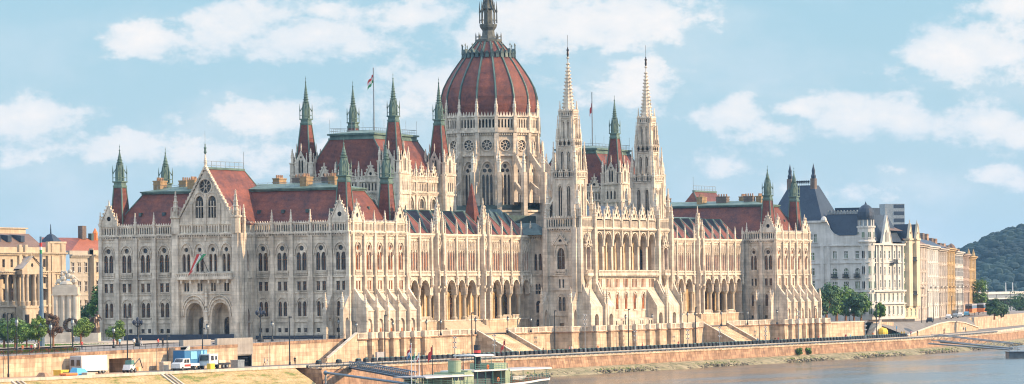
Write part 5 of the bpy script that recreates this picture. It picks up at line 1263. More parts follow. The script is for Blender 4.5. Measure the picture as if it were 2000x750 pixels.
def bcorn(mb, fr, u0, u1, z, h=.8, d=.8, mat=None):
    fbox(mb, fr, u0, u1, z, z + h * .4, -.1, d * .5, mat); fbox(mb, fr, u0, u1, z + h * .6, z + h, -.1, d, mat)
    n = max(1, int((u1 - u0) / 1.0)); s = (u1 - u0) / n
    for k in range(n): fbox(mb, fr, u0 + s * k + s * .25, u0 + s * k + s * .75, z + h * .4, z + h * .6, -.1, d * .7, mat)
# ---- museum palace on the left, facing the square
def museum():
    Y = 150; F = FR((0, Y), (1, 0), (0, -1)); root = empty('museum_palace', (95, Y + 10, PZ), 'long honey-coloured neoclassical palace with columns and a brown mansard roof left of the monument', 'palace')
    m = MB('museum_stone'); x0, x1, xe = 66, 110.5, 126.0
    # ground arcade
    n = 13
    for (a, b, nn, dd) in ((x0, x1, 12, 0), (x1, xe, 4, -.0)):
        w = (b - a) / nn
        for k in range(nn):
            c = a + w * (k + .5); h = [arch(c, w * .56, PZ + .3, 3.2, 4.4, 4, True)]; holed(m, F, rect(a + w * k, a + w * (k + 1), PZ, 6.2), h, dd, .6)
            wd = MB(G); wd.poly([F.P(p[0], dd - .58, p[1]) for p in h[0]]); PW.append(wd); hood(m, F, c, w * .3, 3.2, 4.7, .25, .12, True)
            # upper windows
            h1 = [rect(c - .7, c + .7, 7.6, 10.4)]; h2 = [rect(c - .6, c + .6, 11.8, 13.4)]; h3 = [rect(c - .6, c + .6, 16.0, 18.0)] if nn == 4 else [rect(c - .6, c + .6, 15.9, 17.9)]
            loggia = nn == 12
            holed(m, F, rect(a + w * k, a + w * (k + 1), 6.2, 14.4), h1 + h2, dd - (2.2 if loggia else 0), .4); holed(m, F, rect(a + w * k, a + w * (k + 1), 14.4, 19.0), h3, dd, .4)
            for h_ in (h1, h2): 
                wd = MB(G); wd.poly([F.P(p[0], dd - (2.2 if loggia else 0) - .38, p[1]) for p in h_[0]]); PW.append(wd); fbox(m, F, h_[0][0][0] - .25, h_[0][1][0] + .25, h_[0][2][1] + .05, h_[0][2][1] + .3, dd - (2.2 if loggia else 0) - .05, dd - (2.2 if loggia else 0) + .25)
            wd = MB(G); wd.poly([F.P(p[0], dd - .38, p[1]) for p in h3[0]]); PW.append(wd)
            if loggia:
                col = MB('museum_stone'); col.lathe(*F.P(a + w * k, -.45, 0)[:2], [(.7, 6.2), (.7, 7.3), (.5, 7.5), (.44, 13.2), (.62, 13.7), (.66, 14.0), (.66, 14.1)], 8); col.build('column', root)
                baluster(m, F, a + w * k + .7, a + w * (k + 1) - .7, 6.3, 7.3, 0, .45, .2)
                m.poly([F.P(a + w * k, 0, 14.1), F.P(a + w * (k + 1), 0, 14.1), F.P(a + w * (k + 1), -2.2, 14.1), F.P(a + w * k, -2.2, 14.1)]); 
            else: fbox(m, F, a + w * k - .3, a + w * k + .3, 6.2, 14.4, -.1, .2)
    m.poly([F.P(x0, 0, 6.2), F.P(x1, 0, 6.2), F.P(x1, -2.2, 6.2), F.P(x0, -2.2, 6.2)])
    fbox(m, F, x0, xe, 5.9, 6.3, -.3, .35); bcorn(m, F, x0, xe, 14.1, .9, .7); bcorn(m, F, x0, xe, 18.9, .8, 1.0); fbox(m, F, x0, xe, 19.7, 21.0, -1.0, .0)
    for u in (91.2, 94.0, 104.5, 107.3, 117.8, 119.6, 124.2): fbox(m, F, u - .6, u + .6, PZ, 22.4 if u > 116 or u < 95 else 21.6, -.1, .55)
    fbox(m, F, 118, 126, 14.4, 22.0, -.6, .3); fbox(m, F, 118, 126, 22.0, 22.5, -.6, .6)
    fbox(m, F, 91, 95, 19, 22.6, -.6, .4)
    m.poly([(xe, Y, PZ), (xe, Y + 20, PZ), (xe, Y + 20, 19.6), (xe, Y, 19.6)])
    # pedimented porch
    F2 = FR((0, Y - 1.6), (1, 0), (0, -1))
    for u in (103.6, 105.6, 109.0, 110.8):
        col = MB('museum_stone'); col.lathe(*F2.P(u, 0, 0)[:2], [(.65, 6.2), (.65, 7.2), (.5, 7.5), (.44, 13.2), (.62, 13.8), (.6, 14.1)], 8); col.build('column', root)
    m.box(102.6, 111.8, Y - 2.4, Y, 5.6, 6.2); m.box(102.6, 111.8, Y - 2.2, Y, 14.1, 15.2); m.box(102.6, 111.8, Y - 2.2, Y - .1, PZ, 5.6)
    for u in (104.6, 109.8): m.poly([(u - 1.0, Y - 2.22, PZ), (u + 1.0, Y - 2.22, PZ), (u + 1.0, Y - 2.22, 4.0), (u - 1, Y - 2.22, 4)], 'void')
    gable(FR((0, Y - 2.2), (1, 0), (0, -1)), 107.2, 4.9, 15.2, 18.4, 0, .5, cusp=False, part='_x', mat='museum_stone'); POOL['_x'][0][1].build('pediment', root); del POOL['_x']
    rf = MB('grey_roof'); rf.raw([(102.2, Y - 2.6, 15.5), (107.2, Y - 2.6, 18.7), (107.2, Y + 4, 18.7), (102.2, Y + 4, 15.5), (112.2, Y - 2.6, 15.5), (112.2, Y + 4, 15.5)], [(0, 1, 2, 3), (1, 4, 5, 2)]); rf.build('roof', root)
    m.build('wall', root)
    r = slab_roof([(x0, Y + .6, 20.6), (118, Y + .6, 20.6), (118, Y + 24, 20.6), (x0, Y + 24, 20.6)], [(x0, Y + 7, 24.6), (120, Y + 7, 24.6), (120, Y + 16, 24.6), (x0, Y + 16, 24.6)], 'brown_tile', None, lid='brown_tile')
    r.box(x0, 122, Y + 9.2, Y + 15, 24.5, 25.9, 'museum_stone'); r.box(x0, 122.6, Y + 8.8, Y + 15.4, 25.9, 26.2, 'museum_stone'); r.box(111, 112, Y + 11, Y + 12, 26.2, 28, 'grey_brick')
    for x in (96, 100, 105, 111): r.hexa([(x - .9, Y + 3, 22.4), (x + .9, Y + 3, 22.4), (x + .9, Y + 5.8, 22.4), (x - .9, Y + 5.8, 22.4), (x - .9, Y + 3, 24.0), (x + .9, Y + 3, 24.0), (x + .9, Y + 6.4, 24.3), (x - .9, Y + 6.4, 24.3)], 'slate')
    r.lathe(93, Y + 2.5, [(3.6, 22.4), (1.2, 25.2), (.15, 25.6), (.1, 27.2)], 4, PI / 4, 'slate'); r.lathe(124.2, Y + 3, [(3.0, 22.4), (.9, 24.3), (.2, 24.6), (.08, 27.0)], 4, PI / 4, 'slate')
    r.build('roof', root); finish(root)
museum()
def annex():
    Y = 158; dx = 14.5; F = FR((0, Y), (1, 0), (0, -1)); root = empty('office_palace', (140, Y + 10, PZ), 'grey-beige classical block with a bright orange tiled roof right behind the monument', 'office building')
    m = MB('grey_plaster'); facade(m, F, 126.5 + dx, 136 + dx, PZ, 18.6, 3, 4, 1.3, .5)
    m2 = MB('museum_stone'); F2 = FR((0, Y - 1.2), (1, 0), (0, -1)); facade(m2, F2, 136 + dx, 152 + dx, PZ, 18.6, 3, 4, 2.0, .52)
    bcorn(m, F, 126.5 + dx, 136 + dx, 18.6, .8, .9); bcorn(m2, F2, 136 + dx, 152 + dx, 18.6, .8, .9); fbox(m2, F2, 136 + dx, 152 + dx, 19.4, 20.6, -1, 0); fbox(m, F, 126.5 + dx, 136 + dx, 19.4, 20.4, -1, 0)
    for u in (136.3, 139.9, 146.5, 151.6): fbox(m2, F2, dx + u - .35, dx + u + .35, 5, 19, -.1, .35)
    m2.box(136 + dx, 136.3 + dx, Y - 1.2, Y, PZ, 21)
    m.build('wall', root); m2.build('wall', root)
    r = MB('orange_tile'); r.raw([(143.5, Y + 1, 20.4), (175, Y + 1, 20.4), (182, Y + 8, 24), (159.3, Y + 8, 24.0)], [(0, 1, 2, 3)]); r.raw([(128, Y + 1, 20.4), (143.5, Y + 1, 20.4), (159.3, Y + 8, 24), (140, Y + 8, 24)], [(0, 1, 2, 3)], 'roof_tile')
    r.box(158.6, 160.6, Y + 7, Y + 8.4, 23.6, 27.2, 'grey_brick'); r.box(162.4, 163.6, Y + 6.6, Y + 7.6, 23.2, 25.2, 'copper_dark'); r.box(168, 169.2, Y + 6.6, Y + 7.6, 23.2, 25.4, 'slate')
    r.lathe(165.6, Y + 7.4, [(.7, 23.4), (.7, 25.4), (.1, 26.6)], 6, mat='orange'); r.build('roof', root); finish(root)
annex()
# ---- white corner palace at the right
def white_palace():
    XN = 340; YW = 9.4; root = empty('white_corner_palace', (352, 22, PZ), 'white five-storey corner palace with steep slate roof and domed corner turret', 'apartment palace')
    m = MB('white_plaster'); Nf = FN(XN); W = FW(YW)
    # middle of the north front
    for u, f in ((13.2, 0), (17.0, 0), (20.8, 0)): pass
    def cells(us, zlist, w, fr_, u0, u1, z0, z1, arched=(), mat='green_glass', wide=None):
        bw = (u1 - u0) / len(us)
        for i, u in enumerate(us):
            a, b = (u0 if i == 0 else (us[i - 1] + u) / 2), (u1 if i == len(us) - 1 else (u + us[i + 1]) / 2); hs = []
            for j, (zb, zt) in enumerate(zlist):
                h = arch(u, w, zb, zt - w * .45, zt, 3, True) if j in arched else rect(u - w / 2, u + w / 2, zb, zt); hs.append(h)
                wd = MB(mat); wd.poly([fr_.P(p[0], -.28, p[1]) for p in h])
                for du in (-w / 6, w / 6): fbox(wd, fr_, u + du - .05, u + du + .05, zb, zt - (.3 if j in arched else 0), -.27, -.18, 'white_paint')
                fbox(wd, fr_, u - w / 2, u + w / 2, zb + (zt - zb) * .62, zb + (zt - zb) * .62 + .12, -.27, -.18, 'white_paint'); PW.append(wd)
                fbox(m, fr_, u - w / 2 - .2, u + w / 2 + .2, zb - .25, zb - .02, -.05, .25)
                if j in arched:
                    bb = MB('iron'); baluster(bb, fr_, u - w / 2 - .25, u + w / 2 + .25, zb - .1, zb + .9, .75, .25, .1); fbox(bb, fr_, u - w / 2 - .3, u + w / 2 + .3, zb - .25, zb - .1, 0, .8); bb.build('balcony', root)
            holed(m, fr_, rect(a, b, z0, z1), hs, 0, .3)
    zl = [(.4, 2.6), (4.2, 6.4), (7.9, 10.0), (11.7, 14.3), (17.8, 19.7)]
    cells([13.4, 16.9, 20.4], zl[:3], 1.5, Nf, 11.2, 24.2, PZ, 10.6); cells([13.4, 16.9, 20.4], [(11.4, 13.9)], 1.4, Nf, 11.2, 24.2, 10.6, 15.6, arched=(0,)); cells([13.4, 16.9, 20.4], [(16.8, 18.9)], 1.1, Nf, 11.2, 24.2, 15.6, 20.8)
    # left, taller bay
    cells([27.8], [(.4, 2.6), (4.2, 6.4), (8.2, 10.3), (12.0, 14.0), (16.4, 18.6)], 2.0, Nf, 24.2, 40, PZ, 20.5); cells([26.4, 27.8, 29.2], [(21.6, 24.0)], .9, Nf, 24.2, 40, 20.5, 27.6)
    for z, h, d in ((6.9, .5, .5), (10.7, .22, .2), (15.3, .3, .25), (20.4, .35, .35)): fbox(m, Nf, 9.4, 40, z, z + h, -.1, d)
    for u in (24.3, 11.4, 22.4, 32): fbox(m, Nf, u - .5, u + .5, PZ, 21, -.1, .3)
    # curved parapet
    par = [(11.2, 20.8), (24.2, 20.8), (24.2, 28.3), (23.0, 28.2), (22.4, 27), (21.8, 25.4), (20.8, 24.2), (19.2, 23.5), (14, 23.5), (12.4, 24.0), (11.2, 24.6)]
    tri = tessellate_polygon([[Vector((a, b, 0)) for a, b in par]]); m.raw([Nf.P(a, 0, b) for a, b in par], tri)
    for i in range(2, len(par) - 1):
        a, b = par[i], par[i + 1]; m.poly([Nf.P(a[0], .15, a[1]), Nf.P(b[0], .15, b[1]), Nf.P(b[0], -.6, b[1]), Nf.P(a[0], -.6, a[1])])
    m.lathe(XN - .2, 23.6, [(.9, 27.6), (1.0, 28.2), (.7, 28.9), (.2, 29.2)], 8)
    fbox(m, Nf, 24.2, 40, 27.4, 28.0, -.1, .5)
    # corner turret
    m.lathe(XN + 2.2, YW + 2.0, [(2.5, PZ), (2.5, 21.2), (2.9, 21.4), (2.9, 21.8), (2.5, 22), (2.5, 25.5), (2.8, 25.7), (2.8, 26.2)], 16, PI / 16)
    for k in range(16):
        a = PI + k * PI / 8 - PI / 16 * 0
        if math.cos(a) * .9 + math.sin(a) * .43 < .15:
            for (zb, zt) in ((.4, 2.6), (4.2, 6.4), (7.9, 10.0), (12.2, 14.4), (16.8, 18.9), (22.8, 24.4)):
                if k % 2 == 0:
                    F3 = FR((XN + 2.2 + 2.46 * math.cos(a), YW + 2 + 2.46 * math.sin(a)), (-math.sin(a), math.cos(a)), (math.cos(a), math.sin(a)))
                    wd = MB('green_glass'); fbox(wd, F3, -.42, .42, zb, zt, -.05, .04); fbox(wd, F3, -.04, .04, zb, zt, .04, .1, 'white_paint'); PW.append(wd); fbox(m, F3, -.6, .6, zb - .2, zb, 0, .2)
    dm_ = MB('grey_metal'); dm_.lathe(XN + 2.2, YW + 2, [(2.1, 26.2), (2.1, 28.0), (2.35, 28.2)], 12)
    for k in range(12): a = k * PI / 6; dm_.lathe(XN + 2.2 + 2.25 * math.cos(a), YW + 2 + 2.25 * math.sin(a), [(.2, 26.2), (.2, 28.0)], 5, mat='white_plaster')
    dm_.lathe(XN + 2.2, YW + 2, [(2.45, 28.0), (2.55, 29.2), (2.4, 30.3), (1.95, 31.3), (1.2, 32.1), (.4, 32.5), (.2, 32.9), (.02, 33.4)], 16, mat='slate'); dm_.build('dome', root)
    # river front
    cells([348.4, 351.6, 355.5, 359.2, 363, 366.6], [(.2, 2.6), (4.2, 6.4)], 1.4, W, XN + 5, 369, PZ, 7.2); cells([348.4, 352.2, 356.2, 360.6, 364.8], [(8.2, 10.3), (12.2, 14.2), (16.8, 18.9)], 1.3, W, XN + 5, 369, 7.2, 21.0)
    for z, h, d in ((3.2, .3, .6), (6.9, .5, .7), (15.3, .3, .25), (20.6, .5, .6)): fbox(m, W, XN + 1, 369, z, z + h, -.1, d)
    for u in (346.5, 350, 358.6, 362.4, 367): fbox(m, W, u - .35, u + .35, 7.4, 20.6, -.1, .5)
    bb = MB('iron'); baluster(bb, W, 356.6, 360.4, 15.4, 16.4, 1.2, .3, .1); fbox(bb, W, 356.4, 360.6, 15.1, 15.4, 0, 1.3); bb.build('balcony', root)
    gable(W, 354, 4.2, 21.0, 29.2, .1, .5, hole=[rect(352.6, 353.3, 21.6, 24.4), rect(353.65, 354.35, 21.6, 25), rect(354.7, 355.4, 21.6, 24.4)], cusp=False, part='_x', mat='white_plaster', back='green_glass'); POOL['_x'][0][1].build('gable', root); del POOL['_x']
    m.poly([(369, YW, PZ), (369, 40, PZ), (369, 40, 22), (369, YW, 22)])
    m.build('wall', root)
    r = MB('slate')
    r.raw([(XN + .6, 11, 21.8), (XN + .6, 24.4, 21.8), (XN + 4.6, 24.4, 29.8), (XN + 4.6, 13, 29.8), (366, 24.4, 29.8), (366, 13.5, 29.8), (369, 10, 21.6)], [(0, 1, 2, 3), (3, 2, 4, 5), (0, 3, 5, 6)])
    r.raw([(XN + .4, 24.3, 28.0), (XN + .4, 41.5, 28.0), (XN + 16, 41.5, 28.0), (XN + 16, 24.3, 28.0), (XN + 6, 29.0, 38.6), (XN + 6, 36.8, 38.6), (XN + 10, 36.8, 38.6), (XN + 10, 29.0, 38.6)], [(0, 1, 5, 4), (1, 2, 6, 5), (2, 3, 7, 6), (3, 0, 4, 7), (4, 5, 6, 7)])
    for y in (29.2, 36.6): r.box(XN + 5.4, XN + 7.2, y - .7, y + .7, 36.8, 40.6, 'grey_brick'); r.lathe(XN + 6.3, y, [(.7, 40.6), (.8, 41.4), (.5, 42), (.55, 43), (.3, 43.8), (.03, 45)], 8, mat='slate')
    for k in range(9): r.lathe(XN + 6, 30.6 + k * .6, [(.05, 38.6), (.05, 39.2), (.28, 39.5), (.28, 39.9), (.05, 40.1)], 6, mat='iron')
    r.tube((XN + 6, 30, 39.2), (XN + 6, 36, 39.2), .06, 4, 'iron')
    for k in range(22): y = 13.4 + k * .5; r.box(XN + 4.4, XN + 4.8, y, y + .28, 29.8, 30.7 + .3 * (k % 2), 'grey_metal')
    r.tube((XN + 4.6, 13.2, 30.3), (XN + 4.6, 24.3, 30.3), .07, 4, 'grey_metal')
    r.box(XN + 10, XN + 24, 15, 24, 27, 31.8, 'slate'); r.raw([(XN + 20, 10, 25), (XN + 30, 10, 25), (XN + 30, 22, 29.8), (XN + 20, 22, 31.5)], [(0, 1, 2, 3)], 'brown_tile')
    r.build('roof', root); finish(root)
    # cream neighbour with two gabled towers
    root = empty('cream_twin_gable_house', (374, 16, PZ), 'cream apartment house with two slim gabled bays adjoining the white corner palace', 'apartment house')
    m = MB('cream_plaster'); facade(m, W, 369, 380.5, PZ, 21, 3, 6, 1.1, .55, glassm='green_glass')
    for u in (371.4, 378.0): 
        fbox(m, W, u - 1.5, u + 1.5, 2.5, 22.6, -.1, 1.3); fbox(m, W, u - 1.7, u + 1.7, 22.2, 22.7, -.1, 1.6)
        gable(FR((0, YW), (1, 0), (0, -1)), u, 1.6, 22.7, 27.0, 1.2, .5, cusp=False, part='_x', mat='cream_plaster'); POOL['_x'][0][1].build('gable', root); del POOL['_x']
        m.raw([(u - 1.6, YW - .8, 22.7), (u + 1.6, YW - .8, 22.7), (u, YW - .8, 27), (u - 1.6, YW + 4, 22.7), (u + 1.6, YW + 4, 22.7), (u, YW + 4, 27)], [(0, 2, 5, 3), (1, 4, 5, 2)], 'slate')
        for k in range(5): wd = MB('green_glass'); fbox(wd, W, u - 2.7, u - 1.9, 3.6 + k * 3.7, 5.6 + k * 3.7, 0, .04); PW.append(wd)
    bb = MB('iron')
    for z in (6.0, 16.2): baluster(bb, W, 373.4, 376.6, z, z + 1.0, 1.3, .3, .1); fbox(bb, W, 373.2, 376.8, z - .3, z, 0, 1.4)
    bb.build('balcony', root)
    bcorn(m, W, 369, 380.5, 21, .8, .8); m.poly([(380.5, YW, PZ), (380.5, 40, PZ), (380.5, 40, 22), (380.5, YW, 22)]); m.poly([(369, YW + .1, 21), (369, 30, 21), (369, 30, 24), (369, YW + 4, 24)])
    m.build('wall', root); r = MB('brown_tile'); r.raw([(369, YW + .5, 21.8), (380.5, YW + .5, 21.8), (380.5, YW + 7, 25.6), (369, YW + 7, 25.6), (369, 36, 25.6), (380.5, 36, 25.6)], [(0, 1, 2, 3), (3, 2, 5, 4)]); r.box(378.5, 383.5, 24, 30, 23.0, 28.6, 'quay_brick'); r.build('roof', root); finish(root)
white_palace()
# ---- receding row of houses
A_ = (381.0, 11.5); B_ = (657.0, 85.0); LD = math.hypot(B_[0] - A_[0], B_[1] - A_[1]); UD = ((B_[0] - A_[0]) / LD, (B_[1] - A_[1]) / LD)
def along(px):    # distance along the row seen at this pixel
    lo, hi = 0, LD * 1.3
    for _ in range(40):
        mid = (lo + hi) / 2; x, y = A_[0] + UD[0] * mid, A_[1] + UD[1] * mid; dx, dy = x - CAM.x, y - CAM.y
        q = 1000 + FPX * (dx * RV[0] + dy * RV[1]) / (dx * WV[0] + dy * WV[1])
        if q < px: lo = mid
        else: hi = mid
    return lo
rows = [(1786, 1811, 20.6, 'beige_plaster', 4, 6, 'beige apartment house with pale shutters next to the cream twin-gabled house', 'brown_tile', 4.0),
        (1811, 1833, 20.4, 'white_plaster', 5, 5, 'off-white apartment house with tall framed bays, second from the left in the receding row', 'slate', 3.5),
        (1833, 1850, 20.0, 'beige_plaster', 5, 5, 'pinkish grey apartment house directly left of the golden yellow house', 'slate', 3.6),
        (1850, 1865.5, 20.4, 'ochre_plaster', 5, 5, 'golden yellow riverside apartment house in the receding row', 'brown_tile', 2.0),
        (1865.5, 1881, 19.6, 'white_plaster', 6, 5, 'dark-windowed house with white balcony bands right of the golden yellow house', 'slate', 1.5),
        (1881, 1893, 19.0, 'pink_plaster', 5, 5, 'narrow rosy apartment house second from the right end of the row', 'slate', 1.6),
        (1893, 1906, 18.4, 'ochre_plaster', 5, 5, 'ochre end house with a small domed turret at the right end of the row', 'brown_tile', 1.2)]
for i, (pa, pb, zt, mat, nb, nf, lab, rmat, rh) in enumerate(rows):
    a, b = along(pa), along(pb); o = (A_[0] + UD[0] * a, A_[1] + UD[1] * a); F = FR(o, UD, (UD[1], -UD[0])); L = b - a
    root = empty('apartment_house', (*o, -2.0), lab, 'apartment house', 'apartment houses receding along the river')
    m = MB(mat); z0 = -2.2
    facade(m, F, 0, L, z0, zt, nb, nf, min(1.8, L / nb * .5) if i != 4 else L / nb * .72, .62, trim='white_plaster' if i in (1, 4) else None)
    bcorn(m, F, 0, L, zt, .9, 1.0)
    for k in range(nb + 1): fbox(m, F, max(0, L * k / nb - .22), min(L, L * k / nb + .22), z0 + 4, zt, -.1, .14)
    for k in (1, nb - 2): fbox(m, F, L * k / nb + .5, L * (k + 1) / nb - .5, 8, 8.3, 0, .9)
    P = F.P; D = -16
    m.poly([P(0, 0, z0), P(0, D, z0), P(0, D, zt + .8), P(0, 0, zt + .8)]); m.poly([P(L, 0, z0), P(L, D, z0), P(L, D, zt + .8), P(L, 0, zt + .8)])
    m.build('wall', root)
    r = MB(rmat); r.raw([P(0, .2, zt + .9), P(L, .2, zt + .9), P(L, -7, zt + .9 + rh), P(0, -7, zt + .9 + rh), P(0, -16, zt + .9), P(L, -16, zt + .9)], [(0, 1, 2, 3), (3, 2, 5, 4), (0, 3, 4), (1, 5, 2)])
    for k in range(2): c = P(L * (.25 + .45 * k), -6, 0); r.box(c[0] - .9, c[0] + .9, c[1] - .6, c[1] + .6, zt + rh - .5, zt + rh + 2.4, 'quay_brick' if k else 'grey_brick')
    if i == 6:
        c = P(L * .6, -1, 0)
        for q in (.15, .85): e = P(L * q, -.4, 0); r.lathe(e[0], e[1], [(.7, zt), (.7, zt + 1.4), (.08, zt + 3.6)], 6, mat='ochre_plaster')
    if i == 5: c = P(L * .4, -5, 0); r.lathe(c[0], c[1], [(1.9, zt + 1), (1.9, zt + 2), (1.7, zt + 3), (1.1, zt + 4.1), (.1, zt + 4.8)], 10, mat='brown_tile')
    r.build('roof', root); finish(root)
# ---- distant blocks
m = MB('grey_metal'); c = atd(1746, 500, 1700); 
u = RV; n_ = (-WV[0], -WV[1]); F = FR((c[0], c[1]), (.6, -.8), (-.8, -.6)); F = FR((c[0], c[1]), (math.cos(-.9), math.sin(-.9)), (math.sin(-.9), -math.cos(-.9)))
fbox(m, F, -3.9, 5.2, 0, 45.2, -8, 0); root = empty('tower_block', (c[0], c[1], 0), 'distant blue-grey modern tower block above the roofs near the domed turret', 'tower block'); 
fl = MB('slate')
for k in range(14): fbox(fl, F, .2, 5.0, 3 + k * 3.1, 4.6 + k * 3.1, -.05, .12)
m.build('wall', root); fl.build('window_bands', root)
# ---- far bridge
def bridge():
    root = empty('river_bridge', atd(1990, 575, 1900), 'far pale bridge deck with slim lamp masts in front of the hill', 'bridge')
    m = MB('concrete'); d = 1900; a = atd(1900, 568, 1850); b = atd(2200, 572, 2050)
    dx, dy = b[0] - a[0], b[1] - a[1]; L = math.hypot(dx, dy); F = FR((a[0], a[1]), (dx / L, dy / L), (dy / L, -dx / L))
    z = 5.3; fbox(m, F, 0, L, z - 1.2, z, -12, 0, 'white_plaster'); fbox(m, F, 0, L, z - 3.0, z - 1.2, -11, -.8, 'grey_metal'); fbox(m, F, 6, L, z - 3.6, z - 3.0, -12, .6, 'white_plaster')
    for k in range(8): fbox(m, F, 18 + k * 22, 20 + k * 22, -11, z - 3.2, -10, -2)
    m.build('deck', root)
    for px in (1914.5, 1927, 1964.5, 1978): 
        mm = MB('white_paint'); c = atd(px, 560, 1885 + (px - 1900) * .7); mm.tube((c[0], c[1], z), (c[0], c[1], z + 4.6 if px > 1920 else z + 3.6), .3, 5, r2=.15); mm.build('lamp_mast', root)
bridge()
# ---- hill
def hill():
    m = MB('hill_haze_green'); sil = [(1760, 545), (1840, 520), (1870, 522), (1900, 502), (1915, 491), (1930, 483), (1942, 477), (1959, 468), (1972, 463), (1985, 459), (2000, 455), (2040, 445), (2100, 428), (2200, 420), (2350, 418)]
    vs = []; cols = 220; rws = 26; D0, D1 = 2700, 3500
    for i in range(cols):
        px = 1760 + 590 * i / (cols - 1)
        for k in range(len(sil) - 1):
            if sil[k][0] <= px <= sil[k + 1][0]: t = (px - sil[k][0]) / (sil[k + 1][0] - sil[k][0]); top = sil[k][1] + t * (sil[k + 1][1] - sil[k][1]); break
        zt = atd(px, top, 3200)[2]
        for j in range(rws):
            t = j / (rws - 1); d = D0 + (D1 - D0) * t; x, y, _ = atd(px, 500, d); hz = max(0, zt + 4) * math.sin(min(1, t * 1.55) * PI / 2) - 4
            hz += (math.sin(i * .9 + j * 1.7) * math.cos(i * .37 - j * .8) * 1.3 + random.uniform(-.8, .9)) * min(1, t * 4)
            vs.append((x, y, hz))
    fs = [(i * rws + j, (i + 1) * rws + j, (i + 1) * rws + j + 1, i * rws + j + 1) for i in range(cols - 1) for j in range(rws - 1)]
    m.raw(vs, fs); struct(m, 'wooded_hill')
    t = MB('hill_haze_green')     # tree crowns that break up the slope and skyline
    for q in range(3400):
        px = random.uniform(1880, 2080); i = int((px - 1760) / 590 * (cols - 1)); j = int(random.triangular(1, 18, 14)); v = vs[i * rws + j]; r = random.uniform(2.0, 4.6)
        t.ball((v[0] + random.uniform(-4, 4), v[1] + random.uniform(-15, 15), v[2] + r * .25), r, n=6, sz=random.uniform(.7, 1.1))
    struct(t, 'hill_woods', 'stuff')
hill()
# ================================================================ monument
def monument():
    mx_, my = -37.0, 45.0; root = empty('monument', (mx_, my, PZ), 'tall pale marble monument with fluted columns, crowning sculpture and dark bronze figures', 'monument')
    c, s = .9, .436   # turned a little, like the square
    def T(a, b, z): return (mx_ + a * c - b * s, my + a * s + b * c, z)
    def tb(m, a0, a1, b0, b1, z0, z1, mat=None): m.hexa([T(a0, b0, z0), T(a1, b0, z0), T(a1, b1, z0), T(a0, b1, z0), T(a0, b0, z1), T(a1, b0, z1), T(a1, b1, z1), T(a0, b1, z1)], mat)
    m = MB('white_marble'); tb(m, -5, 5, -8.6, 6, PZ, -.6); tb(m, -2.6, 2.6, -5.4, -1.6, -.6, 2.0); tb(m, -3.4, 3, .2, 6.0, -.6, 2.3)
    tb(m, -3.0, 3.0, 5.2, 9, PZ, -.2)
    m.build('plinth', root)
    p = MB('white_marble'); tb(p, -2.3, 2.3, -1.0, 3.8, 2.3, 3.0); tb(p, -1.9, 1.9, -.6, 3.4, 3.0, 11.0)
    for b in (-.7, .55, 1.9, 3.3):
        for a in (-1.9, 1.9):
            x, y, _ = T(a, b, 0); p.lathe(x, y, [(.62, 3.0), (.56, 3.3), (.52, 10.6), (.66, 11.0)], 12)
    for a in (-.7, .7):
        x, y, _ = T(a, -.75, 0); p.lathe(x, y, [(.62, 3.0), (.56, 3.3), (.52, 10.6), (.66, 11.0)], 12)
    tb(p, -2.6, 2.6, -1.4, 4.2, 11.0, 11.35); tb(p, -2.4, 2.4, -1.2, 4.0, 11.35, 12.9); tb(p, -2.0, 2.0, -.8, 3.6, 12.9, 13.4)
    p.build('pedestal', root)
    g = MB('white_marble')   # a reclining group: rocky base, draped body, raised torso
    x, y, _ = T(0, 1.4, 0); g.ball((x, y, 13.6), 1.5, sz=.6, n=10)
    for (a, b, z, r, sz) in ((0, 2.8, 14.2, .9, .8), (0, 1.9, 14.8, .95, .9), (.1, .9, 15.2, .8, 1.1), (0, .2, 15.0, .7, .9), (0, -.3, 14.2, .8, 1), (.3, .6, 16.1, .62, 1.0), (0, 1.5, 15.9, .5, 1.2), (-.2, 2.2, 15.6, .45, 1.2), (.2, -.2, 15.9, .36, 1)):
        x, y, _ = T(a, b, 0); g.ball((x, y, z + (z - 14) * .3), r * .78, sz=sz * 1.15, n=8)
    for (a, b) in (((0, .2, 15.8), (.3, -1.1, 14.4)), ((0, 1.2, 16.2), (0, 2.4, 16.8)), ((0, 2.6, 14.6), (0, 3.6, 13.6))): g.tube(T(*a), T(*b), .34, 7, r2=.22)
    g.build('sculpture', root)
    w = MB('bronze')      # bronze wreath leaning on the plinth
    x, y, _ = T(-2.4, .5, 0)
    for k in range(14):
        a = 2 * PI * k / 14; w.ball(T(-2.5, .2 + 1.35 * math.cos(a), 3.9 + 1.35 * math.sin(a)), .42, n=6)
    w.build('wreath', root)
    for q, (a, b, z0, h) in enumerate(((-1.8, -2.1, 2.0, 2.6), (-1.0, -2.9, 2.0, 3.4), (-1.6, -3.6, 2.0, 4.2), (-.4, -3.9, 2.0, 3.8), (-1.7, -4.7, 2.0, 4.6), (-.6, -5.0, 2.0, 5.2), (-2.2, -1.2, 2.0, 2.0))):
        f = MB('bronze'); x, y, _ = T(a, b, 0); f.lathe(x, y, [(.5, z0), (.55, z0 + h * .25), (.38, z0 + h * .5), (.52, z0 + h * .72), (.42, z0 + h * .82), (.15, z0 + h * .86)], 8)
        f.ball((x, y, z0 + h * .93), .25, n=7); f.tube((x - .3, y, z0 + h * .78), (x - .9, y - .3, z0 + h * .5), .17, 5); f.tube((x + .2, y - .3, z0 + h * .78), (x + .3, y - .9, z0 + h * .6), .16, 5); f.build('bronze_figure', root)
    d = MB('bronze')         # the large dark figure at the left flank
    for (a, b, z, r, sz) in ((-.5, 6.8, 2.4, 1.2, 2.2), (-.5, 6.6, 4.8, .95, 1.6), (-.5, 6.6, 6.9, .6, 1.5), (-.5, 6.7, 8.2, .38, 1)):
        x, y, _ = T(a, b, 0); d.ball((x, y, z), r, sz=sz, n=9)
    d.build('bronze_figure', root)
monument()
import numpy as np
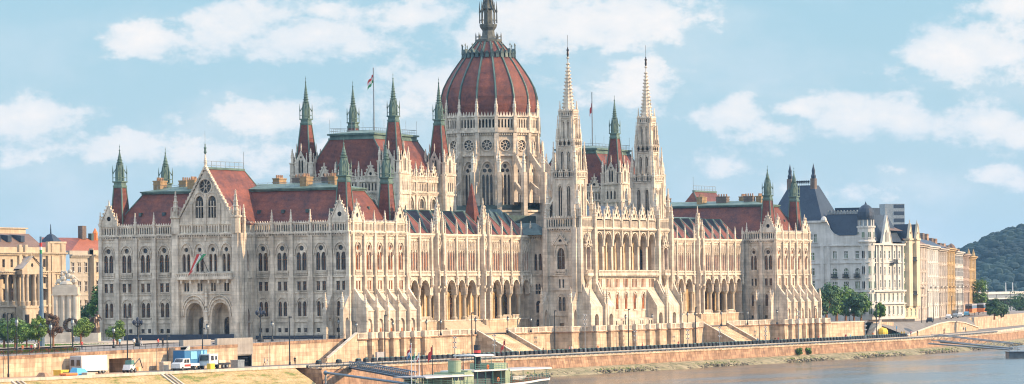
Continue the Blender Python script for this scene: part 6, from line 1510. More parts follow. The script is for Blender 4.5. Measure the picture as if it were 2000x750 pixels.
for o_ in [o for o in bpy.data.objects if o.parent and o.parent.name == 'monument']:
    for v in o_.data.vertices: v.co.z = float(np.interp(v.co.z + PZ, [-3, -1.2, -.6, 2.0, 2.3, 3.0, 11.0, 12.9, 13.4, 17.5], [-3.2, -1.4, -1.0, .8, 1.0, 1.7, 8.6, 10.4, 10.8, 14.2])) - PZ
# ================================================================ trees
def crown(mat, cx, cy, cz, rx, rz, n, leaf, seed, flat=0, clumps=16, cone=0):
    rnd = random.Random(seed); m = MB(mat); cl = []
    for k in range(clumps):
        while True:
            p = (rnd.uniform(-1, 1), rnd.uniform(-1, 1), rnd.uniform(-1, 1))
            if .25 < math.sqrt(sum(v * v for v in p)) < .95: break
        t = 1 - cone * (p[2] + 1) / 2
        cl.append((cx + p[0] * rx * .8 * t, cy + p[1] * rx * .8 * t, cz + p[2] * rz * .82, rnd.uniform(.26, .46) * rx * t))
    for q in range(n):
        c = cl[rnd.randrange(len(cl))]; v = Vector((rnd.gauss(0, 1), rnd.gauss(0, 1), rnd.gauss(0, 1))).normalized() * c[3] * rnd.uniform(.55, 1.08)
        p = Vector((c[0], c[1], c[2])) + v; nn = (v.normalized() + Vector((rnd.uniform(-.7, .7), rnd.uniform(-.7, .7), rnd.uniform(-.2, .9)))).normalized()
        t = nn.orthogonal().normalized(); b = nn.cross(t); s = leaf * rnd.uniform(.6, 1.3); an = rnd.uniform(0, PI); t, b = t * math.cos(an) + b * math.sin(an), b * math.cos(an) - t * math.sin(an)
        m.poly([p - t * s, p - b * s * .6, p + t * s, p + b * s * .6])
    return m, cl
def tree(x, y, z, h, r, label, group=None, mat='leaf', trunk=.3, seed=1, cone=0, n=1500, leaf=.28, name='tree'):
    root = empty(name, (x, y, z), label, 'tree', group)
    ch = h * (1 - trunk); m, cl = crown(mat, x, y, z + h - ch / 2, r, ch / 2, n, leaf, seed, clumps=18, cone=cone)
    t = MB('wood'); tr = max(.1, r * .07); t.tube((x, y, z), (x + .05, y, z + h * (trunk + .25)), tr * 1.4, 7, r2=tr * .7)
    for c in cl[:7]: t.tube((x, y, z + h * (trunk + .05)), (c[0], c[1], c[2]), tr * .5, 5, r2=tr * .2)
    t.build('trunk', root); m.build('crown', root)
TR = [(30, 671, 5.9, 2.7, 'leaf', 'round green street tree at the far left before the palace arcade', 0),
      (8, 671, 5.4, 2.4, 'leaf_dark', 'dark green street tree cut by the left picture edge', 0),
      (52, 670, 5.2, 1.8, 'leaf', 'small green tree between the leftmost tree and the bright conical tree', 0),
      (75, 675, 7.2, 2.1, 'leaf_light', 'bright green conical tree beside the blue-grey flag mast', .55),
      (104, 677, 6.8, 2.1, 'leaf_bronze', 'reddish bronze-leaved tree in front of the monument', .3),
      (158, 684, 5.4, 2.1, 'leaf_light', 'round bright green tree in front of the monument steps', 0),
      (229, 676, 5.3, 2.05, 'leaf_light', 'round green tree standing alone before the parliament north front', 0)]
for i, (px, py, h, r, mat, lab, cone) in enumerate(TR):
    yy = 16 + 4 * (i % 2) if i != 3 else 14
    x, z = onY(px, py, yy); z = PZ - .2 if z > PZ else z; x = onY(px, py, yy)[0]
    tree(x, yy, zc(x, yy), h, r * 1.18, lab, 'street trees beside the monument', mat, .2, 10 + i, cone, 2600, .19)
tree(16, 72, PZ, 12, 2.9, 'tall green tree rising behind the monument column', None, 'leaf', .2, 31, 0, 2600, .3)
tree(25, 80, PZ, 8.2, 3.8, 'dark tree behind the bronze figures of the monument', None, 'leaf_dark', .15, 32, 0, 2200, .32)
for i, (px, h, r, mat, lab) in enumerate(((1614, 12.5, 4.6, 'leaf_dark', 'large dark park tree touching the parliament south corner'), (1634, 12.0, 4.6, 'leaf', 'broad green park tree second from the parliament'), (1652, 9.8, 4.2, 'leaf', 'middle green tree of the park clump before the white palace'), (1668, 8.4, 3.6, 'leaf_dark', 'lower dark green tree right of the middle of the park clump'), (1682, 8.2, 3.3, 'leaf', 'round green tree near the right end of the park clump'), (1698, 6.0, 2.6, 'leaf_dark', 'small dark tree beside the palace entrance bay'), (1717, 5.6, 1.9, 'leaf', 'little bushy tree in front of the white turret base'))):
    y = 7 + (i % 3) * 3; x, _ = onY(px, 620, y); tree(x, y, -1.5, h, r, lab, 'park trees south of the parliament', mat, .12, 50 + i, 0, 2400, .36)
for i, (px, py, d, h, r, lab) in enumerate(((1913, 600, 1420, 14, 4, 'slim tree at the corner of the ochre end house'), (1942, 605, 1180, 6.6, 3.4, 'broad quay tree among the lamp posts at the right'), (1956, 603, 1250, 5.8, 3.4, 'quay tree right of the broad one'), (1990, 588, 1500, 7, 6, 'dark tree mass under the far bridge at the right edge'))):
    c = atd(px, py, d); tree(c[0], c[1], -2.2, h, r, lab, 'trees along the southern quay', 'leaf_dark' if i else 'leaf', .15, 80 + i, 0, 1600, .4)
for i, (px, py, r, lab) in enumerate(((1561, 688, 1.3, 'green bush growing out of the quay wall, left of a pair'), (1580, 687, 1.2, 'green bush growing out of the quay wall, right of a pair'))):
    x, z = onY(px, py, -15.9); m, _ = crown('leaf', x, -15.9, z + .1, r, r * .9, 700, .2, 90 + i, clumps=9); tag(m.build('bush', loc=(x, -15.9, z - 1)), lab, 'bush', 'bushes on the quay wall')
# ================================================================ street furniture
def mast(px, pyb, pyt, Y, label, kind='mast', grp='tall masts along the quay', zb=None, r=.09):
    x, z = onY(px, pyb, Y); zt = onY(px, pyt, Y)[1]; z = zb if zb is not None else z
    m = MB('iron'); m.lathe(x, Y, [(.2, z), (.2, z + .6), (r * 1.5, z + .7), (r, zt)], 6); m.box(x - .1, x + 1.0, Y - .06, Y + .06, zt - .1, zt); o = m.build(kind, loc=(x, Y, z)); tag(o, label, 'mast', grp)
    b = MB('iron'); b.box(x + .1, x + .9, Y - .12, Y + .12, zt - .28, zt - .1); b.build('lamp_head', o)
    return o
for px, pb, pt, Y, lab, zb in ((16, 706, 611, -2, 'tall dark mast at the far left in front of the palace', RZ), (249, 700, 618, -2, 'thin dark mast above the garage mouth', RZ), (327, 722, 655, -3.2, 'dark mast left of the blue trailer', RZ), (396, 722, 640, -4.5, 'dark mast behind the white lorries', RZ), (566, 713, 618, -5, 'dark mast in front of the long wall left of the narrow stair', RZ), (752, 700, 615, -9, 'thin dark mast before the pavilion arches', RZ), (922, 694, 610, -10.5, 'thin dark mast beside the left broad stair', RZ), (1084, 691, 606, -10.5, 'thin dark mast before the left stone tower', RZ), (1228, 684, 603, -10.5, 'thin dark mast before the middle of the central block', RZ), (1359, 677, 600, -10.5, 'thin dark mast at the right edge of the central block', RZ), (1483, 671, 596, -10.5, 'thin dark mast before the right arcade end', RZ), (1592, 664, 597, -10.5, 'thin dark mast at the last southern buttress', RZ), (1712, 657, 590, -9, 'dark mast by the small stair and traffic signs', RZ)):
    mast(px, pb, pt, Y, lab, zb=zb)
def floodlight(px, Y, pt, label):
    x, zt = onY(px, pt, Y); m = MB('grey_metal'); m.lathe(x, Y, [(.22, RZ), (.2, RZ + .8), (.09, RZ + .9), (.08, zt)], 6); o = m.build('floodlight_pole', loc=(x, Y, RZ)); tag(o, label, 'floodlight pole', 'pale floodlight poles beside the quay road')
    for k in range(3):
        h = MB('grey_roof'); z = zt - .2 - k * 1.05
        for sx in (-.55, .55): h.hexa([(x + sx - .2, Y - .2, z - .22), (x + sx + .2, Y - .2, z - .22), (x + sx + .2, Y + .1, z - .12), (x + sx - .2, Y + .1, z - .12), (x + sx - .2, Y - .2, z), (x + sx + .2, Y - .2, z), (x + sx + .2, Y + .1, z + .12), (x + sx - .2, Y + .1, z + .12)])
        h.tube((x - .6, Y, z), (x + .6, Y, z), .05, 4, 'iron'); h.build('lamp_head', o)
for px, pt, lab in ((888, 657, 'pale floodlight pole before the plain wall left of the first broad stair'), (965, 653, 'pale floodlight pole before the first broad stair'), (1240, 645, 'pale floodlight pole before the central terrace wall'), (1343, 643, 'pale floodlight pole near the right end of the central terrace wall'), (1405, 638, 'pale floodlight pole before the second broad stair'), (1495, 637, 'pale floodlight pole before the dark wall corner of the south pavilion'), (1690, 627, 'pale floodlight pole left of the small stair')):
    floodlight(px, -11, pt, lab)
for px, pt, lab in ((1142, 613, 'tall white camera pole before the left stone tower'), (1559, 607, 'tall white camera pole before the south pavilion buttresses')): floodlight(px, -10.8, pt, lab)
LMP = None
def lamp(x, y, z, h, label, grp):
    global LMP
    if LMP is None:
        root = empty('street_lamp', (0, 0, 0)); m = MB('iron'); m.lathe(0, 0, [(.28, 0), (.28, .3), (.16, .5), (.09, .9), (.07, 2.4), (.14, 2.5)], 8); m.build('post', root)
        g = MB('grey_metal'); g.lathe(0, 0, [(.14, 2.5), (.30, 2.85), (.26, 3.15), (.1, 3.25)], 8); g.build('lantern', root); c = MB('iron'); c.lathe(0, 0, [(.32, 3.15), (.12, 3.35), (.03, 3.6)], 8); c.build('cap', root); LMP = root; o = root
    else: o = copy_tree(LMP)
    o.location = (x, y, z); s = h / 3.6; o.scale = (min(s, 1.12), min(s, 1.12), s); tag(o, label, 'street lamp', grp)
gl = 'dark globe lamps along the terrace'
for px, Y, zz, h, lab in ((696, -3.0, PZ, 3.6, 'terrace lamp at the corner where the narrow stair begins'), (767, -3.2, PZ, 3.6, 'terrace lamp before the second arch of the north pavilion'), (833, -.6, PZ, 3.7, 'terrace lamp left of the first arcade gable'), (861, -.6, PZ, 3.7, 'terrace lamp under the first arcade gable'), (929, -.8, PZ, 4.0, 'terrace lamp at the left head of the first broad stair'), (992, -.8, PZ, 4.0, 'terrace lamp at the right head of the first broad stair'), (1037, -.6, PZ, 3.6, 'terrace lamp between the first broad stair and the left tower'), (1222, -6.8, PZ, 3.8, 'terrace lamp before the left windows of the central block'), (1274, -6.8, PZ, 3.8, 'terrace lamp before the right windows of the central block'), (1343, -2.2, PZ, 4, 'terrace lamp beside the right stone tower foot'), (1409, -.8, PZ, 4, 'terrace lamp at the right head of the second broad stair'), (1358, -.8, PZ, 4, 'terrace lamp at the left head of the second broad stair'), (1368, 1, PZ, 4, 'terrace lamp hidden behind the second stair head'), (1460, -.6, PZ, 3.8, 'terrace lamp before the dark flank of the south pavilion'), (1518, -3.0, PZ, 4, 'terrace lamp in the first arch of the south pavilion'), (1604, -2, PZ, 4, 'park lamp right of the last southern buttress'), (1660, 1, -1.6, 4.4, 'park lamp before the middle of the tree clump')):
    if px == 1368: continue
    x, _ = onY(px, 640, Y); lamp(x, Y, zz, h, lab, gl)
for px, Y, h, lab in ((222, 6, 4.2, 'street lamp left of the ornate candelabrum'), (532, 3, 4.4, 'street lamp before the north front right of the candelabrum with three globes'), (662, 2, 4.4, 'street lamp by the north front corner buttress'), (405, 3, 4.4, 'street lamp before the second portal'), (99, 8, 5.4, 'street lamp in front of the bronze-leaved tree'), (142, 5, 6.5, 'tall street lamp left of the round tree before the monument'), (33, 8, 6.8, 'tall street lamp under the leftmost tree')):
    x, _ = onY(px, 665, Y); lamp(x, Y, zc(x, Y), h, lab, 'street lamps on the upper street')
def candelabrum(px, Y, h, label):
    x, _ = onY(px, 660, Y); z = zc(x, Y); root = empty('candelabrum', (x, Y, z), label, 'candelabrum', 'large ornate candelabra before the north front'); m = MB('iron')
    m.lathe(x, Y, [(.7, z), (.7, z + .5), (.45, z + .7), (.35, z + 1.6), (.16, z + 1.9), (.13, z + h * .68), (.3, z + h * .7), (.12, z + h * .75)], 8)
    for k in range(5):
        a = k * 2 * PI / 5; m.tube((x, Y, z + h * .66), (x + .8 * math.cos(a), Y + .8 * math.sin(a), z + h * .74), .06, 4)
    m.build('post', root)
    for k in range(6):
        a = k * 2 * PI / 5; rr = .8 if k < 5 else 0; zz = z + h * (.74 if k < 5 else .84); g = MB('dark_blue'); g.lathe(x + rr * math.cos(a), Y + rr * math.sin(a), [(.08, zz), (.3, zz + .35), (.26, zz + .7), (.05, zz + .95)], 6); g.build('lantern', root)
candelabrum(269, 9, 5.6, 'ornate black candelabrum before the left half of the north front'); candelabrum(509, 4, 7.4, 'ornate black candelabrum right of the portal wing')
# hoarding, railings
def railing(pts, h, label, step=2.2, rails=3, r=.035, name='railing'):
    m = MB('iron')
    for (a, b) in zip(pts, pts[1:]):
        L = math.dist(a, b); n = max(1, int(L / step)); 
        for k in range(n + 1):
            t = k / n; p = [a[i] + (b[i] - a[i]) * t for i in range(3)]; m.tube(p, (p[0], p[1], p[2] + h), r * 1.2, 4)
        for q in range(rails): m.tube((a[0], a[1], a[2] + h * (q + 1) / rails), (b[0], b[1], b[2] + h * (q + 1) / rails), r, 4)
    tag(m.build(name, loc=pts[0]), label, 'railing')
railing([(-240, YR + .1, zst(-240)), (X(352), YR + .1, zst(X(352)))], 1.05, 'thin dark railing on top of the long left retaining wall', 2.1, 2)
railing([(X(490), YR + .1, zst(X(490))), (-12, YR + .1, PZ), (-4.6, YR + .1, PZ)], 1.05, 'thin dark railing on the wall left of the narrow stair', 2.0, 3)
railing([(-40, -14.6, -6.65), (30, -14.8, -6.65)], 1.1, 'black pedestrian railing on the brick quay corner', 2.4, 2)
bp = MB('dark_blue'); bp.box(-1.2, -1.0, 3.0, 23, PZ, PZ + .7); bp.box(-9, -8.8, 23, 50, PZ, PZ + 1.2)
tag(bp.build('hoarding', loc=(-5, 25, PZ)), 'dark blue hoarding along the foot of the north front', 'hoarding')
cb = MB('concrete'); cb.box(X(388), X(442), 2.2, 3.2, PZ - .5, PZ + .75); tag(cb.build('concrete_parapet', loc=(X(415), 2.7, PZ)), 'low grey concrete parapet before the portals', 'parapet')
gr = MB('grey_metal')    # continuous crash barrier on the river side of the road
for i in range(1, 6):
    (a, b), (c, d) = RE[i], RE[i + 1]; n = int((c - a) / 2.6)
    for k in range(n):
        t = k / n; x, y = a + (c - a) * t, b + (d - b) * t - .5; x2, y2 = a + (c - a) * (k + .7) / n, b + (d - b) * (k + .7) / n - .5
        gr.tube((x, y, -6.65), (x, y, -6.0), .06, 4); gr.tube((x, y, -6.62), (x2, y2, -6.2), .06, 4, 'grey_roof')
    gr.hexa([(a, b - .6, -6.18), (c, d - .6, -6.18), (c, d - .5, -6.18), (a, b - .5, -6.18), (a, b - .6, -5.98), (c, d - .6, -5.98), (c, d - .5, -5.98), (a, b - .5, -5.98)])
    gr.tube((a, b - .55, -6.3), (c, d - .55, -6.3), .07, 4, 'iron')
tag(gr.build('crash_barrier', loc=(150, -13, -6.6)), 'long grey crash barrier on the river side of the quay road', 'barrier')
blk = None; xs = [-33, -24.5, -16, -12.6, -9]; x = -6.0
while x < 330: xs.append(x); x += 2.42
for x in xs:
    if blk is None:
        m = MB('iron'); m.hexa([(-.72, -.4, 0), (.72, -.4, 0), (.72, .4, 0), (-.72, .4, 0), (-.68, -.3, .85), (.68, -.3, .85), (.68, .3, .85), (-.68, .3, .85)]); m.hexa([(-.5, -.25, .85), (.5, -.25, .85), (.5, .25, .85), (-.5, .25, .85), (-.44, -.2, .95), (.44, -.2, .95), (.44, .2, .95), (-.44, .2, .95)], 'ship_teal')
        o = m.build('barrier_block', loc=(0, 0, 0)); blk = o
    else: o = blk.copy(); COL.objects.link(o)
    y = -10.4 if x < 262 else -10.4 + (x - 262) * .075
    o.location = (x, y, RZ); tag(o, 'dark barrier block, one of the long even row beside the quay road', 'barrier block', 'dark barrier blocks along the quay road')
# ================================================================ flags
FLAGS = ['frayed red, white and green flag on the roof pole left of the dome', 'small crimson flag on the roof pole between the stone spires', 'red, white and blue flag at the ship bow', 'small green pennant at the ship bow', 'small reddish pennant at the ship bow', 'bright red flag on the ship mast left of the wheelhouse', 'dark red pennant on the ship mast right of the funnel']
def flagpole(x, y, z, h, stripes, label, droop=.5, fw=3.2, fh=2.0, r=.07, pm='grey_metal', side=-1, top=.5, cat='flagpole'):
    m = MB(pm); m.lathe(x, y, [(r * 1.4, z), (r, z + h), (r * 1.8, z + h + .05), (.02, z + h + .2)], 6); o = m.build('flagpole', loc=(x, y, z)); tag(o, label, cat)
    f = MB(stripes[0]); n = 6; zt = z + h - top; k = len(stripes)
    for s_ in range(k):
        for i in range(n):
            def Q(i, q):
                t = i / n; xx = side * fw * t * (1 - droop * .55); return (x + xx * .5, y - xx * .85 + .18 * math.sin(i * 1.7) , zt - fh * q / k - droop * fw * t ** 1.1 * .75 + .1 * math.sin(i * 2.1))
            a, b, c, d = Q(i, s_), Q(i + 1, s_), Q(i + 1, s_ + 1), Q(i, s_ + 1); f.poly([a, b, c, d], stripes[s_])
            f.poly([(p[0] + .02, p[1] + .02, p[2]) for p in (a, b, c, d)], stripes[s_])
    tag(f.build('flag', loc=(x, y, z + h)), FLAGS.pop(0), 'flag'); return o
flagpole(73, 32, 45.7, 14.6, ['red', 'white_cloth', 'green'], 'roof flagpole with a frayed red, white and green flag left of the dome', .9, 3.0, 1.9, r=.13, top=1.4)
flagpole(195, 32, 45.7, 14.0, ['red', 'red'], 'roof flagpole with a small crimson flag between the two stone spires', 1.3, 2.2, 1.6, r=.13, top=2.6)
c = onY(82, 670, 20); 
m = MB('blue_steel'); zt = onY(82, 462, 20)[1]; xx = c[0]; m.lathe(xx, 20, [(.55, zc(xx, 20)), (.45, 4.0), (.34, 12), (.22, zt)], 10)
for a, b, mt in ((onY(82, 482, 20)[1], onY(82, 474, 20)[1], 'red'), (onY(82, 514, 20)[1], onY(82, 488, 20)[1], 'green')): m.lathe(xx, 20, [(.27, a), (.27, b)], 10, mat=mt)
m.lathe(xx, 20, [(.27, onY(82, 488, 20)[1]), (.27, onY(82, 482, 20)[1])], 10, mat='white_cloth')
tag(m.build('flag_mast', loc=(xx, 20, PZ)), 'very tall blue-grey mast with furled red and green flag beside the monument', 'flag mast')
# flag hung slanting from the balcony
f = MB('red'); ys_ = [33.5, 33.0, 32.3, 31.7, 31.1, 30.6]; P0 = lambda t, w: (-9.3 + .2 * math.sin(t * 5), 32.6 - t * -1.1 - w * .62 + .1 * math.sin(t * 7), 16.9 - t * 3.9)
for k, mt in enumerate(('red', 'white_cloth', 'green')):
    for i in range(6):
        a, b = i / 6, (i + 1) / 6; sh = (1 - .25 * k) 
        f.poly([(-9.2, 31.6 + a * 2.2 - k * .75, 17.0 - a * (4.6 - k * .9)), (-9.2, 31.6 + b * 2.2 - k * .75, 17.0 - b * (4.6 - k * .9)), (-9.2 + .15, 31.6 + b * 2.0 - (k + 1) * .75, 17.0 - b * (4.6 - (k + 1) * .9)), (-9.2 + .15, 31.6 + a * 2.0 - (k + 1) * .75, 17.0 - a * (4.6 - (k + 1) * .9))], mt)
f.tube((-7.0, 30.0, 13.0), (-9.4, 30.6, 17.0), .07, 5, 'iron')
tag(f.build('hanging_flag', loc=(-8.5, 31, 15)), 'red, white and green flag hanging from the balcony over the portals', 'flag')
# ================================================================ vehicles on the quay
def wheels(root, P, xs, w, r=.45, z=RZ):
    for x in xs:
        for sy in (-w / 2, w / 2):
            m = MB('tyre'); a, b = P(x, sy - .14, 0), P(x, sy + .14, 0); m.tube((a[0], a[1], z + r), (b[0], b[1], z + r), r, 12); m.tube((P(x, sy - .16, 0)[0], P(x, sy - .16, 0)[1], z + r), (P(x, sy + .16, 0)[0], P(x, sy + .16, 0)[1], z + r), r * .5, 8, 'grey_metal'); m.build('wheel', root)
def loc(x, y, ang):
    c, s = math.cos(ang), math.sin(ang); return lambda a, b, z: (x + a * c - b * s, y + a * s + b * c, RZ + z)
def vbox(m, P, a0, a1, b0, b1, z0, z1, mat=None, sa=0, sb=0): m.hexa([P(a0, b0, z0), P(a1, b0, z0), P(a1, b1, z0), P(a0, b1, z0), P(a0 + sa, b0 + .05, z1), P(a1 - sb, b0 + .05, z1), P(a1 - sb, b1 - .05, z1), P(a0 + sa, b1 - .05, z1)], mat)
# blue box trailer
x0 = onY(361, 715, -5.5)[0]; P = loc(x0, -4.2, 0); root = empty('box_trailer', (x0 + 6, -4.2, RZ), 'blue box trailer with pale blue panels parked by the wall', 'trailer')
m = MB('blue'); vbox(m, P, 0, 8.6, -1.3, 1.3, .7, 3.7); vbox(m, P, 2.2, 4.6, -1.36, -1.28, 2.0, 3.5, 'light_blue'); vbox(m, P, 6.1, 6.8, -1.36, -1.28, .8, 3.6, 'light_blue'); vbox(m, P, 7.4, 8.3, -1.36, -1.28, .8, 3.6, 'light_blue'); vbox(m, P, -.05, 8.65, -1.35, 1.35, 3.68, 3.8, 'grey_metal'); m.build('body', root); wheels(root, P, (5.6, 6.8), 2.3)
def crewcab(px, Y, label):
    x0 = onY(px, 720, Y)[0]; P = loc(x0, Y, .0); root = empty('flatbed_van', (x0 + 3, Y, RZ), label, 'van'); m = MB('white_paint')
    vbox(m, P, 0, 3.9, -1, 1, .45, 1.35); vbox(m, P, .9, 3.9, -.95, .95, 1.35, 2.25, sa=.55, sb=.05); vbox(m, P, .05, 1.1, -.98, .98, 1.2, 1.55, sa=.5); m.build('cab', root)
    g = MB('window_glass'); g.hexa([P(.88, -.8, 1.42), P(.88, .8, 1.42), P(1.42, .75, 2.15), P(1.42, -.75, 2.15), P(.80, -.82, 1.45), P(.80, .82, 1.45), P(1.36, .77, 2.18), P(1.36, -.77, 2.18)]); vbox(g, P, 1.6, 2.5, -.99, -.92, 1.45, 2.1, sa=.2); vbox(g, P, 2.7, 3.5, -.99, -.92, 1.45, 2.1); g.build('window', root)
    b = MB('white_paint'); vbox(b, P, 4.0, 7.2, -1.05, 1.05, .8, 1.3); vbox(b, P, .5, 6.8, -.98, -.9, .35, .5, 'black'); vbox(b, P, 1.7, 3.8, -1.04, -1.0, .75, 1.15, 'red'); b.build('flatbed', root); h = MB('light_glass'); vbox(h, P, -.04, .1, -.9, -.55, .8, 1.05); h.build('headlight', root); h = MB('light_glass'); vbox(h, P, -.04, .1, .55, .9, .8, 1.05); h.build('headlight', root); wheels(root, P, (.95, 5.6), 1.8, .38)
crewcab(343, -7.2, 'white crew-cab flatbed van with red side marking in front of the blue trailer')
x0 = onY(399, 720, -6.6)[0]; P = loc(x0, -6.6, 0); root = empty('lorry', (x0 + 3.5, -6.6, RZ), 'white cab lorry with a low dark bed right of the blue trailer', 'lorry')
m = MB('white_paint'); vbox(m, P, 0, 2.1, -1.15, 1.15, .7, 2.9, sa=.2); vbox(m, P, 2.1, 3.4, -1.1, 1.1, .9, 2.95); m.build('cab', root); g = MB('window_glass'); g.hexa([P(-.02, -.95, 1.7), P(-.02, .95, 1.7), P(.16, .9, 2.7), P(.16, -.9, 2.7), P(-.08, -.95, 1.7), P(-.08, .95, 1.7), P(.1, .9, 2.7), P(.1, -.9, 2.7)]); vbox(g, P, .7, 1.7, -1.18, -1.1, 1.7, 2.6); vbox(g, P, 2.4, 3.0, -1.16, -1.05, 1.8, 2.5); g.build('window', root)
b = MB('iron'); vbox(b, P, 3.4, 8.2, -1.15, 1.15, .75, 1.15); vbox(b, P, 3.8, 6.4, -1.1, 1.1, 1.15, 1.7, 'cream_plaster'); b.build('bed', root); wheels(root, P, (1.2, 5.4, 6.8), 2.1, .5)
x0 = onY(160, 722, -4.7)[0]; P = loc(x0, -3.4, 0); root = empty('site_container', (x0 + 4, -3.4, RZ), 'white site container with a grey windowed end against the left wall', 'container'); m = MB('white_paint'); vbox(m, P, 0, 8.9, -1.3, 1.3, .6, 3.4); vbox(m, P, -.12, 0, -1.28, 1.28, .7, 3.3, 'grey_roof'); m.build('body', root)
for a in (-1.0, .25): g = MB('window_glass'); vbox(g, P, -.2, -.1, a, a + .75, 1.6, 2.7); g.build('window', root)
b = MB('iron'); vbox(b, P, .2, 8.7, -1.1, 1.1, .3, .5); b.build('frame', root); wheels(root, P, (6.4, 7.6), 2.2, .42)
x0 = onY(246, 720, -6)[0]; P = loc(x0, -6, 0); root = empty('skid_loader', (x0 + 2, -6, RZ), 'small white and red loader with raised arms at the garage mouth', 'loader')
m = MB('white_paint'); vbox(m, P, 0, 2.2, -.8, .8, .5, 1.5, sa=.4, sb=.3); vbox(m, P, .8, 2.0, -.7, .7, 1.5, 2.3, 'ship_teal', sa=.1, sb=.1); m.build('body', root); b = MB('orange'); vbox(b, P, 2.0, 3.4, -.7, .7, .3, 1.0); b.tube(P(1.2, -.8, 1.2), P(3.6, -.8, 2.6), .1, 5, 'iron'); b.tube(P(3.6, -.8, 2.6), P(4.6, -.8, .8), .1, 5, 'iron'); b.tube(P(1.2, .8, 1.2), P(3.6, .8, 2.6), .1, 5, 'iron'); b.build('arm', root); wheels(root, P, (.6, 1.9), 1.6, .42)
def clutter(name, px, py, Y, dims, mat, label, cat, tar=False):
    x, z = onY(px, py, Y); m = MB(mat); a, b, h = dims; z = RZ
    if tar: m.hexa([(x - a, Y - b, z), (x + a, Y - b, z), (x + a, Y + b, z), (x - a, Y + b, z), (x - a * .7, Y - b * .6, z + h), (x + a * .5, Y - b * .6, z + h * .9), (x + a * .4, Y + b * .6, z + h), (x - a * .6, Y + b * .6, z + h * 1.1)])
    else: m.box(x - a, x + a, Y - b, Y + b, z, z + h * .8); m.box(x - a * 1.04, x + a * 1.04, Y - b * 1.06, Y + b * 1.06, z + h * .8, z + h)
    tag(m.build(name, loc=(x, Y, z)), label, cat)
clutter('tarpaulin_pile', 154, 727, -7, (2.2, 1, 1.3), 'tarpaulin', 'light blue tarpaulin heap before the site container', 'tarpaulin', True)
clutter('timber_stack', 119, 723, -4, (1.3, .8, 1.0), 'yellow', 'small yellow timber stack by the left wall', 'timber stack')
clutter('utility_box', 464, 720, -5, (1.3, .8, 1.5), 'grey_metal', 'grey utility box beside the concrete gateway', 'utility box')
clutter('utility_box', 322, 718, -3.4, (1.3, .5, 1.7), 'limestone', 'pale kiosk box left of the blue trailer', 'utility box')
clutter('brick_pallet', 173, 735, -9, (1.4, .6, .5), 'white_marble', 'white blocks on a pallet near the bank kerb', 'pallet')
clutter('crate', 412, 728, -10.5, (.8, .4, 1.2), 'yellow', 'pale yellow crate at the kerb below the lorry', 'crate')
clutter('dirt_heap', 88, 729, -6, (1.6, 1, .7), 'quay_brick', 'small brown soil heap at the left', 'heap', True)
for (pa, pb, py) in ((127, 150, 736),):
    x, _ = onY(pa, py, -9); x2, _ = onY(pb, py, -9); m = MB('orange')
    for q in range(3): m.tube((x, -9 + q * .5, RZ + .3), (x2, -9 + q * .5, RZ + .3), .24, 8)
    tag(m.build('pipe_bundle', loc=(x, -9, RZ)), 'bundle of orange pipes lying near the kerb', 'pipes')
ch = MB('limestone'); x = onY(742, 700, -6)[0]; ch.box(x - 1.7, x + 2.2, -6.2, -5.8, RZ, RZ + 1.9, 'grey_roof'); tag(ch.build('notice_board', loc=(x, -6, RZ)), 'pale translucent notice board on the quay road before the pavilion', 'board')
# cars, trams on the far quay
def car(px, py, d, ang, mat, label, L=4.4):
    c = atd(px, py, d); ca, sa = math.cos(ang), math.sin(ang); zb = c[2]; Pf = lambda a, b, z: (c[0] + a * ca - b * sa, c[1] + a * sa + b * ca, zb + z)
    root = empty('parked_car', (c[0], c[1], zb), label, 'car', 'cars on the southern quay'); m = MB(mat); vbox(m, Pf, -L / 2, L / 2, -.85, .85, .3, .95); vbox(m, Pf, -L * .3, L * .32, -.75, .75, .95, 1.5, sa=.5, sb=.4); m.build('body', root)
    g = MB('window_glass'); vbox(g, Pf, -L * .24, L * .26, -.78, .78, 1.0, 1.4, sa=.4, sb=.35); g.build('window', root)
    for a in (-L * .32, L * .32):
        for b in (-.8, .8): w = MB('tyre'); p, q = Pf(a, b - .1, .32), Pf(a, b + .1, .32); w.tube(p, q, .32, 10); w.build('wheel', root)
for i, (px, py, d, mt, lab) in enumerate(((1866, 621, 1230, 'grey_metal', 'grey car before the golden yellow house'), (1876, 619, 1260, 'white_paint', 'white car right of the grey one on the southern quay'), (1888, 617, 1290, 'light_blue', 'pale blue car before the ochre end house'), (1853, 623, 1200, 'white_paint', 'white car at the left end of the parked cars'), (1816, 630, 1110, 'iron', 'black car before the off-white framed-bay house'))): car(px, py, d, .25, mt, lab)
for (px, py, d, L, lab) in ((1899, 612, 1330, 14, 'orange tram left of the slim quay tree'), (1922, 611, 1300, 15, 'orange tram behind the broad quay tree')):
    c = atd(px, py, d); root = empty('tram', (c[0], c[1], c[2]), lab, 'tram', 'orange trams on the southern quay'); ca, sa = .97, .24; Pf = lambda a, b, z: (c[0] + a * ca - b * sa, c[1] + a * sa + b * ca, c[2] + z)
    m = MB('orange'); vbox(m, Pf, -L, L, -1.2, 1.2, .4, 1.7); m.box; vbox(m, Pf, -L, L, -1.15, 1.15, 2.8, 3.3, 'grey_roof'); m.build('body', root); g = MB('window_glass'); vbox(g, Pf, -L + .1, L - .1, -1.18, 1.18, 1.7, 2.8); g.build('window', root)
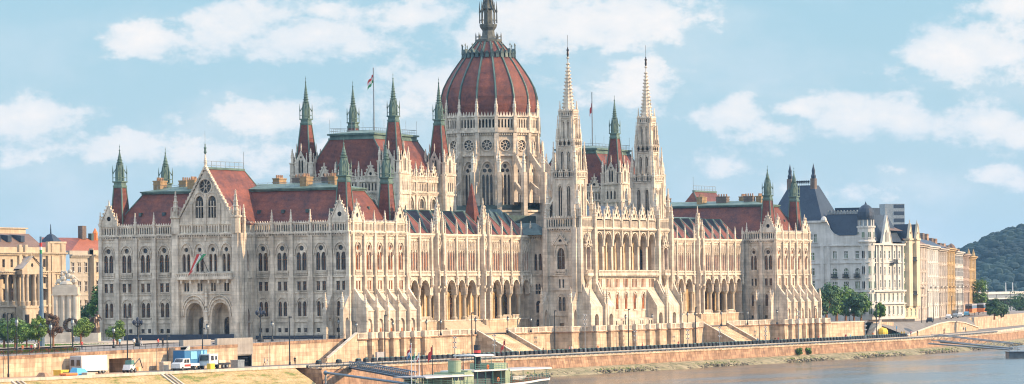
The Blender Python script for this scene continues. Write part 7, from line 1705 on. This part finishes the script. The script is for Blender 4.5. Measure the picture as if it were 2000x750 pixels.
for k, px in enumerate((1800, 1812, 1823, 1836, 1848, 1859, 1870, 1881, 1892, 1903, 1911, 1920, 1929, 1938, 1947, 1956, 1965, 1974, 1983, 1992)):
    d = 1130 + k * 22; c = atd(px, 618, d); m = MB('iron'); zb = -2.4 if k < 9 else -5.2; h = 7.5 + (k * 37 % 5) * .9; m.lathe(c[0], c[1], [(.14, zb), (.08, zb + h)], 5); o = m.build('lamp_post', loc=(c[0], c[1], zb)); tag(o, 'slim dark lamp post in the crowded row along the southern quay', 'lamp post', 'lamp posts along the southern quay'); 
    b = MB('iron'); b.box(c[0] - .1, c[0] + 1.2, c[1] - .08, c[1] + .08, zb + h - .1, zb + h + .06); b.build('lamp_arm', o)
# ================================================================ boats
def ship():
    yc = -58.0; dz = -9.35; x0, x1 = onY(785, 748, yc)[0], onY(1056, 740, yc)[0]; root = empty('river_steamer', (-50, yc, WZ), 'moored green and white river steamer with a black funnel banded in red', 'ship')
    h = MB('ship_hull'); n = 26; secs = []
    for i in range(n + 1):
        t = i / n; x = x0 + (x1 - x0) * t; w = 4.2 * min(1, (4 * t * (1 - t)) ** .45 + .08) if t < .9 else 4.2 * (1 - ((t - .9) / .1) ** 2 * .75); sh = .75 * (2 * abs(t - .5)) ** 2.2
        secs.append([(x, yc - w, dz + sh), (x, yc - w * .82, WZ - .4), (x, yc + w * .82, WZ - .4), (x, yc + w, dz + sh)])
    vs = [p for s in secs for p in s]; h.raw(vs, [(i * 4 + j, (i + 1) * 4 + j, (i + 1) * 4 + j + 1, i * 4 + j + 1) for i in range(n) for j in range(3)] + [(0, 1, 2, 3), tuple(n * 4 + j for j in range(4))]); h.build('hull', root)
    d = MB('wood'); 
    for i in range(n): a, b = secs[i], secs[i + 1]; d.poly([a[0], b[0], b[3], a[3]])
    d.build('deck', root)
    r = MB('white_paint')
    for i in range(n):
        a, b = secs[i], secs[i + 1]
        for j in (0, 3): p, q = a[j], b[j]; s = -.12 if j == 0 else .12; r.hexa([(p[0], p[1], p[2] - .3), (q[0], q[1], q[2] - .3), (q[0], q[1] + s, q[2] - .3), (p[0], p[1] + s, p[2] - .3), (p[0], p[1], p[2] + .06), (q[0], q[1], q[2] + .06), (q[0], q[1] + s, q[2] + .06), (p[0], p[1] + s, p[2] + .06)])
    r.build('rubbing_strake', root)
    rl = MB('ship_teal')
    for i in range(n):
        a, b = secs[i][0], secs[i + 1][0]; rl.tube((a[0], a[1] + .1, a[2]), (a[0], a[1] + .1, a[2] + 1.05), .04, 4)
        for q in (.35, .7, 1.05): rl.tube((a[0], a[1] + .1, a[2] + q), (b[0], b[1] + .1, b[2] + q), .03, 4)
    rl.build('railing', root)
    X = lambda px: onY(px, 735, yc - 2)[0]
    c = MB('ship_green'); c.box(X(874), X(912), yc - 3, yc + 3, dz, dz + 2.3); c.box(X(896), X(914), yc - 3.2, yc + 3.2, dz, dz + 2.6); c.box(X(976), X(985), yc - 3.2, yc + 3.2, dz, dz + 2.9); c.box(X(912), X(980), yc - .5, yc + 3.0, dz, dz + 2.6, 'ship_hull')
    c.box(X(912), X(978), yc - 3.6, yc + 3.6, dz + 2.6, dz + 2.85, 'white_paint'); c.box(X(960), X(984), yc - 2.6, yc + 2.6, dz + 2.85, dz + 4.0); c.box(X(904), X(914), yc - 3.0, yc - .5, dz + 2.6, dz + 2.9)
    for px in (920, 936, 950, 966): c.box(X(px) - .08, X(px) + .08, yc - 3.4, yc - 3.2, dz, dz + 2.6, 'ship_teal')
    c.build('deckhouse', root)
    for px in (878, 889):
        w = MB('window_glass'); a = X(px); w.tube((a, yc - 3.08, dz + 1.55), (a, yc - 2.9, dz + 1.55), .5, 12); w.tube((a + .9, yc - 3.08, dz + 1.55), (a + .9, yc - 2.9, dz + 1.55), .5, 12); w.build('porthole', root)
    t = MB('ship_green'); t.lathe(X(901), yc - .6, [(1.25, dz + 2.6), (1.25, dz + 4.6), (1.3, dz + 4.65), (1.3, dz + 4.8)], 18); t.lathe(X(901), yc - .6, [(1.2, dz + 4.8), (.8, dz + 5.1), (.1, dz + 5.3)], 18, mat='quay_brick'); t.build('wheelhouse', root)
    f = MB('black'); fx = X(951); f.lathe(fx, yc, [(.62, dz + 2.6), (.62, dz + 6.0)], 16); f.lathe(fx, yc, [(.66, dz + 6.0), (.66, dz + 6.5)], 16, mat='red'); f.lathe(fx, yc, [(.63, dz + 6.5), (.63, dz + 7.5)], 16); f.build('funnel', root)
    for (pa, pb, z, mt, yy) in ((818, 912, 1.95, 'grey_roof', 3.4), (925, 962, 5.5, 'white_paint', 2.4), (984, 1066, 2.5, 'grey_roof', 3.3)):
        k = MB(mt); a, b = X(pa), X(pb); k.hexa([(a, yc - yy, dz + z), (b, yc - yy, dz + z), (b, yc + yy, dz + z), (a, yc + yy, dz + z), (a, yc - yy + .3, dz + z + .25), (b, yc - yy + .3, dz + z + .25), (b, yc + yy - .3, dz + z + .25), (a, yc + yy - .3, dz + z + .25)])
        k.box(a, b, yc - yy - .05, yc - yy, dz + z - .1, dz + z + .12, 'white_paint')
        for q in range(4): xq = a + (b - a) * (q + .2) / 3.6; k.tube((xq, yc - yy + .2, dz + (2.85 if z > 3 else 0)), (xq, yc - yy + .2, dz + z), .07, 5, 'ship_teal')
        k.build('awning', root)
    rr = MB('ship_teal'); a, b = X(914), X(978)
    for q in range(12): xq = a + (b - a) * q / 11; rr.tube((xq, yc - 3.5, dz + 2.85), (xq, yc - 3.5, dz + 3.9), .04, 4)
    for z in (3.2, 3.55, 3.9): rr.tube((a, yc - 3.5, dz + z), (b, yc - 3.5, dz + z), .04, 4)
    rr.build('railing', root)
    for px in (938, 958):
        l = MB('orange'); xq = X(px)
        for q in range(12): an = q * PI / 6; l.ball((xq + .34 * math.cos(an), yc - 3.62, dz + (3.4 if px == 938 else .9) + .34 * math.sin(an)), .13, n=6)
        l.build('lifebuoy', root)
    bt = MB('white_paint'); bx = X(1004); bt.lathe(0, 0, [(.1, 0)], 4) if False else bt.hexa([(bx - 2.6, yc - 3, dz + .6), (bx + 2.2, yc - 3, dz + .6), (bx + 2.2, yc - 1.6, dz + .6), (bx - 2.6, yc - 1.6, dz + .6), (bx - 3, yc - 3.3, dz + 1.3), (bx + 3, yc - 3.3, dz + 1.3), (bx + 3, yc - 1.4, dz + 1.3), (bx - 3, yc - 1.4, dz + 1.3)]); bt.build('lifeboat', root)
    mt = MB('iron')
    for px, h in ((848, 5.5), (1008, 4.6), (928, 6.5)): mt.lathe(X(px), yc + .5, [(.16, dz), (.06, dz + h)], 6)
    mt.build('mast', root)
ship()
for px, py, pt, Y, st, lab in ((804, 745, 672, -60, ['red', 'white_cloth', 'blue'], 'white flagpole at the ship bow with a red, white and blue flag'), (811, 745, 690, -59, ['green', 'white_cloth'], 'short white flagpole with a small green pennant at the ship bow'), (819, 745, 690, -58, ['white_cloth', 'red'], 'short white flagpole with a small reddish pennant at the ship bow'), (845, 740, 676, -57, ['red', 'red'], 'ship mast flying a bright red flag left of the wheelhouse'), (987, 735, 664, -57, ['red', 'red'], 'thin ship mast with a dark red pennant right of the funnel')):
    x, z = onY(px, py, Y); zt = onY(px, pt, Y)[1]; z0 = -9.3
    flagpole(x, Y, z0, zt - z0, st, lab, 1.1, 2.2 if len(st) != 2 or px > 840 else .9, 1.5 if px in (804, 845) else .8, r=.06, pm='white_paint' if px < 840 else 'iron', top=.1)
def girder(name, a, b, w, h, label, cat, mat='blue_steel', lattice=True):
    plate = name == 'gangway'
    m = MB(mat); A, B = Vector(a), Vector(b); d = (B - A).normalized(); s = Vector((-d.y, d.x, 0)) * w / 2; n = int((B - A).length / 2)
    for sg in (-1, 1):
        for z in (0, h): m.tube(A + s * sg + Vector((0, 0, z)), B + s * sg + Vector((0, 0, z)), .13, 5)
        if lattice:
            for k in range(n): p, q = A + (B - A) * k / n + s * sg, A + (B - A) * (k + 1) / n + s * sg; m.tube(p, q + Vector((0, 0, h)), .05, 4); m.tube(p, p + Vector((0, 0, h)), .05, 4)
    if plate:
        for sg in (-1, 1): m.poly([A + s * sg - Vector((0, 0, .35)), B + s * sg - Vector((0, 0, .35)), B + s * sg + Vector((0, 0, .25)), A + s * sg + Vector((0, 0, .25))], 'dark_blue')
    m.poly([A + s, B + s, B - s, A - s], 'iron'); tag(m.build(name, loc=a), label, cat)
a = onY(690, 718, -15.5); b = onY(806, 738, -54); girder('gangway', (a[0], -15.5, -6.6), (b[0], -54, b[1]), 1.6, 1.1, 'dark blue gangway sloping from the quay railing to the ship', 'gangway')
def spar(pa, ya, Ya, pb, yb, Yb, label, r=.2):
    a = onY(pa, ya, Ya); b = onY(pb, yb, Yb); m = MB('blue_steel'); m.tube((a[0], Ya, a[1]), (b[0], Yb, b[1]), r, 8); m.tube((a[0], Ya, a[1]), (a[0], Ya, a[1] - 4.6), r * .8, 8, 'grey_metal'); m.ball((a[0], Ya, a[1]), r * 2, n=8); tag(m.build('mooring_boom', loc=(a[0], Ya, a[1] - 4.6)), label, 'mooring boom', 'steel mooring booms')
spar(636, 728, -16.5, 800, 750, -52, 'blue steel mooring boom from the brick quay corner to the ship', .24)
# southern landing stage: truss gangway, spars, pontoon
a = atd(1826, 657, 1030); b = atd(1985, 674, 1010); girder('truss_gangway', (a[0], a[1], -6.2), (b[0], b[1], -8.6), 3.0, 1.5, 'long brown truss gangway reaching down to the pontoon at the right edge', 'gangway', 'grey_metal')
for i, (pa, ya, pb, yb) in enumerate(((1814, 671, 1972, 683), (1836, 668, 1980, 680))):
    a = atd(pa, ya, 1030); b = atd(pb, yb, 1005); m = MB('grey_metal'); m.tube((a[0], a[1], a[2]), (b[0], b[1], b[2]), .22, 6); tag(m.build('mooring_boom', loc=a), ('lower' if i == 0 else 'upper') + ' dark mooring spar under the truss gangway at the right', 'mooring boom', 'steel mooring booms')
c = atd(2005, 690, 1000); P = lambda a, b, z: (c[0] + a * RV[0] + b * WV[0], c[1] + a * RV[1] + b * WV[1], WZ + z); m = MB('ship_hull'); vbox(m, P, -5, 14, -3, 4, -.3, 1.5); vbox(m, P, -5.2, 14.2, -3.2, 4.2, 1.5, 1.7, 'iron')
for k in range(10): m.tube(P(-4.8 + k * 2, -3, 1.7), P(-4.8 + k * 2, -3, 2.9), .05, 4)
m.tube(P(-4.8, -3, 2.9), P(14, -3, 2.9), .05, 4); tag(m.build('pontoon', loc=(c[0], c[1], WZ)), 'dark floating pontoon at the right picture edge', 'pontoon')
# ================================================================ people
def person_mesh(name, top, bottom, pose, hair='hair'):
    """one continuous skinned body; clothes by material bands"""
    V = [(0, 0, .95), (0, 0, 1.15), (0, 0, 1.38), (0, 0, 1.5), (0, .01, 1.6), (0, .01, 1.72)]; E = [(0, 1), (1, 2), (2, 3), (3, 4), (4, 5)]; R = [(.15, .11), (.14, .10), (.18, .11), (.055, .055), (.095, .10), (.07, .08)]
    st = pose
    for sg in (-1, 1):
        i = len(V); f = sg * st
        V += [(sg * .1, 0, .9), (sg * .1, f * .55, .5), (sg * .1, f * (.9 if f > 0 else 1.1), .08), (sg * .1, f * (.9 if f > 0 else 1.1) + .14, .04)]; E += [(0, i), (i, i + 1), (i + 1, i + 2), (i + 2, i + 3)]; R += [(.1, .1), (.07, .07), (.045, .045), (.04, .035)]
        i = len(V); V += [(sg * .2, 0, 1.42), (sg * .26, -f * .3, 1.16), (sg * .25, -f * .6 + .06, .93), (sg * .25, -f * .65 + .09, .84)]; E += [(2, i), (i, i + 1), (i + 1, i + 2), (i + 2, i + 3)]; R += [(.06, .06), (.045, .045), (.035, .035), (.035, .02)]
    me = bpy.data.meshes.new(name); me.from_pydata(V, E, []); o = bpy.data.objects.new(name, me); COL.objects.link(o)
    md = o.modifiers.new('s', 'SKIN'); me.skin_vertices[0].use_root if False else None
    for k, r in enumerate(R): me.skin_vertices[0].data[k].radius = r
    me.skin_vertices[0].data[0].use_root = True
    o.modifiers.new('u', 'SUBSURF').levels = 1
    dg = bpy.context.evaluated_depsgraph_get(); m2 = bpy.data.meshes.new_from_object(o.evaluated_get(dg)); bpy.data.objects.remove(o)
    for x in (bottom, top, 'skin', hair, 'black'): m2.materials.append(MATS[x])
    for p in m2.polygons:
        c = p.center; k = 0
        if c.z > .93: k = 1
        if abs(c.x) > .2 and c.z < 1.18: k = 2
        if c.z > 1.47: k = 2
        if c.z > 1.66 or (c.z > 1.56 and c.y < -.02): k = 3
        if c.z < .1: k = 4
        p.material_index = k; p.use_smooth = True
    return m2
PM = [person_mesh('person', t, b, p) for t, b, p in (('white_cloth', 'khaki', .25), ('red', 'dark_blue', .3), ('orange', 'grey_cloth', .2), ('light_blue', 'dark_blue', .12), ('pink', 'black', .28), ('black', 'black', .2), ('yellow', 'black', .05), ('grey_cloth', 'white_cloth', .22))]
words = ['in white shirt and khaki trousers', 'in red shirt and navy trousers', 'in orange top and grey trousers', 'in pale blue shirt and navy trousers', 'in pink top and black trousers', 'dressed all in black', 'in yellow vest', 'in grey top and white trousers']
def person(px, py, Y, k, where, z=None, h=1.0):
    x, zz = onY(px, py, Y); z = zc(x, Y) if z is None else z
    o = bpy.data.objects.new('person', PM[k]); COL.objects.link(o); o.location = (x, Y, z); o.rotation_euler = (0, 0, (px * 37 % 63) / 10); o.scale = (h, h, h)
    tag(o, 'person ' + words[k] + ' ' + where, 'person', 'people walking by the river')
for a in ((44, 682, 3, 2, 'leftmost of the street walkers by the flower bed'), (61, 682, 3.4, 1, 'walking ahead of the conical tree'), (68, 680, 5, 0, 'beside the conical tree trunk'), (75, 678, 8, 5, 'right of the conical tree trunk'), (222, 672, 9, 4, 'left of the lone round tree'), (234, 671, 9, 3, 'right of the lone round tree'), (262, 671, 8, 0, 'left of the candelabrum foot'), (276, 671, 8, 7, 'right of the candelabrum foot'), (309, 674, 3, 1, 'before the third window bay'), (318, 675, 3, 5, 'beside the red-shirted walker at the hoarding'), (160, 678, 6, 1, 'under the round tree before the monument')):
    person(*a)
for a in ((517, 712, -5, 0, 'left of two walkers on the lower quay road', RZ), (522, 712, -5.2, 7, 'right of two walkers on the lower quay road', RZ), (576, 712, -6, 5, 'near the start of the barrier blocks', RZ), (637, 708, -7, 5, 'at the foot of the narrow stair', RZ), (1061, 690, -11.5, 5, 'near the ship side of the first broad stair', RZ), (1112, 689, -11.5, 4, 'before the left stone tower wall', RZ), (1117, 689, -11.5, 0, 'beside the pink walker before the tower wall', RZ), (1168, 687, -11.5, 2, 'before the left part of the central wall', RZ), (1255, 684, -11.5, 1, 'before the middle of the central wall', RZ), (1325, 681, -11.5, 1, 'before the right end of the central wall', RZ), (1480, 673, -11.5, 3, 'right of the second broad stair', RZ), (1514, 671, -11.5, 5, 'before the dark pavilion wall corner', RZ), (1520, 671, -11.5, 1, 'right of the pavilion wall corner', RZ), (1541, 670, -11.5, 5, 'before the first southern buttress', RZ), (1599, 667, -11.5, 1, 'at the last southern buttress', RZ), (1652, 664, -11.2, 1, 'on the road before the park wall', RZ), (1661, 664, -11.2, 3, 'near the park wall', RZ), (1705, 657, -8, 2, 'left in the group by the small stair', RZ), (1761, 656, -6.8, 6, 'at the bollard row end by the ramp', RZ), (1766, 656, -6.6, 6, 'last at the bollard row end by the ramp', RZ), (1779, 658, -7, 4, 'before the start of the ramp wall', RZ), (1792, 657, -6, 5, 'before the ramp wall beside the gangway head', RZ), (1844, 654, 0, 5, 'before the middle of the ramp wall', RZ), (1882, 651, 5, 7, 'left of two walkers beyond the gangway', RZ), (1886, 651, 5.4, 3, 'right of two walkers beyond the gangway', RZ)):
    person(*a[:5], z=a[5])
m = MB('yellow'); x, _ = onY(1725, 655, -5); m.ball((x - .9, -5, RZ + 1.5), 1.1, sz=1.3, n=10); m.ball((x + 1.3, -5, RZ + 1.4), .95, sz=1.4, n=10); m.tube((x - .9, -5, RZ), (x - .9, -5, RZ + .6), .8, 8, 'black'); m.tube((x + 1.3, -5, RZ), (x + 1.3, -5, RZ + .6), .7, 8, 'black')
tag(m.build('yellow_umbrellas', loc=(x, -5, RZ)), 'pair of bright yellow rounded kiosk covers by the small stair', 'kiosk cover')
m = MB('blue'); x, _ = onY(1751, 640, -7); m.tube((x, -7, RZ), (x, -7, RZ + 3.0), .06, 5, 'iron'); m.tube((x, -7.06, RZ + 2.7), (x, -6.98, RZ + 2.7), .45, 12); tag(m.build('traffic_sign', loc=(x, -7, RZ)), 'round blue traffic sign near the end of the barrier blocks', 'traffic sign')
fb = MB('leaf'); rf = random.Random(3)
for q in range(2600):
    x = rf.uniform(-128, -102); y = rf.uniform(2.5, 5.0); z = zc(x, y); r = rf.uniform(.08, .2); m_ = 'red' if q % 3 == 0 and int(x) % 3 else ('leaf_light' if q % 2 else 'leaf'); hh = rf.uniform(.1, .6)
    fb.poly([(x - r, y, z + hh), (x, y - r, z + hh + .1), (x + r, y, z + hh), (x, y + r, z + hh - .1)], m_)
struct(fb, 'flower_bed', 'stuff')
# ================================================================ sky, sun, air, camera
AZ = math.radians(20); EL = math.radians(24)
sv = Vector((math.sin(AZ) * math.cos(EL), -math.cos(AZ) * math.cos(EL), math.sin(EL)))
sd = bpy.data.lights.new('sun', 'SUN'); sd.energy = SUN_E; sd.angle = math.radians(.6); sd.color = (1, .72, .45)
so = bpy.data.objects.new('sun', sd); COL.objects.link(so); so.rotation_euler = sv.to_track_quat('Z', 'Y').to_euler()
wd = bpy.data.worlds.new('World'); SC.world = wd; wd.use_nodes = True; t = wd.node_tree; t.nodes.clear()
out = t.nodes.new('ShaderNodeOutputWorld'); bg = t.nodes.new('ShaderNodeBackground'); t.links.new(bg.outputs[0], out.inputs[0]); bg.inputs[1].default_value = SKY_S
sk = t.nodes.new('ShaderNodeTexSky'); sk.sky_type = 'NISHITA'; sk.sun_disc = False; sk.sun_elevation = EL; sk.sun_rotation = math.atan2(sv.x, sv.y); sk.altitude = 100; sk.air_density = 1.0; sk.dust_density = 1.2; sk.ozone_density = 1.2
tc = t.nodes.new('ShaderNodeTexCoord'); sp = t.nodes.new('ShaderNodeSeparateXYZ'); t.links.new(tc.outputs['Generated'], sp.inputs[0])
M = lambda op, a, b=None, c=None, clamp=False: math_(t, op, a, b, c, clamp)
# angles from the middle bearing of the view, in degrees
la_ = M('ADD', M('MULTIPLY', sp.outputs[0], RV[0]), M('MULTIPLY', sp.outputs[1], RV[1])); fw_ = M('ADD', M('MULTIPLY', sp.outputs[0], WV[0]), M('MULTIPLY', sp.outputs[1], WV[1]))
az = M('MULTIPLY', M('ARCTAN2', la_, fw_), 57.2958); hz_ = M('SQRT', M('ADD', M('MULTIPLY', la_, la_), M('MULTIPLY', fw_, fw_))); el = M('MULTIPLY', M('ARCTAN2', sp.outputs[2], hz_), 57.2958)
cv_ = t.nodes.new('ShaderNodeCombineXYZ'); t.links.new(az, cv_.inputs[0]); t.links.new(M('MULTIPLY', el, 1.6), cv_.inputs[1])
def noise(scale, det, rough, off=0):
    mp = t.nodes.new('ShaderNodeMapping'); mp.inputs['Location'].default_value = (off, off * .7, off * 1.3); t.links.new(cv_.outputs[0], mp.inputs[0])
    n = t.nodes.new('ShaderNodeTexNoise'); n.inputs['Scale'].default_value = scale; n.inputs['Detail'].default_value = det; n.inputs['Roughness'].default_value = rough; t.links.new(mp.outputs[0], n.inputs['Vector']); return n.outputs[0]
n1 = noise(1.15, 9, .62); n2 = noise(.42, 5, .55, 7.3); n3 = noise(2.6, 6, .6, 3.1)
clouds = [(80, 225, 90, 32, 1), (0, 240, 60, 22, .8), (300, 78, 80, 32, 1), (440, 55, 100, 46, 1), (600, 75, 125, 36, 1), (540, 30, 90, 30, .8), (640, 18, 90, 28, .7), (820, 35, 110, 45, .75), (1010, 45, 150, 60, .8), (1160, 45, 170, 60, 1), (1262, 30, 80, 45, .9), (860, 160, 110, 45, .8), (800, 200, 90, 50, .7), (520, 228, 130, 42, .85), (210, 290, 120, 32, .8), (380, 300, 130, 34, .75), (610, 290, 120, 40, .7), (1240, 165, 80, 45, 1), (1240, 130, 50, 22, .9), (1160, 195, 60, 40, .4), (1440, 225, 60, 32, .95), (1500, 250, 70, 34, .7), (1560, 215, 60, 22, .9), (1690, 225, 110, 42, 1), (1770, 235, 50, 34, 1), (1870, 105, 90, 60, 1), (1950, 90, 90, 60, 1), (1980, 20, 70, 40, .9), (1745, 140, 40, 22, .55), (1920, 240, 100, 40, .95), (2000, 255, 60, 32, 1), (1930, 350, 55, 20, .8), (1410, 318, 90, 22, .45), (1650, 370, 100, 22, .45), (1760, 330, 40, 14, .5), (1990, 358, 40, 18, .7), (60, 310, 90, 22, .5), (1480, 300, 50, 16, .4)]
def deg(px, py):
    r = ray(px, py); l = r[0] * RV[0] + r[1] * RV[1]; f = r[0] * WV[0] + r[1] * WV[1]; return math.degrees(math.atan2(l, f)), math.degrees(math.atan2(r[2], math.hypot(l, f)))
k_ = math.degrees(1 / FPX)
def mask(dy):
    acc = None
    for (px, py, rx, ry, w) in clouds:
        a, e = deg(px, py + dy)
        dx = M('MULTIPLY', M('SUBTRACT', az, a), 1 / (rx * 1.3 * k_)); dz = M('MULTIPLY', M('SUBTRACT', el, e), 1 / (ry * 1.2 * k_))
        dd = M('SQRT', M('ADD', M('MULTIPLY', dx, dx), M('MULTIPLY', dz, dz))); v = M('MULTIPLY', M('SUBTRACT', 1.32, dd), w)
        acc = v if acc is None else M('SMOOTH_MAX', acc, v, .25)
    return acc
mk = mask(0)
d0 = M('ADD', M('MULTIPLY', mk, .78), M('MULTIPLY', M('SUBTRACT', n1, .5), 1.9)); d0 = M('ADD', d0, M('MULTIPLY', M('SUBTRACT', n3, .5), .9))
mr = t.nodes.new('ShaderNodeMapRange'); mr.interpolation_type = 'SMOOTHSTEP'; mr.inputs[1].default_value = .12; mr.inputs[2].default_value = .62; t.links.new(d0, mr.inputs[0]); cov = mr.outputs[0]
# thin veil and generic clouds for the rest of the sky
veil = t.nodes.new('ShaderNodeMapRange'); veil.interpolation_type = 'SMOOTHSTEP'; veil.inputs[1].default_value = .42; veil.inputs[2].default_value = .70; t.links.new(n2, veil.inputs[0])
lowf = M('MULTIPLY', M('SUBTRACT', 4.6, el), .28, clamp=True)
cov2 = M('MAXIMUM', cov, M('MULTIPLY', veil.outputs[0], M('ADD', .28, M('MULTIPLY', lowf, .35))))
# lit tops, greyer undersides
sh = M('ADD', M('MULTIPLY', M('SUBTRACT', n2, .5), 1.4), M('MULTIPLY', M('SUBTRACT', d0, .5), .75), clamp=False); shc = M('ADD', .45, sh, clamp=True)
ccol = mixcol(t, CLOUD_LO, CLOUD_HI, shc)
base = mixcol(t, sk.outputs[0], SKY_TINT, SKY_MIX)
hf = M('POWER', M('SUBTRACT', 1.0, M('MULTIPLY', M('ABSOLUTE', el), 1 / 9.0), clamp=True), 1.6)
base = mixcol(t, base, SKY_LOW, M('MULTIPLY', hf, SKY_LOWMIX))
up = t.nodes.new('ShaderNodeMapRange'); up.interpolation_type = 'SMOOTHSTEP'; up.inputs[1].default_value = 9; up.inputs[2].default_value = 22; t.links.new(el, up.inputs[0])
up2 = t.nodes.new('ShaderNodeMapRange'); up2.interpolation_type = 'SMOOTHSTEP'; up2.inputs[1].default_value = .36; up2.inputs[2].default_value = .56; t.links.new(n2, up2.inputs[0])
high = M('MULTIPLY', up.outputs[0], M('ADD', .35, M('MULTIPLY', up2.outputs[0], .6)))   # broken cloud added above the view as fill light for the shaded fronts
base = mixcol(t, base, HIGH_FILL, high)
col = mixcol(t, base, ccol, M('MULTIPLY', cov2, .84)); t.links.new(col, bg.inputs[0])
if HAZE:
    hm = bpy.data.materials.new('haze'); hm.use_nodes = True; ht = hm.node_tree; ht.nodes.clear(); o_ = ht.nodes.new('ShaderNodeOutputMaterial'); pv = ht.nodes.new('ShaderNodeVolumePrincipled'); pv.inputs['Density'].default_value = HAZE; pv.inputs['Color'].default_value = (.35, .66, 1, 1); pv.inputs['Anisotropy'].default_value = .2; ht.links.new(pv.outputs[0], o_.inputs['Volume'])
    MATS['haze'] = hm; hb = MB('haze'); hb.box(-1600, 7200, -3200, 7200, -12.8, 140); tag(hb.build('haze'), kind='stuff')
cd = bpy.data.cameras.new('camera'); cam = bpy.data.objects.new('camera', cd); COL.objects.link(cam); SC.camera = cam
cd.sensor_width = 36; cd.lens = 36 * FPX / 2000; cd.shift_y = .0975; cd.clip_end = 20000; cd.clip_start = 1
Rm = Matrix(((RV[0], 0, -WV[0]), (RV[1], 0, -WV[1]), (0, 1, 0))).to_4x4(); Rm = Rm @ Matrix.Rotation(ROLL, 4, 'Z')
# shift is measured in the rolled frame, so turn it with the camera
sx, sy = 0.0, 195 / 2000
c_, s_ = math.cos(ROLL), math.sin(ROLL)
cam.matrix_world = Matrix.Translation(CAM) @ Rm
SC.view_settings.view_transform = 'Standard'; SC.view_settings.look = 'None'; SC.view_settings.exposure = EXPO; SC.view_settings.gamma = 1
SC.render.engine = 'CYCLES'; SC.cycles.pixel_filter_type = 'BLACKMAN_HARRIS'; SC.cycles.filter_width = 1.1; SC.cycles.use_denoising = True; SC.cycles.max_bounces = 5; SC.cycles.diffuse_bounces = 3; SC.cycles.volume_bounces = 0; SC.cycles.caustics_reflective = False; SC.cycles.caustics_refractive = False
